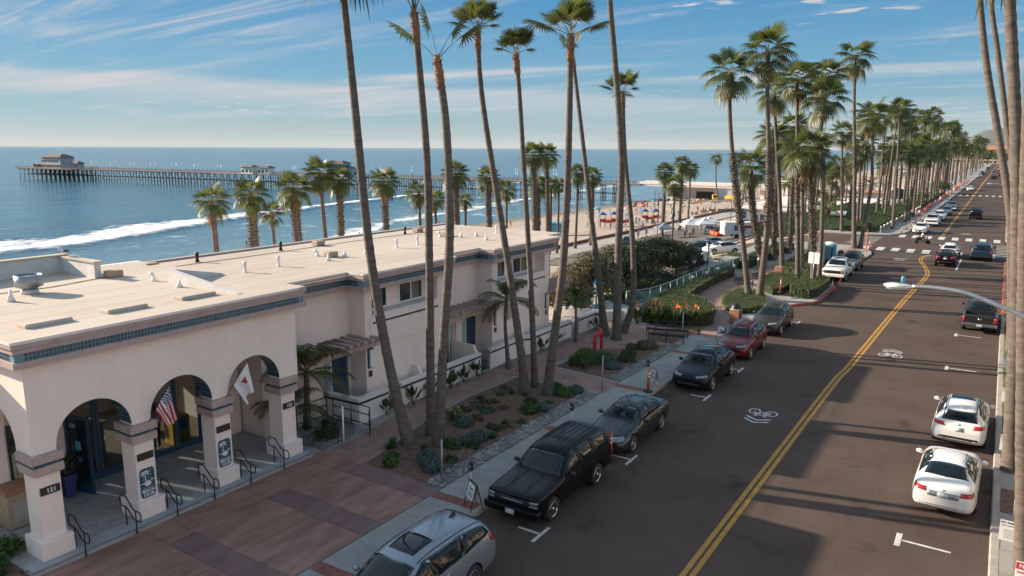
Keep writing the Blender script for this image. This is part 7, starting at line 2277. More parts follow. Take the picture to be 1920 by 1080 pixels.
for i, (c, p, x, y, a, lab) in enumerate(((sedan, 'charcoal', -36.0, 143, -50, 'dark grey saloon in the row behind the blue-grey car'), (suv, 'white', -35.0, 158, -55, 'white crossover near the back of the car park'), (sedan, 'red', -40.5, 158, -55, 'red saloon parked by the small rounded shed'), (suv, 'silver', -52.5, 157, 25, 'silver crossover behind the white tents'), (sedan, 'white', -46.5, 162, -55, 'white saloon at the far edge of the car park'), (suv, 'black', -55.0, 121, 20, 'black crossover parked along the promenade wall'))):
 lot_car(c, lab, P_[p], x, y, R(a), suv_z(x, y))
# ================================================================ people
PEOPLE = {}
def person_mesh(pose, seed=0, fine=False):
 """one continuous skinned body; faces take skin, shirt, trouser and hair materials by height"""
 V, E, Rr = [], [], []
 def v(p, r, parent=None):
  V.append(Vector(p)); Rr.append(r)
  if parent is not None: E.append((parent, len(V) - 1))
  return len(V) - 1
 sit = pose in ('sit', 'ride')
 hz_ = {'stand': .93, 'walk': .92, 'sit': .30, 'ride': .80}[pose]
 lean = {'stand': 0.0, 'walk': .04, 'sit': -.05, 'ride': .12}[pose]
 pel = v((0, 0, hz_), .125)
 wst = v((0, lean * .4, hz_ + .17), .108, pel)
 chs = v((0, lean, hz_ + .38), .125, wst)
 nck = v((0, lean * 1.2, hz_ + .53), .052, chs)
 hd0 = v((0, lean * 1.2 + .02, hz_ + .62), .078, nck)
 hd1 = v((0, lean * 1.2 + .015, hz_ + .74), .082, hd0)
 for s in (-1, 1):
  hip = v((s * .09, 0, hz_ - .06), .088, pel)
  if pose == 'sit':
   kn = v((s * .12, .38, .42), .06, hip); an = v((s * .12, .55, .09), .042, kn); v((s * .12, .70, .04), .036, an)
  elif pose == 'ride':
   kn = v((s * .17, .40, .78), .064, hip); an = v((s * .15, .36, .36), .042, kn); v((s * .15, .50, .31), .036, an)
  else:
   st = .22 * s if pose == 'walk' else 0.0
   kn = v((s * .10, st * .5 + .02, .50), .058, hip); an = v((s * .10, st - (.06 if st < 0 else 0), .09), .04, kn); v((s * .11, st + .13, .04), .035, an)
  sh = v((s * .18, lean, hz_ + .46), .058, chs)
  if pose == 'ride':
   el = v((s * .27, .27, hz_ + .25), .042, sh); wr = v((s * .27, .50, hz_ + .22), .03, el); v((s * .25, .57, hz_ + .22), .034, wr)
  elif pose == 'sit':
   el = v((s * .25, .05, hz_ + .2), .042, sh); wr = v((s * .18, .26, hz_ + .14), .03, el); v((s * .15, .33, hz_ + .14), .032, wr)
  else:
   sw = -.16 * s if pose == 'walk' else .02
   el = v((s * .235, lean + sw * .4, hz_ + .19), .042, sh); wr = v((s * .245, lean + sw + .05, hz_ - .05), .03, el); v((s * .24, lean + sw + .07, hz_ - .14), .034, wr)
 me = bpy.data.meshes.new('body')
 me.from_pydata(V, E, [])
 o = bpy.data.objects.new('tmp', me)
 COL.objects.link(o)
 m = o.modifiers.new('skin', 'SKIN'); m.use_smooth_shade = True
 for i, r in enumerate(Rr):
  me.skin_vertices[0].data[i].radius = (r, r * (.8 if i in (0, 1, 2) else 1))
  me.skin_vertices[0].data[i].use_root = (i == 0)
 m2 = o.modifiers.new('s', 'SUBSURF'); m2.levels = 1; m2.render_levels = 1
 dg = bpy.context.evaluated_depsgraph_get()
 out = bpy.data.meshes.new_from_object(o.evaluated_get(dg))
 bpy.data.objects.remove(o)
 out.materials.clear()
 for k in ('skin', 'cloth_white', 'cloth_dark', 'hair'):
  out.materials.append(M[k])
 for p in out.polygons:
  c = p.center
  if c.z > hz_ + .50:
   p.material_index = 3 if (c.z > hz_ + .74 or c.y < lean * 1.2 - .01) else 0
  elif pose in ('stand', 'walk') and c.z < hz_ + .02 and abs(c.x) < .19:
   p.material_index = 2 if c.z > .09 else 3
  elif pose == 'sit' and c.z < hz_ + .05 and abs(c.x) < .19:
   p.material_index = 2 if c.y < .42 else 0
  elif pose == 'ride' and c.z < hz_ + .04 and abs(c.x) < .24 and c.y < .55:
   p.material_index = 2 if c.z > .4 else 3
  elif c.z > hz_ - .02 and abs(c.x) < .22 + .02:
   p.material_index = 1
  else:
   p.material_index = 0
  p.use_smooth = True
 return out
for q in ('stand', 'walk', 'sit', 'ride'):
 PEOPLE[q] = person_mesh(q)
def person(label, pose, loc, rz, shirt=None, trousers=None, group=None, sc=1.0):
 o = put('person', PEOPLE[pose], None, loc, (0, 0, rz), (sc,) * 3)
 for i, mname in ((1, shirt), (2, trousers)):
  if mname:
   o.material_slots[i].link = 'OBJECT'; o.material_slots[i].material = M[mname]
 return tag(o, label, 'person', group)
# ================================================================ street furniture
def street_lamp(label, x, y, z0, sc=1.0):
 """pole on the right-hand verge with a curved arm reaching over the street towards -X"""
 t = thing('street_lamp', label, 'street lamp', (2.35, y, .13))
 mb = MB(); mb.tube([(0, 0, 0), (0, 0, 3), (0, 0, 6.9)], [.11, .09, .07], M['post_metal'], 10); mb.build('pole', t)
 mb = MB()
 mb.tube(soft3([(0, 0, 6.75), (-.75, 0, 7.55), (-1.75, 0, 8.03), (-2.2, 0, 8.20), (-2.75, 0, 8.38), (-3.3, 0, 8.43), (-3.72, 0, 8.415)], 4), .045, M['post_metal'], 8)
 mb.build('arm', t)
 # cobra head: tapered housing, lens, ribs, photocell
 hd = link(bpy.data.objects.new('lamp_head', None)); hd.parent = t; hd.location = (-3.70, 0, 8.40)
 b = bmesh.new(); bmesh.ops.create_uvsphere(b, u_segments=20, v_segments=12, radius=1)
 for v in b.verts:
  u = (1 - v.co.x) / 2
  w = .075 + .085 * smooth(.1, .6, u)
  v.co = Vector((-.27 - v.co.x * -.29, v.co.y * w, v.co.z * (.055 + .03 * u) * (1 if v.co.z > 0 else .8)))
 me = bpy.data.meshes.new('housing'); b.to_mesh(me); b.free(); me.materials.append(M['lamp_white'])
 for p in me.polygons: p.use_smooth = True
 put('housing', me, hd)
 rib = MB(); rib.box(-.006, .006, -.06, .06, 0, .012, M['sign_dark'])
 rm = rib.fixed('louvre')
 for k in range(7):
  put('louvre', rm, hd, (-.50 + .04 * k, -.03, .045 + .005 * k), (R(35), 0, 0))
 mb = MB(); mb.lathe([(.03, 0), (.036, .05), (.04, .06), (.038, .12), (.02, .15)], M['teal'], 12); mb.build('photocell', hd, (-.20, 0, .07))
 b = bmesh.new(); bmesh.ops.create_uvsphere(b, u_segments=14, v_segments=8, radius=1)
 for v in b.verts: v.co = Vector((-.36 + v.co.x * .16, v.co.y * .11, -.03 + v.co.z * .07))
 me = bpy.data.meshes.new('lens'); b.to_mesh(me); b.free(); me.materials.append(M['door_glass_light'])
 put('lens', me, hd)
 return t
street_lamp('street lamp whose curved grey arm hangs over the near street', 0, 17.3, 0)
l2 = street_lamp('second street lamp arm, far down the street before the dashed line', 0, 122, 0)
l2.location.z = -1.6
def post(name, label, x, y, h, r=.028, mat=None, group=None, cap=None):
 t = thing(name, label, 'post', (x, y, .13), 0, group)
 mb = MB(); mb.tube([(0, 0, 0), (0, 0, h)], r, mat or M['post_metal'], 8); mb.build('pole', t)
 return t
post('sign_post', 'bare grey post in the gravel near the forecourt corner', -14.85, 18.35, 1.6)
post('sign_post', 'bare grey post at the crossing path', -14.75, 30.2, 1.75)
post('sign_post', 'bare grey post beside the black rails', -14.75, 40.6, 1.9)
post('sign_post', 'pale post in the gravel beside the arcade ramp', -20.2, 19.0, 1.5, .035, M['white_paint'])
def meter(label, x, y, z=.13):
 t = thing('parking_meter', label, 'parking meter', (x, y, z), 0, 'parking meters')
 mb = MB(); mb.tube([(0, 0, 0), (0, 0, 1.05)], .03, M['post_metal'], 8); mb.build('pole', t)
 hd = put('meter_head', bevelled(-.075, .075, -.06, .06, 1.05, 1.30, M['sign_dark'], .03), t)
 mb = MB(); mb.lathe([(.075, 0), (.07, .05), (.04, .085), (.01, .095)], M['sign_dark'], 12); mb.build('dome', hd, (0, 0, 1.29))
 mb = MB(); mb.box(-.04, .04, -.064, -.058, 1.16, 1.25, M['galv']); mb.build('display', hd)
 return t
for x, y, lab in ((-13.3, 17.9, 'parking meter next to the folding sign behind the minivan'), (-13.3, 24.6, 'parking meter behind the roof of the black wagon'), (-13.2, 31.9, 'parking meter beside the orange post at the grey saloon'), (-13.3, 39.2, 'parking meter between the black crossover and the rails'), (1.3, 25.6, 'parking meter on the verge behind the lowest notice'), (1.35, 31.4, 'parking meter at the foot of the thick verge palm'), (1.45, 38.6, 'parking meter on the verge beside the empty bay')):
 meter(lab, x, y)
def aframe(label, x, y, rz, words):
 t = thing('folding_sign', label, 'sign', (x, y, .135), rz, 'folding signs on the left pavement')
 for s in (-1, 1):
  p = link(bpy.data.objects.new('board', None)); p.parent = t; p.rotation_euler = (s * R(14), 0, 0); p.location = (0, s * .22 * 1, 0)
  p.rotation_euler = (s * R(13), 0, 0)
  mb = MB()
  for (a0, a1, b0, b1) in ((-.28, -.25, 0, .9), (.25, .28, 0, .9), (-.25, .25, .87, .9)):
   mb.box(a0, a1, -.012, .012, b0, b1, M['sign_dark'] if words == 'A' else M['galv'])
  mb.build('frame', p)
  mb = MB(); mb.box(-.245, .245, -.008, .008, .36, .86, M['sign_white']); mb.build('panel', p)
  if s == -1:
   tx = put('lettering', text_mesh('Acai', .15, M['sign_dark'], .002, bold=.004), p, (0, -.011, .70), (PI / 2, 0, 0))
   mb = MB()
   for k in range(3): mb.box(-.18, .18, -.011, -.009, .44 + .06 * k, .465 + .06 * k, M['sign_dark'])
   mb.build('print', p)
aframe('folding white sign on the brick strip before the black wagon', -12.95, 17.55, R(-30), 'A')
aframe('folding white sign behind the orange post by the grey saloon', -13.0, 32.2, R(-40), 'B')
aframe('folding white sign at the front of the red car', -13.05, 42.6, R(-30), 'B')
def delineator(label, x, y, z=0.0, h=1.15, group='orange traffic posts'):
 t = thing('traffic_post', label, 'traffic post', (x, y, z), 0, group)
 mb = MB(); mb.lathe([(.23, 0), (.23, .04), (.19, .06), (.06, .07)], M['rubber'], 8); mb.build('base', t)
 mb = MB(); mb.lathe([(.055, .06), (.048, h - .12), (.03, h - .1), (.03, h - .04), (.055, h - .02), (.03, h)], M['orange'], 12); mb.build('tube', t)
 for k in (.30, .45):
  mb = MB(); mb.lathe([(.0525, h - k), (.0525, h - k + .08)], M['sign_white'], 12); mb.build('reflective_band', t)
 return t
for a in (('orange post standing behind the black boxy wagon', -11.05, 23.5, 0), ('orange post on the pavement beside the grey saloon', -12.9, 31.35, .135), ('orange post at the kerb hedge corner with the red kerb', -10.55, 62.6, 0), ('orange post in front of the white pickup', -10.95, 68.7, 0), ('orange post behind the roof of the bronze crossover', -13.5, 58.2, .5), ('orange post at the far left street corner', -12.0, 92.4, .13)):
 delineator(*a)
for i in range(5):
 delineator('small orange post in the row across the side street corner', -10.95 + .05 * i, 113.5 + 6.0 * i, .13, .95, 'orange posts across the side street corner')
for i in range(34):
 y = 146 + 5.2 * i
 if i % 9 in (0, 4):
  t = thing('traffic_barrel', 'orange traffic barrel at the left kerb of the far street', 'traffic barrel', (-11.6 + .004 * (y - 146), y, .13), 0, 'orange barrels along the far kerb')
  mb = MB(); mb.lathe([(.36, 0), (.34, .1), (.29, .5), (.27, .95), (.2, 1.0)], M['orange'], 12); mb.build('drum', t)
  for k in (.3, .65):
   mb = MB(); mb.lathe([(.325 - .04 * k, k), (.315 - .04 * k, k + .13)], M['sign_white'], 12); mb.build('reflective_band', t)
 elif i % 9 in (2, 3):
  t = thing('road_barrier', 'leaning orange barrier at the left kerb of the far street', 'barrier', (-11.6 + .004 * (y - 146), y, .13), R(80), 'orange barriers along the far kerb')
  mb = MB(); mb.box(-.9, .9, -.03, .03, .55, .85, M['orange']); mb.box(-.9, .9, -.031, .031, .15, .35, M['orange']); mb.build('board', t)
  for s in (-1, 1):
   mb = MB(); mb.box(s * .7 - .04, s * .7 + .04, -.25, .25, 0, .05, M['rubber']); mb.box(s * .7 - .03, s * .7 + .03, -.02, .02, .05, 1.0, M['orange']); mb.build('leg', t)
 else:
  delineator('orange post in the long row along the left kerb of the far street', -11.5 + .004 * (y - 146) + .3 * math.sin(i), y, .13, 1.1, 'orange posts along the far kerb')
# red standpipe: two elbows on a short riser
t = thing('standpipe', 'bright red fire standpipe with two bent pipes in the shrub bed', 'standpipe', (-18.2, 36.2, .15))
mb = MB(); mb.tube(soft3([(0, 0, 0), (0, 0, .75), (.02, .06, .92), (.1, .2, .95), (.14, .45, .95), (.15, .52, .88), (.15, .52, 0)], 3), .085, M['red_paint'], 10); mb.build('pipe', t)
mb = MB(); mb.lathe([(.13, .95), (.13, 1.0), (.10, 1.02), (.10, 1.18), (.07, 1.24)], M['red_paint'], 12); mb.build('valve_cap', t, (.12, .42, .0))
mb = MB(); mb.tube([(0, 0, .55), (-.14, -.12, .55)], .06, M['red_paint'], 10); mb.build('outlet', t)
# black rails by the hedge: two tiers of parallel rails on posts
def rack(label, p0, p1, lv):
 t = thing('rail_rack', label, 'rack', (*p0, .13))
 d = Vector((p1[0] - p0[0], p1[1] - p0[1], 0))
 for k, (off, h) in enumerate(lv):
  q = Vector((d.y, -d.x, 0)).normalized() * off
  mb = MB(); mb.tube([q + Vector((0, 0, h)), q + d + Vector((0, 0, h))], .025, M['black_metal'], 6); mb.build('rail', t)
 for u in (0.02, .5, .98):
  mb = MB(); q = Vector((d.y, -d.x, 0)).normalized()
  mb.tube([d * u + q * lv[0][0], d * u + q * lv[0][0] + Vector((0, 0, .45)), d * u + q * lv[-1][0] + Vector((0, 0, lv[-1][1]))], .025, M['black_metal'], 6); mb.build('leg', t)
 return t
rack('black metal rail seat in front of the big hedge', (-17.3, 41.3), (-14.9, 42.1), [(.25, .45), (.12, .47), (0, .48), (-.08, .72), (-.14, .95)])
rack('second black metal rail seat, closer to the pavement', (-16.7, 40.2), (-14.6, 40.7), [(.25, .45), (.12, .47), (0, .48), (-.08, .72), (-.14, .95)])
# park bench
def bench(label, x, y, rz):
 t = thing('park_bench', label, 'bench', (x, y, .14), rz)
 for k in range(4):
  mb = MB(); mb.box(-.85, .85, -.22 + .115 * k, -.13 + .115 * k, .43, .46, M['black_metal']); mb.build('seat_slat', t)
 for k in range(3):
  mb = MB(); mb.box(-.85, .85, .25 + .03 * k, .275 + .03 * k, .54 + .13 * k, .63 + .13 * k, M['black_metal']); mb.build('back_slat', t)
 for s in (-1, 1):
  mb = MB(); mb.tube([(s * .8, -.2, 0), (s * .8, -.2, .62), (s * .8, .2, .64), (s * .8, .3, .9)], .025, M['black_metal'], 6); mb.tube([(s * .8, .22, 0), (s * .8, .24, .5)], .025, M['black_metal'], 6); mb.build('leg', t)
bench('black park bench beside the two palm feet on the curving path', -16.9, 60.2, R(60))
bench('second black park bench farther along the curving path', -16.4, 63.5, R(75))
# litter bins with domes
def bin_(label, x, y, mat, dome=True):
 t = thing('litter_bin', label, 'bin', (x, y, .14))
 put('body', bevelled(-.32, .32, -.32, .32, 0, .95, mat, .04), t)
 if dome:
  mb = MB(); mb.lathe([(.34, .95), (.33, 1.02), (.31, 1.06), (.27, 1.2), (.15, 1.30), (.02, 1.33)], M['black_metal'], 16); mb.build('dome_lid', t)
  mb = MB(); mb.lathe([(.345, .93), (.345, .97)], M['white_paint'], 16); mb.build('ring', t)
 return t
bin_('brick-brown litter bin with dark dome behind the red car', -13.75, 47.6, M['terracotta'])
bin_('brown litter bin beside the blue portable toilet', -12.9, 79.6, M['terracotta'])
bin_('stone litter bin at the end of the path hedge', -15.9, 67.6, M['terracotta'], False)
# bollards
def bollard(label, x, y, group, r=.11, h=.85, z=.13):
 t = thing('bollard', label, 'bollard', (x, y, z), 0, group)
 mb = MB(); mb.lathe([(r * 1.35, 0), (r * 1.35, .08), (r, .12), (r * .92, h * .72), (r * 1.15, h * .74), (r * 1.15, h * .80), (r * .9, h * .82)], M['kerb'], 12); mb.build('shaft', t)
 mb = MB(); mb.lathe([(r * .9, h * .82), (r * 1.05, h * .9), (r * .7, h * .98), (r * .2, h)], M['white_wall'], 12); mb.build('cap', t)
for i, (x, y) in enumerate(((-20.6, 58.5), (-20.4, 61.3), (-20.3, 64.0), (-19.6, 66.5), (-19.3, 69.0), (-18.9, 72.0))):
 bollard(('nearest', 'second', 'third', 'fourth', 'fifth', 'farthest')[i] + ' stone bollard in the row along the glass fence', x, y, 'stone bollards along the glass fence', .13, .95)
for x, y, lab in ((-18.3, 52.3, 'low round light at the back of the big hedge'), (-16.4, 50.6, 'white round light at the right end of the big hedge'), (-15.5, 48.9, 'white round light at the front corner of the big hedge')):
 bollard(lab, x, y, 'small path lights by the hedge', .10, .6)
for i in range(16):
 bollard('white bollard in the row along the far pavement hedge', -13.4 + .06 * i, 112.5 + 3.0 * i, 'white bollards along the far pavement', .15, .95)
# glass fence on the edge of the bank
fl = [(-21.9, 48.4), (-21.0, 50.6), (-20.75, 54.0), (-20.85, 58.5), (-20.75, 63), (-20.6, 67), (-20.2, 70.5), (-19.8, 74)]
t = thing('glass_fence', 'glass panel fence with pale top rail along the top of the bank', 'fence', (*fl[0], .05))
o0 = Vector((*fl[0], .05))
mb = MB(); mb.tube([Vector((*p, 1.2)) - o0 for p in fl], .035, M['galv'], 6); mb.build('rail', t)
gl = pm('fence_panel_glass', (0.12, 0.2, 0.18), .06, var=.1)
tn = gl.node_tree; tb = tn.nodes.new('ShaderNodeBsdfTransparent'); tb.inputs['Color'].default_value = (.68, .8, .76, 1)
mxs = tn.nodes.new('ShaderNodeMixShader'); mxs.inputs[0].default_value = .62
tn.links.new(tn.nodes['Principled BSDF'].outputs[0], mxs.inputs[1]); tn.links.new(tb.outputs[0], mxs.inputs[2]); tn.links.new(mxs.outputs[0], tn.nodes['Material Output'].inputs['Surface'])
pmesh = MB(); pmesh.tube([(0, 0, 0), (0, 0, 1.14)], .03, M['galv'], 6); pmesh = pmesh.fixed('post')
for a, c in zip(fl, fl[1:]):
 A, C_ = Vector((*a, 0)), Vector((*c, 0))
 n = max(1, round((C_ - A).length / 1.6))
 for k in range(n):
  p = A + (C_ - A) * k / n; q = A + (C_ - A) * (k + 1) / n
  put('post', pmesh, t, p - Vector((o0.x, o0.y, 0)))
  d = (q - p).normalized() * .06; s_ = Vector((d.y, -d.x, 0)).normalized() * .006
  mb = MB()
  vs = []
  for zz_ in (.12, 1.08):
   for e in (p + d, q - d):
    for sg in (-1, 1):
     w = e + s_ * sg - Vector((o0.x, o0.y, 0)); vs.append((w.x, w.y, zz_))
  mb.add(vs, [(0, 2, 6, 4), (1, 5, 7, 3), (4, 6, 7, 5), (0, 1, 3, 2), (0, 4, 5, 1), (2, 3, 7, 6)], gl)
  mb.build('panel', t)
# timber lattice below the bank
t = thing('timber_lattice', 'brown timber crib lattice on the bank behind the glass fence', 'lattice', (-24.2, 64.0, -1.4))
for k in range(6):
 mb = MB(); mb.box(-.1, .1, 0, 7.6, .05 + .36 * k, .17 + .36 * k, M['wood']); mb.build('rail', t)
for k in range(9):
 mb = MB(); mb.box(.1, .2, .2 + .9 * k, .34 + .9 * k, 0, 2.0, M['wood']); mb.build('upright', t)
# lamp posts
def lantern(label, x, y, z, h, mat, banner=False, sc=1.0):
 t = thing('lamp_post', label, 'lamp post', (x, y, z))
 mb = MB(); mb.lathe([(.13, 0), (.13, .18), (.08, .25), (.06, .5), (.045, h - .1), (.07, h - .05), (.05, h)], mat, 12); mb.build('post', t)
 mb = MB(); mb.lathe([(.06, h), (.16, h + .06), (.20, h + .34), (.18, h + .36)], M['lamp_white'], 12); mb.build('globe', t)
 mb = MB(); mb.lathe([(.27, h + .34), (.26, h + .38), (.12, h + .56), (.06, h + .60), (.03, h + .78)], mat, 12); mb.build('cap', t)
 if banner:
  mb = MB(); mb.tube([(-.45, 0, h - .45), (.45, 0, h - .45)], .012, mat, 5); mb.build('bracket', t)
  for s in (-1, 1):
   mb = MB(); mb.box(s * .25 - .17, s * .25 + .17, -.008, .008, h - 1.35, h - .48, M['sign_white']); mb.build('banner', t)
lantern('short blue lamp post on the wall at the end of the terrace', -22.6, 45.0, .55, 1.35, M['teal'])
lantern('blue street lamp with two white banners beside the bank', -23.0, 69.3, -1.0, 3.1, M['blue_dark'], True)
lantern('smaller lamp post just left of the bannered one', -23.4, 66.6, -.9, 1.7, M['blue_dark'])
# terrace end: low wall with railing
mb = MB(); ring_band(mb, [(-24.5, 43.2), (-21.0, 43.5), (-20.2, 44.4)], -.22, 0, 0, .72, M['white_wall'])
w_ = tag(mb.build('end_wall'), 'low pale wall with blue rail closing the terrace by the bank', 'wall')
mb = MB()
for h in (.85, 1.05): mb.tube([(-24.5, 43.3, h), (-21.1, 43.6, h)], .02, M['blue_paint'], 6)
mb.build('rail', w_)
for x in (-24.3, -23.2, -22.2, -21.2):
 mb = MB(); mb.tube([(x, 43.3 + (x + 24.5) * .088, .7), (x, 43.3 + (x + 24.5) * .088, 1.05)], .018, M['blue_paint'], 6); mb.build('post', w_)
# signs, cabinet and portable toilet at the far corner
t = thing('street_sign', 'pair of blank white sign backs on one post by the kerb hedge', 'sign', (-12.0, 62.2, .13), R(-12))
mb = MB(); mb.tube([(0, 0, 0), (0, 0, 3.2)], .04, M['post_metal'], 8); mb.build('pole', t)
for s in (-1, 1):
 put('sign_panel', bevelled(s * .24 - .21, s * .24 + .21, -.06, -.04, 2.25, 3.15, M['sign_white'], .008), t)
t = thing('utility_cabinet', 'tall grey utility cabinet beside the blue portable toilet', 'cabinet', (-13.6, 73.0, .13))
put('case', bevelled(-.35, .35, -.35, .35, 0, 2.7, M['galv'], .03), t)
mb = MB(); mb.box(-.3, .3, -.365, -.352, .2, 2.5, M['post_metal']); mb.build('door', t)
t = thing('portable_toilet', 'blue portable toilet with white roof behind the parked pickup', 'portable toilet', (-13.6, 77.3, .13))
put('cabin', bevelled(-.58, .58, -.58, .58, 0, 2.1, M['teal'], .04), t)
mb = MB(); mb.lathe([(.8, 2.1), (.72, 2.22), (.3, 2.34), (.05, 2.36)], M['white_paint'], 4, mtx=Matrix.Rotation(PI / 4, 4, 'Z')); mb.build('roof', t)
mb = MB(); mb.box(-.42, .42, -.60, -.585, .12, 1.95, M['blue_paint']); mb.build('door', t)
# post with a round dark basket
t = thing('basket_post', 'orange-banded post carrying a round dark flower basket at the corner', 'post', (-12.2, 91.4, .13))
mb = MB()
for k in range(8): mb.lathe([(.075, .3 * k), (.075, .3 * k + .3)], M['orange'] if k % 2 == 0 else M['terracotta'], 10)
mb.build('post', t)
mb = MB(); leaf_cloud(mb, [((0, 0, 2.75), (.55, .55, .45))], 700, .09, M['leaf_dark'], 5, shell=1.0); mb.build('plant', t, fix=False)
# verge notices
def notice(label, x, y, big='NO PARKING', small='TOW AWAY ZONE'):
 t = thing('notice_sign', label, 'sign', (x, y, .14), 0, 'paper notices on the right verge')
 for s in (-.2, .2):
  mb = MB(); mb.box(s - .012, s + .012, -.008, .008, 0, .98, M['galv']); mb.build('stake', t)
 mb = MB(); mb.box(-.27, .27, -.016, -.008, .32, .93, M['sign_white']); mb.build('panel', t)
 put('lettering', text_mesh(big, .085, M['sign_dark'], .001, bold=.002), t, (0, -.018, .86), (PI / 2, 0, 0))
 put('lettering', text_mesh(small, .055, M['sign_dark'], .001), t, (0, -.018, .77), (PI / 2, 0, 0))
 mb = MB()
 for k in range(6): mb.box(-.17 + .01 * (k % 2), .16 - .02 * (k % 3), -.0185, -.017, .40 + .05 * k, .415 + .05 * k, M['galv'])
 mb.build('print', t)
notice('white no parking notice closest to the camera on the verge', 1.20, 23.9)
notice('white no parking notice beside the thick verge palm foot', 1.16, 31.5)
notice('white no parking notice ahead of the parked white crossover', 1.18, 38.0)
notice('farthest white no parking notice, beside the empty bay', 1.18, 44.2)
t = thing('no_parking_sign', 'red and white no parking sign at the lower right corner', 'sign', (1.36, 19.9, .13))
mb = MB(); mb.tube([(0, .03, 0), (0, .03, 1.75)], .025, M['post_metal'], 8); mb.build('pole', t)
put('sign_panel', bevelled(-.17, .17, -.012, 0, 1.12, 1.72, M['sign_white'], .01), t)
mb = MB(); mb.box(-.165, .165, -.016, -.012, 1.53, 1.70, M['sign_red']); mb.build('red_field', t)
put('lettering', text_mesh('NO', .13, M['sign_white'], .001, bold=.003), t, (0, -.018, 1.615), (PI / 2, 0, 0))
put('lettering', text_mesh('PARKING', .065, M['sign_red'], .001, bold=.002), t, (0, -.014, 1.45), (PI / 2, 0, 0))
put('lettering', text_mesh('10 PM', .05, M['sign_red'], .001), t, (0, -.014, 1.33), (PI / 2, 0, 0))
put('lettering', text_mesh('TO 6 AM', .05, M['sign_red'], .001), t, (0, -.014, 1.25), (PI / 2, 0, 0))
# stop sign at the right corner, turned to the side street
t = thing('stop_sign', 'red stop sign at the far right corner of the crossing', 'sign', (1.35, 108.6, .13), R(30))
mb = MB(); mb.tube([(0, 0, 0), (0, 0, 2.7)], .035, M['post_metal'], 8); mb.build('pole', t)
oc = [(.42 * math.cos(PI / 8 + k * PI / 4), 2.3 + .42 * math.sin(PI / 8 + k * PI / 4)) for k in range(8)]
mb = MB(); mb.prism(oc, -.05, -.035, M['sign_white'], axis='y'); mb.build('sign_panel', t)
oc = [(.385 * math.cos(PI / 8 + k * PI / 4), 2.3 + .385 * math.sin(PI / 8 + k * PI / 4)) for k in range(8)]
mb = MB(); mb.prism(oc, -.056, -.05, M['sign_red'], axis='y'); mb.build('red_field', t)
put('lettering', text_mesh('STOP', .28, M['sign_white'], .001, bold=.004), t, (0, -.058, 2.3), (PI / 2, 0, 0))
for y, l_ in ((111.5, 'white low wall beyond the crossing on the right kerb'), (134, 'second low concrete wall along the far right kerb')):
 mb = MB(); mb.box(2.3, 2.6, y, y + 20, .1, 1.2, M['white_wall']); w_ = tag(mb.build('street_wall'), l_, 'wall')
 mb = MB(); mb.box(2.24, 2.66, y - .05, y + 20.05, 1.2, 1.28, M['kerb']); mb.build('coping', w_)
# ================================================================ at the entrance
def flag(label, base, tip, stripes, seed):
 t = thing('flag', label, 'flag', base)
 d = Vector(tip) - Vector(base)
 mb = MB(); mb.tube([(0, 0, 0), d], .014, M['sign_dark'], 6); mb.lathe([(.02, 0), (.025, .03), (.005, .07)], M['sign_dark'], 8, o=d); mb.build('pole', t)
 put('bracket', bevelled(-.04, .05, -.05, .05, -.06, .06, M['lamp_white'], .01), t)
 H = .86; F = 1.2
 u = d.normalized()
 def P(s, q):
  """s: 0 top..1 bottom of the hoist; q along the fly; the cloth hangs limp from the pole in folds"""
  hp = d * .97 - u * (H * (s * (1 - .45 * q) + .12 * q))
  drop = q * F
  side = Vector((.05, .16, 0)) * drop
  w = Vector((u.y, -u.x, 0)).normalized()
  fold = w * (.075 * math.sin(s * 11 + q * 2.2 + seed) * min(1, q * 2.5)) + Vector((.04 * math.cos(s * 8 + seed * 2), .05 * math.sin(s * 13 + seed), 0)) * min(1, q * 2)
  return hp + side + fold + Vector((0, 0, -drop * (.78 + .08 * math.sin(s * 5 + seed))))
 nu, nv = 26, 20
 mb = MB()
 vs = [P(i / nu, j / nv) for i in range(nu + 1) for j in range(nv + 1)]
 b = {}
 for i in range(nu):
  for j in range(nv):
   s, q = (i + .5) / nu, (j + .5) / nv
   b.setdefault(stripes(s, q), []).append((i * (nv + 1) + j, (i + 1) * (nv + 1) + j, (i + 1) * (nv + 1) + j + 1, i * (nv + 1) + j + 1))
 for m_, fs in b.items():
  mb.add(vs, fs, m_, True)
 o = mb.build('cloth', t, fix=False)
 return t
def us(s, q):
 k = int(s * 13)
 if k < 7 and q < .4:
  return M['flag_blue'] if (int(s * 26) + int(q * 25)) % 3 else M['cloth_white']
 return M['flag_red'] if k % 2 == 0 else M['cloth_white']
def bear(s, q):
 if .30 < s < .5 and .24 < q < .50: return M['cloth_red']
 if .50 <= s < .56 and .3 < q < .38: return M['sign_dark']
 return M['cloth_white']
flag('striped red white and blue flag drooping from the second column', (-20.72, 11.62, 3.12), (-20.25, 12.15, 4.35), us, 1.0)
flag('white flag with red emblem drooping from the third column', (-20.72, 14.30, 3.15), (-20.25, 14.95, 4.40), bear, 2.2)
t = thing('potted_plant', 'dark leafy plant in a tall blue pot beside the open door', 'potted plant', (-24.05, 10.75, .29))
mb = MB(); mb.lathe([(.17, 0), (.19, .02), (.26, .68), (.29, .70), (.29, .76), (.25, .76), (.24, .66)], M['flag_blue'], 4, mtx=Matrix.Rotation(PI / 4, 4, 'Z'), smooth=False); mb.build('pot', t)
mb = MB(); leaf_cloud(mb, [((0, 0, 1.05), (.34, .34, .32)), ((.1, .1, 1.3), (.15, .15, .2))], 420, .08, M['leaf_dark'], 4, shell=1); mb.build('foliage', t, fix=False)
t = thing('litter_bin', 'square tan litter bin inside the left arch of the arcade', 'bin', (-23.5, 9.0, .29))
put('body', bevelled(-.36, .36, -.36, .36, 0, 1.05, M['tan_plastic'], .03), t)
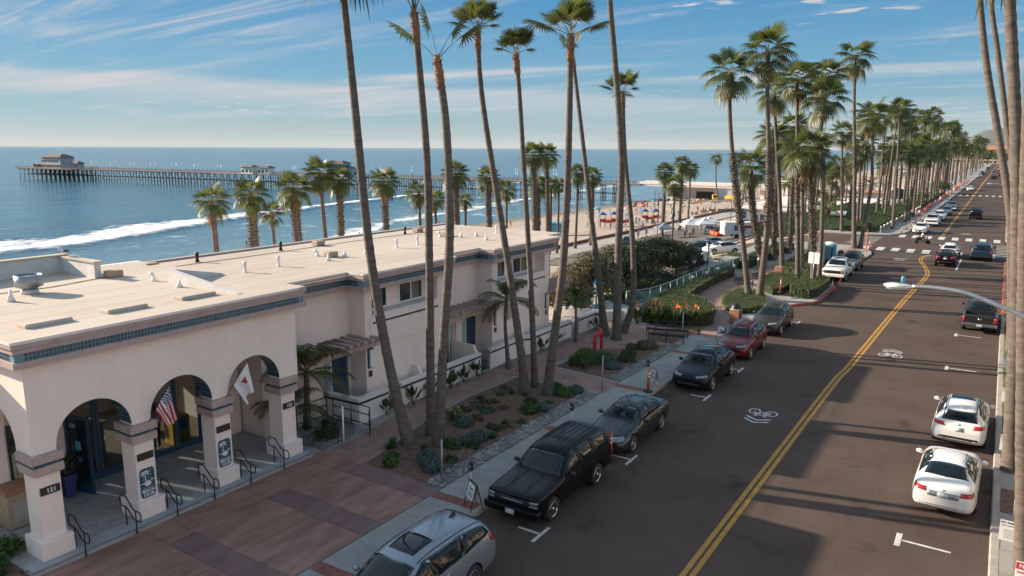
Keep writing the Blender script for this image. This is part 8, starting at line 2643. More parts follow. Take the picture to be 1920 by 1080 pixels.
put('lid', bevelled(-.39, .39, -.39, .39, 1.05, 1.22, M['terracotta'], .03), t)
mb = MB(); mb.box(.36, .372, -.22, .22, .2, .8, M['lobby_wall']); mb.build('panel', t)
person('person in white shirt and dark trousers standing behind the middle arch doors', 'stand', (-25.25, 14.5, .29), R(100), 'cloth_white', 'cloth_dark')
t = thing('toy_display', 'yellow and blue display stand behind the glass of the third arch', 'display', (-25.2, 15.3, .29))
put('cabinet', bevelled(-.3, .3, -.35, .35, 0, 1.1, M['yellow'], .04), t)
put('screen', bevelled(.28, .33, -.22, .22, .55, 1.0, M['cloth_blue'], .02), t)
# gull on the roof screen
def gull(label, loc, rz):
 t = thing('gull', label, 'bird', loc, rz)
 mb = MB(); mb.tube(soft3([(0, .20, .12), (0, .10, .14), (0, 0, .17), (0, -.10, .21), (0, -.16, .29), (0, -.17, .35), (0, -.16, .39)], 3), [.01 + .065 * math.sin(PI * min(1, .08 + .75 * i / 18)) ** .8 if i < 12 else .045 for i in range(19)], M['cloth_white'], 10); mb.build('body', t)
 for s in (-1, 1):
  b = bmesh.new(); bmesh.ops.create_uvsphere(b, u_segments=10, v_segments=6, radius=1)
  for v in b.verts: v.co = Vector((s * .062 + v.co.x * .018, .08 + v.co.y * .16, .17 + v.co.z * .055 - v.co.y * .02))
  me = bpy.data.meshes.new('wing'); b.to_mesh(me); b.free(); me.materials.append(M['charcoal_wing']); put('wing', me, t)
  mb = MB(); mb.tube([(s * .025, 0, .12), (s * .025, 0, 0), (s * .025, -.04, 0)], .006, M['yellow'], 5); mb.build('leg', t)
 mb = MB(); mb.lathe([(.018, 0), (.003, .07)], M['yellow'], 6, mtx=Matrix.Rotation(R(100), 4, 'X')); mb.build('bill', t, (0, -.19, .375))
M['charcoal_wing'] = pm('slate_wing', (.08, .085, .10), .8, var=.1)
gull('white gull with dark wings perched on the roof screen corner', (-30.6, 14.45, 7.12), R(20))
# scooter with rider on the far crossing
t = thing('motor_scooter', 'small dark motor scooter crossing the junction', 'scooter', (-7.6, 103.2, 0), R(-88))
for y in (-.62, .62):
 w = link(bpy.data.objects.new('wheel', None)); w.parent = t; w.location = (0, y, .26)
 mx = Matrix.Rotation(PI / 2, 4, 'Y')
 mb = MB(); mb.lathe([(.17, -.06), (.25, -.055), (.26, 0), (.25, .055), (.17, .06)], M['rubber'], 20, mtx=mx); mb.build('tyre', w)
 mb = MB(); mb.lathe([(.17, -.04), (.16, .04), (.03, .045)], M['alloy'], 16, mtx=mx); mb.build('rim', w)
put('body', bevelled(-.16, .16, -.75, -.02, .42, .74, P_['charcoal'], .08, 3), t)
put('seat', bevelled(-.15, .15, -.62, .05, .74, .84, M['rubber'], .04, 3), t)
put('footboard', bevelled(-.17, .17, -.1, .42, .26, .34, M['car_trim'], .03), t)
put('leg_shield', bevelled(-.22, .22, .40, .50, .3, .95, P_['charcoal'], .04), t)
mb = MB(); mb.tube([(0, .62, .26), (0, .48, .9), (0, .44, 1.02)], .03, M['alloy'], 8); mb.build('fork', t)
mb = MB(); mb.tube([(-.33, .36, 1.06), (-.15, .45, 1.03), (.15, .45, 1.03), (.33, .36, 1.06)], .018, M['black_metal'], 6); mb.build('handlebar', t)
mb = MB(); mb.lathe([(.02, 0), (.09, .03), (.09, .06)], M['headlight'], 12, mtx=Matrix.Rotation(-PI / 2, 4, 'X')); mb.build('headlight', t, (0, .5, .9))
person('person in a pale top riding the motor scooter across the junction', 'ride', (-7.75, 103.21, .02), R(-88), 'cloth_white', 'cloth_dark')
# ================================================================ pier
N0, F0 = Vector((-124, 281, 0)), Vector((-545, 241.75, 0))
pd = (F0 - N0).normalized(); pn = Vector((-pd.y, pd.x, 0)); PL = (F0 - N0).length
ZD = -2.75
pier = thing('pier', 'long timber pier on slender piles running far out to sea', 'pier', (N0.x, N0.y, SEA))
PO = Vector((N0.x, N0.y, SEA))
def pw(a, b, z):          # along, across (towards the camera is +), height
 return N0 + pd * a + pn * b + Vector((0, 0, z))
rotp = math.atan2(pd.y, pd.x)
def pbox(mb, a0, a1, b0, b1, z0, z1, mat):
 vs = [pw(a, b, z) for a in (a0, a1) for b in (b0, b1) for z in (z0, z1)]
 mb.add(vs, [(0, 1, 3, 2), (4, 6, 7, 5), (0, 4, 5, 1), (2, 3, 7, 6), (0, 2, 6, 4), (1, 5, 7, 3)], mat)
def ppart(mb, name, kind=None):
 o = mb.build(name, pier); o.location = -PO
 if kind: o['kind'] = kind
 return o
mb = MB(); pbox(mb, -2, PL - 60, -3.2, 3.2, ZD - .45, ZD, M['pier_deck']); ppart(mb, 'deck')
mb = MB(); pbox(mb, PL - 60.01, PL, -9, 9, ZD - .44, ZD + .01, M['pier_deck']); ppart(mb, 'deck')
# one bent of piles, shared along the pier
def bent(wide):
 mb = MB()
 bs = (-2.7, -.9, .9, 2.7) if not wide else (-8, -5.3, -2.7, 0, 2.7, 5.3, 8)
 for i, b in enumerate(bs):
  bt = .25 * (1 if i % 2 else -1) if not wide else 0
  mb.tube([(0, b * 1.06 + bt, -6.0), (0, b, 6.85)], .17, M['pier_wood'], 6)
 mb.box(-.2, .2, bs[0] - .6, bs[-1] + .6, 6.5, 6.85, M['pier_wood'])
 mb.box(-.12, .12, bs[0] - .3, bs[-1] + .3, 3.1, 3.3, M['pier_wood'])
 mb.tube([(.18, bs[0], .8), (.18, bs[-1], 6.4)], .08, M['pier_wood'], 4)
 mb.tube([(-.18, bs[-1], .8), (-.18, bs[0], 6.4)], .08, M['pier_wood'], 4)
 return mb.fixed('pile_bent')
bn, bw = bent(False), bent(True)
a = 4.0
while a < PL - 62:
 q = pw(a, 0, SEA)
 put('pile_bent', bn, pier, q - PO, (0, 0, rotp))
 a += 5.3
while a < PL:
 q = pw(a, 0, SEA)
 put('pile_bent', bw, pier, q - PO, (0, 0, rotp))
 a += 5.0
mb = MB()
for z in (3.05,):
 for b in (-2.9, 2.9):
  pbox(mb, 4, PL - 60, b - .08, b + .08, SEA + z, SEA + z + .22, M['pier_wood'])
ppart(mb, 'brace')
for b, a0, a1 in ((3.1, -2, PL - 60), (-3.1, -2, PL - 60), (8.9, PL - 60, PL), (-8.9, PL - 60, PL)):
 mb = MB()
 for z in (.45, .8, 1.08):
  pbox(mb, a0, a1, b - .05, b + .05, ZD + z, ZD + z + .10, M['pier_deck'])
 k = a0
 while k < a1:
  pbox(mb, k, k + .14, b - .08, b + .08, ZD, ZD + 1.12, M['pier_deck']); k += 2.4
 ppart(mb, 'railing', 'stuff')
lm = MB(); lm.tube([(0, 0, 0), (0, 0, 4.6)], .08, M['post_metal'], 6); lmm = lm.fixed('lamp_post')
gm_ = MB(); gm_.lathe([(.05, 4.55), (.26, 4.7), (.30, 4.95), (.18, 5.18), (.02, 5.25)], M['lamp_white'], 10); gmm = gm_.fixed('globe')
k = 0; a = 16.0
while a < PL - 40:
 for b in (2.9, -2.9):
  o = put('lamp_post', lmm, pier, pw(a + (4 if b < 0 else 0), b, ZD) - PO)
  put('globe', gmm, o)
 a += 18.6
for a in (PL - 12, PL - 24, PL - 36, PL - 48, PL - 3):
 o = put('lamp_post', lmm, pier, pw(a, 8.3, ZD) - PO); put('globe', gmm, o)
def pbuild(label, a0, a1, b0, b1, h, roofh, walls, name='pier_building', ov=.7, z=ZD, bands=True):
 base = pw((a0 + a1) / 2, (b0 + b1) / 2, z)
 t = thing(name, label, 'building', base, rotp)
 la, lb = (a1 - a0) / 2, (b1 - b0) / 2
 put('wall', bevelled(-la, la, -lb, lb, 0, h, walls, .05), t)
 mb = MB()
 k = min(la, lb) * .75
 vs = [(-la - ov, -lb - ov, h), (la + ov, -lb - ov, h), (la + ov, lb + ov, h), (-la - ov, lb + ov, h), (-la + k, -lb + k, h + roofh), (la - k, -lb + k, h + roofh), (la - k, lb - k, h + roofh), (-la + k, lb - k, h + roofh)]
 mb.add(vs, [(0, 1, 5, 4), (1, 2, 6, 5), (2, 3, 7, 6), (3, 0, 4, 7), (4, 5, 6, 7), (3, 2, 1, 0)], M['shingle'])
 mb.build('roof', t)
 n = max(2, int(la * 2 / 2.2))
 wm = MB(); wm.box(-.7, .7, -.04, .04, 0, 1.3, M['window_glass']); wm = wm.fixed('window')
 for lev in range(max(1, int(h / 3))):
  for i in range(n):
   x = -la + (i + .5) * 2 * la / n
   put('window', wm, t, (x, lb + .03, .9 + 3.1 * lev));
 return t
pale = pm('pier_house_wall', (.36, .37, .38), .85, var=.12, scale=.5)
pbuild('big two-storey restaurant with hipped roof at the seaward end of the pier', 380, 400, -4.5, 4.5, 7.0, 2.0, pale)
pbuild('low annexe with pale roof at the very tip of the pier', 401, 411, -4, 4, 2.4, .8, M['pier_deck'])
pbuild('small bait house just landward of the pier restaurant', 366, 372, -2, 2, 3.3, 1.4, pale)
pbuild('left one of two white kiosks halfway along the pier', 208.5, 217, 1.5, 7, 3.6, 1.0, M['white_wall'])
pbuild('right one of two white kiosks halfway along the pier', 198, 206, 1.5, 6, 3.4, 1.0, M['white_wall'])
t = pbuild('tall lifeguard tower with dark roof on the pier', 147, 156, 1.5, 7, 6.2, 1.4, M['white_wall'], ov=1.2)
mb = MB(); mb.box(-4.6, 4.6, -3, 3.2, 4.3, 5.4, M['blue_dark']); mb.build('lookout_band', t)
pbuild('pale stair tower beside the lifeguard tower on the pier', 139, 145, 1.5, 6, 4.4, .6, pale)
mb = MB(); pbox(mb, 165, 240, 3.3, 7.4, ZD - .4, ZD - .02, M['pier_deck']); ppart(mb, 'landing')
# concrete bridge from the street to the pier, with the white base building under its end
br = thing('pier_bridge', 'long white concrete bridge leading from the street to the pier', 'bridge', (-72, 285, -3))
def bpart(mb, name):
 o = mb.build(name, br); o.location = (72, -285, 3); return o
mb = MB(); mb.box(-124, -12, 282, 288.5, -3.4, -2.7, M['white_wall']); bpart(mb, 'deck')
for y in (281.8, 288.3):
 mb = MB(); mb.box(-124, -12, y, y + .35, -2.7, -1.6, M['white_wall']); bpart(mb, 'parapet')
for k in range(9):
 mb = MB(); mb.box(-84 + 8.5 * k, -82.4 + 8.5 * k, 283.5, 287, -8.5, -3.4, M['white_wall']); bpart(mb, 'column')
wb = thing('base_building', 'white concrete lifeguard building under the landward end of the pier', 'building', (-104, 303, -9))
put('wall', bevelled(-10, 9.5, -14, 2, 0, 5.3, M['white_wall'], .05), wb)
put('parapet', bevelled(-10.3, 9.8, -14.3, 2.3, 5.3, 6.0, M['white_wall'], .05), wb)
mb = MB(); mb.box(2.0, 9.0, -14.15, -13.9, 0, 3.7, M['sign_dark']); mb.build('garage_opening', wb)
for i in range(4):
 for j in range(3):
  mb = MB(); mb.box(-9.2 + 1.3 * i, -8.4 + 1.3 * i, -14.1, -13.95, 1.4 + 1.2 * j, 2.1 + 1.2 * j, M['window_glass']); mb.build('window', wb)
# bandshell and beach community building
def flat_house(label, x0, x1, y0, y1, zb, h, wallm, roofm, ov=1.0, roof_t=.35, name='beach_building', cols_=0):
 t = thing(name, label, 'building', ((x0 + x1) / 2, (y0 + y1) / 2, zb))
 a, b = (x1 - x0) / 2, (y1 - y0) / 2
 put('wall', bevelled(-a, a, -b, b, 0, h, wallm, .03), t)
 put('roof', bevelled(-a - ov, a + ov, -b - ov, b + ov, h, h + roof_t, roofm, .05), t)
 for k in range(max(2, int(b * 2 / 4))):
  y = -b + 1.5 + 4 * k
  if y < b - 1:
   mb = MB(); mb.box(a - .02, a + .04, y, y + 1.6, .9, 2.0, M['window_glass']); mb.build('window', t)
 mb = MB(); mb.box(-a + .5, -a + 1.6, -b - .05, -b, 0, 2.1, M['blue_paint']); mb.build('door', t)
 return t
flat_house('long low blue-grey community building with wide white flat roof', -46, -27, 176, 206, -4.6, 3.2, pale, M['white_wall'], 2.0, .5)
flat_house('low annexe with pale roof in front of the community building', -40, -27, 160, 171, -4.2, 2.6, pale, M['roof_white'], 1.0)
flat_house('small grey store with flat roof between the palms', -52, -44, 178, 188, -5.2, 2.6, M['galv'], M['roof_white'], .5)
t = flat_house('beach restroom with terracotta roof behind the promenade', -33, -24, 216, 226, -3.0, 3.0, M['white_wall'], M['terracotta'], .8)
t = thing('bandshell', 'curved white concrete bandshell with tall columns facing the sand', 'bandshell', (-52, 262, -6))
for k in range(7):
 an = R(20 + 23 * k)
 mb = MB(); mb.box(-.6, .6, -.6, .6, 0, 6.5, M['white_wall']); mb.build('column', t, (-14 * math.sin(an) * .9, 18 * math.cos(an), 0))
mb = MB()
for k in range(14):
 a0, a1 = R(15 + 11 * k), R(15 + 11 * (k + 1))
 p = []
 for an in (a0, a1):
  for r in (11, 16):
   p.append((-r * math.sin(an) * .9, 1.25 * r * math.cos(an)))
 vs = [(*q, z) for z in (6.5, 7.3) for q in p]
 mb.add(vs, [(0, 1, 3, 2), (4, 6, 7, 5), (0, 4, 5, 1), (2, 3, 7, 6), (0, 2, 6, 4), (1, 5, 7, 3)], M['white_wall'])
mb.build('canopy', t)
t = thing('shipping_container', 'orange-yellow kiosk box with white roof beside the sloping street', 'kiosk', (-23.5, 137, -1.2), R(8))
put('box', bevelled(-1.4, 1.4, -4, 4, -.8, 1.7, M['yellow'], .05), t)
put('roof', bevelled(-1.6, 1.6, -4.2, 4.2, 1.7, 1.95, M['white_paint'], .04), t)
mb = MB(); mb.box(1.4, 1.43, -2, 1.5, .3, 1.3, M['sign_dark']); mb.build('hatch', t)
mb = MB(); mb.lathe([(1.3, 0), (1.35, 2.2), (1.1, 2.6), (.2, 2.8)], M['blue_dark'], 18); tag(mb.build('water_tank', loc=(-20.5, 196, -.3)), 'dark blue round tank standing between the promenade palms', 'tank')
# red-roofed houses closing the street and a few roofs beyond
def tiled(label, x, y, w, d, h, wallm):
 t = thing('red_roof_building', label, 'building', (x, y, 0))
 put('wall', bevelled(-w / 2, w / 2, -d / 2, d / 2, 0, h, wallm, .05), t)
 mb = MB(); k = min(w, d) * .4; o = .8
 vs = [(-w / 2 - o, -d / 2 - o, h), (w / 2 + o, -d / 2 - o, h), (w / 2 + o, d / 2 + o, h), (-w / 2 - o, d / 2 + o, h), (-w / 2 + k, -d / 2 + k, h + k * .5), (w / 2 - k, -d / 2 + k, h + k * .5), (w / 2 - k, d / 2 - k, h + k * .5), (-w / 2 + k, d / 2 - k, h + k * .5)]
 mb.add(vs, [(0, 1, 5, 4), (1, 2, 6, 5), (2, 3, 7, 6), (3, 0, 4, 7), (4, 5, 6, 7), (3, 2, 1, 0)], M['terracotta']); mb.build('roof', t)
 wm = MB(); wm.box(-.8, .8, -.06, .06, 0, 1.5, M['window_glass']); wm = wm.fixed('window')
 for l in range(int(h / 3.2)):
  for i in range(int(w / 3.4)):
   put('window', wm, t, (-w / 2 + 2 + 3.4 * i, -d / 2 - .03, 1 + 3.1 * l))
cream = pm('cream_wall', (.62, .48, .34), .9, var=.06)
tan_ = pm('tan_wall', (.42, .34, .28), .9, var=.06)
tiled('large tan block with red tiled roof at the end of the street', -5, 742, 30, 20, 11.5, tan_)
tiled('cream house with red tiled roof left of the tan block', -27, 770, 18, 16, 9.5, cream)
tiled('small cream house with red roof far left by the end palms', -44, 800, 14, 14, 7.5, cream)
tiled('distant red-roofed house behind the tan block', 8, 820, 30, 16, 15, cream)
# lifeguard hut, playground, tents, shade sails
t = thing('lifeguard_hut', 'turquoise lifeguard hut on stilts on the sand', 'lifeguard hut', (-79.6, 139.9, hz(-79.6, 139.9)), R(20))
put('cabin', bevelled(-1.6, 1.6, -1.5, 1.5, .5, 2.75, M['teal'], .05), t)
put('roof', bevelled(-1.9, 1.9, -1.8, 1.8, 2.75, 2.95, M['teal'], .05), t)
for sx in (-1, 1):
 for sy in (-1, 1):
  mb = MB(); mb.box(sx * 1.4 - .08, sx * 1.4 + .08, sy * 1.3 - .08, sy * 1.3 + .08, -.3, .5, M['white_paint']); mb.build('leg', t)
mb = MB(); mb.box(1.6, 1.64, -.9, .9, 1.3, 2.3, M['window_glass']); mb.build('window', t)
def playset(label, x, y, roofs, seed):
 g = hz(x, y); t = thing('playground', label, 'playground', (x, y, g), R(38))
 rnd = random.Random(seed)
 for i, (dx, dy) in enumerate(roofs):
  for sx in (-.7, .7):
   for sy in (-.7, .7):
    mb = MB(); mb.tube([(dx + sx, dy + sy, 0), (dx + sx, dy + sy, 3.0)], .06, M['cloth_red'] if i % 2 else M['cloth_blue'], 6); mb.build('post', t)
  mb = MB(); mb.box(dx - .8, dx + .8, dy - .8, dy + .8, 1.25, 1.38, M['terracotta']); mb.build('platform', t)
  mb = MB(); mb.box(dx - .8, dx + .8, dy - .85, dy - .78, 1.38, 2.0, M['cloth_red']); mb.build('panel', t)
  mb = MB(); mb.prism([(dx - 1.0, 2.9), (dx + 1.0, 2.9), (dx, 3.7)], dy - 1.0, dy + 1.0, M['cloth_blue'], axis='y'); mb.build('roof', t)
  a = rnd.choice((0, 1))
  mb = MB(); mb.grid(lambda u, v: (dx + .8 + 2.4 * u, dy - .35 + .7 * v, 1.38 - 1.2 * u + .25 * abs(v - .5)), 8, 4, M['tan_plastic']); mb.build('slide', t)
 mb = MB()
 for k in range(len(roofs) - 1):
  (a0, b0), (a1, b1) = roofs[k], roofs[k + 1]
  mb.tube([(a0, b0, 1.4), ((a0 + a1) / 2, (b0 + b1) / 2, 1.2), (a1, b1, 1.4)], .35, M['orange'] if k % 2 == 0 else M['flag_red'], 10)
 if len(roofs) > 1: mb.build('crawl_tube', t)
playset('large colourful playground with blue roofs and tan slides', -77, 162, [(-3, 0), (0, 1.2), (3.4, -.4)], 1)
playset('smaller playground with two blue gable roofs and slides', -73.5, 175, [(-1.4, 0), (1.4, .3)], 2)
def tent(label, x, y, s, h, mat, cat='tent'):
 g = hz(x, y) + .1
 t = thing('canopy_tent', label, cat, (x, y, g), R(40), 'canopy tents by the car park')
 for sx in (-1, 1):
  for sy in (-1, 1):
   mb = MB(); mb.tube([(sx * s, sy * s, 0), (sx * s, sy * s, h)], .03, M['post_metal'], 6); mb.build('leg', t)
 mb = MB()
 vs = [(-s, -s, h), (s, -s, h), (s, s, h), (-s, s, h), (0, 0, h + s * .65)] + [(a * s, b * s, h - .3) for a, b in ((-1, -1), (1, -1), (1, 1), (-1, 1))]
 mids = [((vs[i][0] * .4), (vs[i][1] * .4), h + s * .30) for i in range(4)]
 vs += mids
 fs = []
 for i in range(4):
  j = (i + 1) % 4
  fs += [(i, j, 9 + j, 9 + i), (9 + i, 9 + j, 4), (5 + i, 5 + j, j, i)]
 mb.add(vs, fs, mat); mb.build('canopy', t)
for x, y, s, l, m_ in ((-51.2, 142.3, 1.7, 'white canopy tent at the left of the four in the car park', 'tent_white'), (-53.2, 149.5, 1.6, 'white canopy tent at the back left of the four', 'tent_white'), (-48.3, 142.6, 1.75, 'nearest white canopy tent of the four', 'tent_white'), (-49.5, 149.0, 1.6, 'white canopy tent at the back right of the four', 'tent_white'), (-53.6, 135.0, 1.6, 'greyish canopy tent standing alone by the sea wall', 'galv')):
 tent(l, x, y, s, 2.1, M[m_])
for i, (x, y) in enumerate(((-73, 210), (-68.5, 216.5))):
 t = thing('shade_sail', ('left', 'right')[i] + ' square brown shade sail over the picnic tables', 'shade sail', (x, y, hz(x, y)), R(30))
 for sx in (-1, 1):
  for sy in (-1, 1):
   mb = MB(); mb.tube([(sx * 2.6, sy * 3.4, 0), (sx * 2.6, sy * 3.4, 3.1 + .5 * sx)], .07, M['post_metal'], 6); mb.build('post', t)
 mb = MB(); mb.grid(lambda u, v: (-2.7 + 5.4 * u, -3.5 + 7 * v, 2.6 + 1.0 * u - .25 * math.sin(PI * u) * math.sin(PI * v)), 8, 8, M['brown_sail']); mb.build('cloth', t, fix=False)
mb = MB(); mb.lathe([(.05, 0), (1.4, -.35), (1.35, -.38)], M['orange'], 10);
t = thing('beach_shelter', 'bright red-orange beach shelter on the sand near the water', 'beach shelter', (-107, 245, hz(-107, 245)))
mb = MB(); mb.grid(lambda u, v: (2.2 * (u - .5) * 1.6, 2.6 * (v - .5), 2.3 * math.sin(PI * u) ** .6), 10, 4, M['orange']); mb.build('cloth', t, fix=False)
mb = MB(); mb.tube([(0, -1.2, 0), (0, -1.2, 2.6)], .04, M['post_metal'], 6); mb.build('pole', t)
def truck(label, x, y, mat, rz):
 t = thing('utility_truck', label, 'truck', (x, y, hz(x, y)), rz)
 put('cargo', bevelled(-1.1, 1.1, -1.0, 2.6, .7, 2.2, mat, .1), t); put('cab', bevelled(-1.05, 1.05, -2.7, -1.0, .6, 2.4, mat, .2), t)
 mb = MB(); mb.box(-.95, .95, -2.56, -2.4, 1.5, 2.15, M['car_glass']); mb.build('windscreen', t, (0, -.18, 0))
 for yy in (-1.9, 1.6):
  for s in (-1, 1):
   mb = MB(); mb.lathe([(.3, -.12), (.45, -.1), (.45, .1), (.3, .12)], M['rubber'], 16, mtx=Matrix.Rotation(PI / 2, 4, 'Y')); mb.build('wheel', t, (s, yy, .45))
truck('upright yellow truck in front of the white pier building', -91, 279, M['yellow'], R(20))
truck('yellow truck parked right of the other one', -81, 268, M['yellow'], R(80))
t = thing('box_trailer', 'white box trailer with red and blue print in the car park', 'trailer', (-38.6, 132, hz(-38.6, 132) + .12), R(-52))
put('box', bevelled(-1.2, 1.2, -2.9, 2.9, .55, 2.75, M['sign_white'], .06), t)
mb = MB(); mb.box(1.2, 1.215, -1.2, .2, 1.3, 2.3, M['cloth_blue']); mb.box(1.2, 1.216, .5, 2.0, 1.7, 2.2, M['cloth_red']); mb.build('print', t)
for yy in (-.7, .4):
 for s in (-1, 1):
  mb = MB(); mb.lathe([(.2, -.1), (.36, -.1), (.36, .1), (.2, .1)], M['rubber'], 16, mtx=Matrix.Rotation(PI / 2, 4, 'Y')); mb.build('wheel', t, (s * 1.1, yy, .36))
for i, (dx, dy) in enumerate(((0, 0), (1.0, .6), (.9, -1.1), (-.7, 1.0))):
 mb = MB(); mb.lathe([(.1, 0), (.5, .18), (.62, .5), (.5, .82), (.12, .95)], M['orange'], 12)
 tag(mb.build('orange_ball', loc=(-44.5 + dx, 137.3 + dy, hz(-44.5, 137.3) + .12)), 'round orange inflatable among the few beside the trailer', 'inflatable', 'orange inflatables beside the trailer')
t = thing('storage_tank', 'small grey round-roofed shed by the car park back', 'shed', (-44.5, 172, hz(-44.5, 172)))
mb = MB(); mb.prism([(-1.4, 0), (1.4, 0), (1.4, 1.4), (1.0, 2.3), (0, 2.7), (-1.0, 2.3), (-1.4, 1.4)], -2, 2, M['galv'], axis='y'); mb.build('shell', t)
mb = MB(); mb.box(-.5, .5, -2.03, -2, 0, 1.9, M['blue_dark']); mb.build('door', t)
# light poles and posts on the beach
for i, (x, y, h) in enumerate(((-62.5, 112, 5.5), (-56, 140, 9), (-48.5, 119, 9.5), (-45.5, 150, 8.5), (-62, 150, 9), (-76, 190, 5))):
 t = thing('light_pole', ('short dark light pole by the turquoise hut palms', 'tall thin light pole left of the grey tent', 'thin pole between the wagon and the tents', 'thin light pole behind the orange inflatables', 'thin pole beside the playground palms', 'short pole among the picnic tables')[i], 'light pole', (x, y, hz(x, y)))
 mb = MB(); mb.tube([(0, 0, 0), (0, 0, h)], .07, M['bark'], 6); mb.build('pole', t)
 put('lamp_head', bevelled(-.1, .9, -.12, .12, h - .12, h + .06, M['galv'], .03), t)
# rocks at the foot of the pier end
rnd = random.Random(9)
for i in range(46):
 x = rnd.uniform(-118, -96); y = 284 - (x + 96) * .02 + rnd.uniform(-6, 6); s = rnd.uniform(.5, 1.3)
 b = bmesh.new(); bmesh.ops.create_icosphere(b, subdivisions=1, radius=s)
 for v in b.verts: v.co = v.co * rnd.uniform(.7, 1.15); v.co.z *= .7
 me = bpy.data.meshes.new('boulder'); b.to_mesh(me); b.free(); me.materials.append(M['stone'])
 tag(put('boulder', me, None, (x, y, hz(x, y) + s * .3)), 'one of the pale boulders heaped below the pier end', 'boulder', 'boulders below the pier end')
# jetty on the horizon
mb = MB(); mb.prism([(-930, 2740), (-925, 2730), (-700, 2590), (-690, 2600)], -11, -7.2, M['pier_wood']); tag(mb.build('jetty'), 'low dark jetty lying on the horizon of the sea', 'jetty')
# people on the sand
shirts = ['cloth_white', 'cloth_dark', 'cloth_blue', 'cloth_red', 'cloth_dark', 'skin']
def crowd(n, x0, x1, y0, y1, poses, label, group, seed, sc=1.0):
 r = random.Random(seed)
 for i in range(n):
  x, y = r.uniform(x0, x1), r.uniform(y0, y1)
  person(label, r.choice(poses), (x, y, hz(x, y)), r.uniform(0, 6.28), r.choice(shirts), r.choice(('cloth_dark', 'cloth_blue', 'cloth_dark')), group, sc)
crowd(46, -110, -84, 205, 266, ['sit', 'stand', 'sit'], 'one of the people resting on the open sand near the water', 'people resting on the sand', 1)
crowd(26, -82, -68, 185, 222, ['sit', 'walk', 'stand'], 'one of the people around the picnic area under the sails', 'people at the picnic area', 2)
crowd(20, -84, -69, 150, 184, ['stand', 'walk'], 'one of the people at the playground', 'people at the playground', 3)
crowd(9, -70, -64, 142, 178, ['walk', 'stand'], 'one of the people standing beside the playground palms', 'people beside the playground', 4)
crowd(14, -118, -95, 140, 210, ['stand', 'walk'], 'one of the people walking along the water edge', 'people along the water edge', 5)
crowd(14, -56, -42, 134, 154, ['stand', 'walk'], 'one of the people around the white tents', 'people at the white tents', 6)
for i, (x, y) in enumerate(((-59.2, 131.5), (-58.6, 134.0), (-58.0, 136.6))):
 person(('left', 'middle', 'right')[i] + ' one of three people in dark clothes on the promenade wall', 'stand', (x, y, hz(x, y) + .15), R(200), 'cloth_dark', 'cloth_dark', 'three people on the promenade')
for i, (x, y) in enumerate(((-123, 108), (-128, 118), (-131, 131), (-140, 105), (-126, 150), (-134, 166))):
 o = person('one of the bathers standing in the shallow water', 'stand', (x, y, -10.55), R(90 + 40 * i), 'skin', 'cloth_dark', 'bathers in the shallows')
crowd(14, -13.5, -11.2, 175, 270, ['walk', 'stand'], 'one of the people walking on the far pavement', 'people on the far pavement', 8)
for o in COL.objects:
 if o.get('group') == 'people on the far pavement': o.location.z = .13
# picnic tables
for i in range(8):
 x = -72 + (i % 4) * 1.9; y = 203 + (i // 4) * 8 + (i % 4) * 2
 t = thing('picnic_table', 'one of the picnic tables under and beside the shade sails', 'table', (x, y, hz(x, y)), R(25 * i), 'picnic tables by the shade sails')
 mb = MB(); mb.box(-.9, .9, -.38, .38, .7, .76, M['terracotta']); mb.build('table_top', t)
 for s in (-1, 1):
  mb = MB(); mb.box(-.9, .9, s * .75 - .14, s * .75 + .14, .42, .47, M['terracotta']); mb.build('seat', t)
  mb = MB(); mb.box(s * .6 - .04, s * .6 + .04, -.75, .75, .0, .7, M['galv']); mb.build('leg', t)
# umbrellas and towels of the sunbathers
rnd = random.Random(21)
for i in range(14):
 x, y = rnd.uniform(-109, -86), rnd.uniform(205, 262)
 t = thing('beach_umbrella', 'one of the coloured beach umbrellas among the people on the sand', 'umbrella', (x, y, hz(x, y)), rnd.uniform(0, 6), 'beach umbrellas on the sand')
 mb = MB(); mb.tube([(0, 0, 0), (.1, 0, 2.0)], .03, M['lamp_white'], 5); mb.build('pole', t)
 mb = MB(); mb.lathe([(1.15, -.02), (.8, .22), (.4, .36), (.03, .42)], M[('cloth_blue', 'orange', 'cloth_white', 'teal', 'cloth_red')[i % 5]], 10); mb.build('canopy', t, (.08, 0, 1.7))
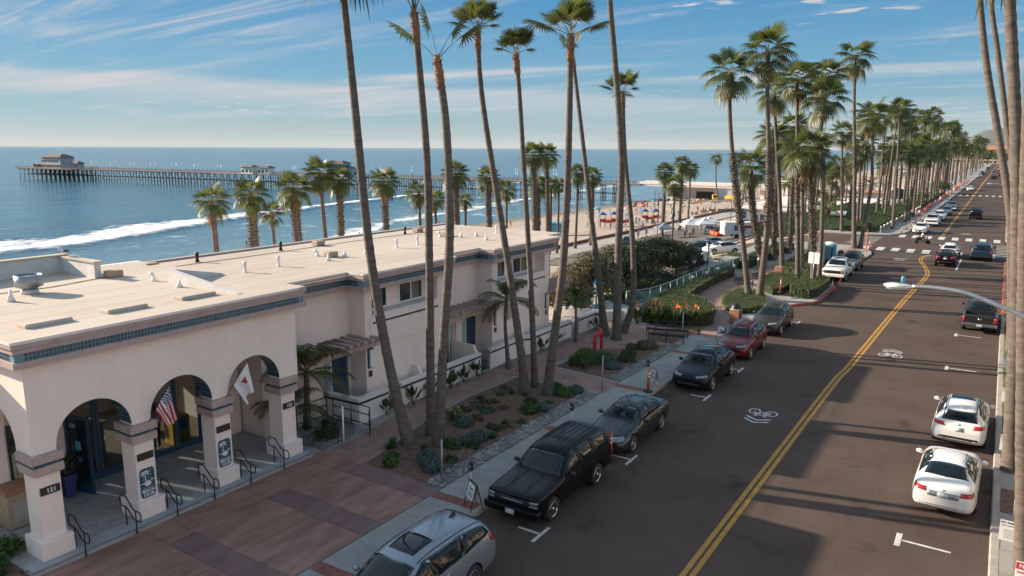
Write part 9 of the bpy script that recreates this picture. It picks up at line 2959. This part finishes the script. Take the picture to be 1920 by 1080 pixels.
# ================================================================ the other side of the street (beyond the right edge of the picture)
def town_house(label, x0, x1, y0, y1, h, wallm, tiled_roof):
 t = thing('town_house', label, 'house', ((x0 + x1) / 2, (y0 + y1) / 2, .1))
 a, b = (x1 - x0) / 2, (y1 - y0) / 2
 put('wall', bevelled(-a, a, -b, b, 0, h, wallm, .04), t)
 if tiled_roof:
  mb = MB(); k = min(a, b) * .8; o = .5
  vs = [(-a - o, -b - o, h), (a + o, -b - o, h), (a + o, b + o, h), (-a - o, b + o, h), (-a + k, -b + k, h + k * .5), (a - k, -b + k, h + k * .5), (a - k, b - k, h + k * .5), (-a + k, b - k, h + k * .5)]
  mb.add(vs, [(0, 1, 5, 4), (1, 2, 6, 5), (2, 3, 7, 6), (3, 0, 4, 7), (4, 5, 6, 7), (3, 2, 1, 0)], M['terracotta']); mb.build('roof', t)
 else:
  put('roof', bevelled(-a - .3, a + .3, -b - .3, b + .3, h, h + .35, M['mauve'], .03), t)
 wm = MB(); wm.box(-.05, .02, -.75, .75, 0, 1.3, M['window_glass']); wm = wm.fixed('window')
 for l in range(int(h / 3)):
  for i in range(int(b * 2 / 3)):
   put('window', wm, t, (-a - .01, -b + 1.6 + 3 * i, 1.0 + 3.0 * l))
 mb = MB(); mb.box(-a - .06, -a, -.5, .5, 0, 2.1, M['blue_paint']); mb.build('door', t)
hc = [pm('peach_wall', (.66, .50, .38), .9, var=.05), pm('cream_house_wall', (.74, .64, .50), .9, var=.05), pm('sand_house_wall', (.60, .50, .40), .9, var=.05)]
for i, (y0, y1, h, m_, r) in enumerate(((-26, -8, 7.5, 0, False), (-5, 12, 6.5, 1, True), (15, 30, 8.5, 2, False), (33, 47, 6.5, 1, True), (50, 66, 9.0, 0, False), (69, 86, 7.0, 1, True))):
 town_house(('first', 'second', 'third', 'fourth', 'fifth', 'sixth')[i] + ' stucco house across the street from the hotel, beyond the right edge', 8.6, 20, y0, y1, h, hc[m_], r)
hedge('low hedge in front of the houses across the street', [(6.2, -20), (7.2, -20), (7.2, 88), (6.2, 88)], .1, 1.0, 14, .12, seed=31)
# ================================================================ sea air: one even, very thin volume round everything
hm = bpy.data.materials.new('sea_air')
hm.use_nodes = True
ht = hm.node_tree
ht.nodes.clear()
pv = ht.nodes.new('ShaderNodeVolumePrincipled')
pv.inputs['Color'].default_value = (0.80, 0.88, 0.95, 1)
pv.inputs['Density'].default_value = 0.000014
pv.inputs['Anisotropy'].default_value = 0.0
ho = ht.nodes.new('ShaderNodeOutputMaterial')
ht.links.new(pv.outputs[0], ho.inputs['Volume'])
mb = MB()
mb.box(-30500, 30500, -30500, 30500, -40, 240, hm)
tag(mb.build('haze'), kind='stuff')
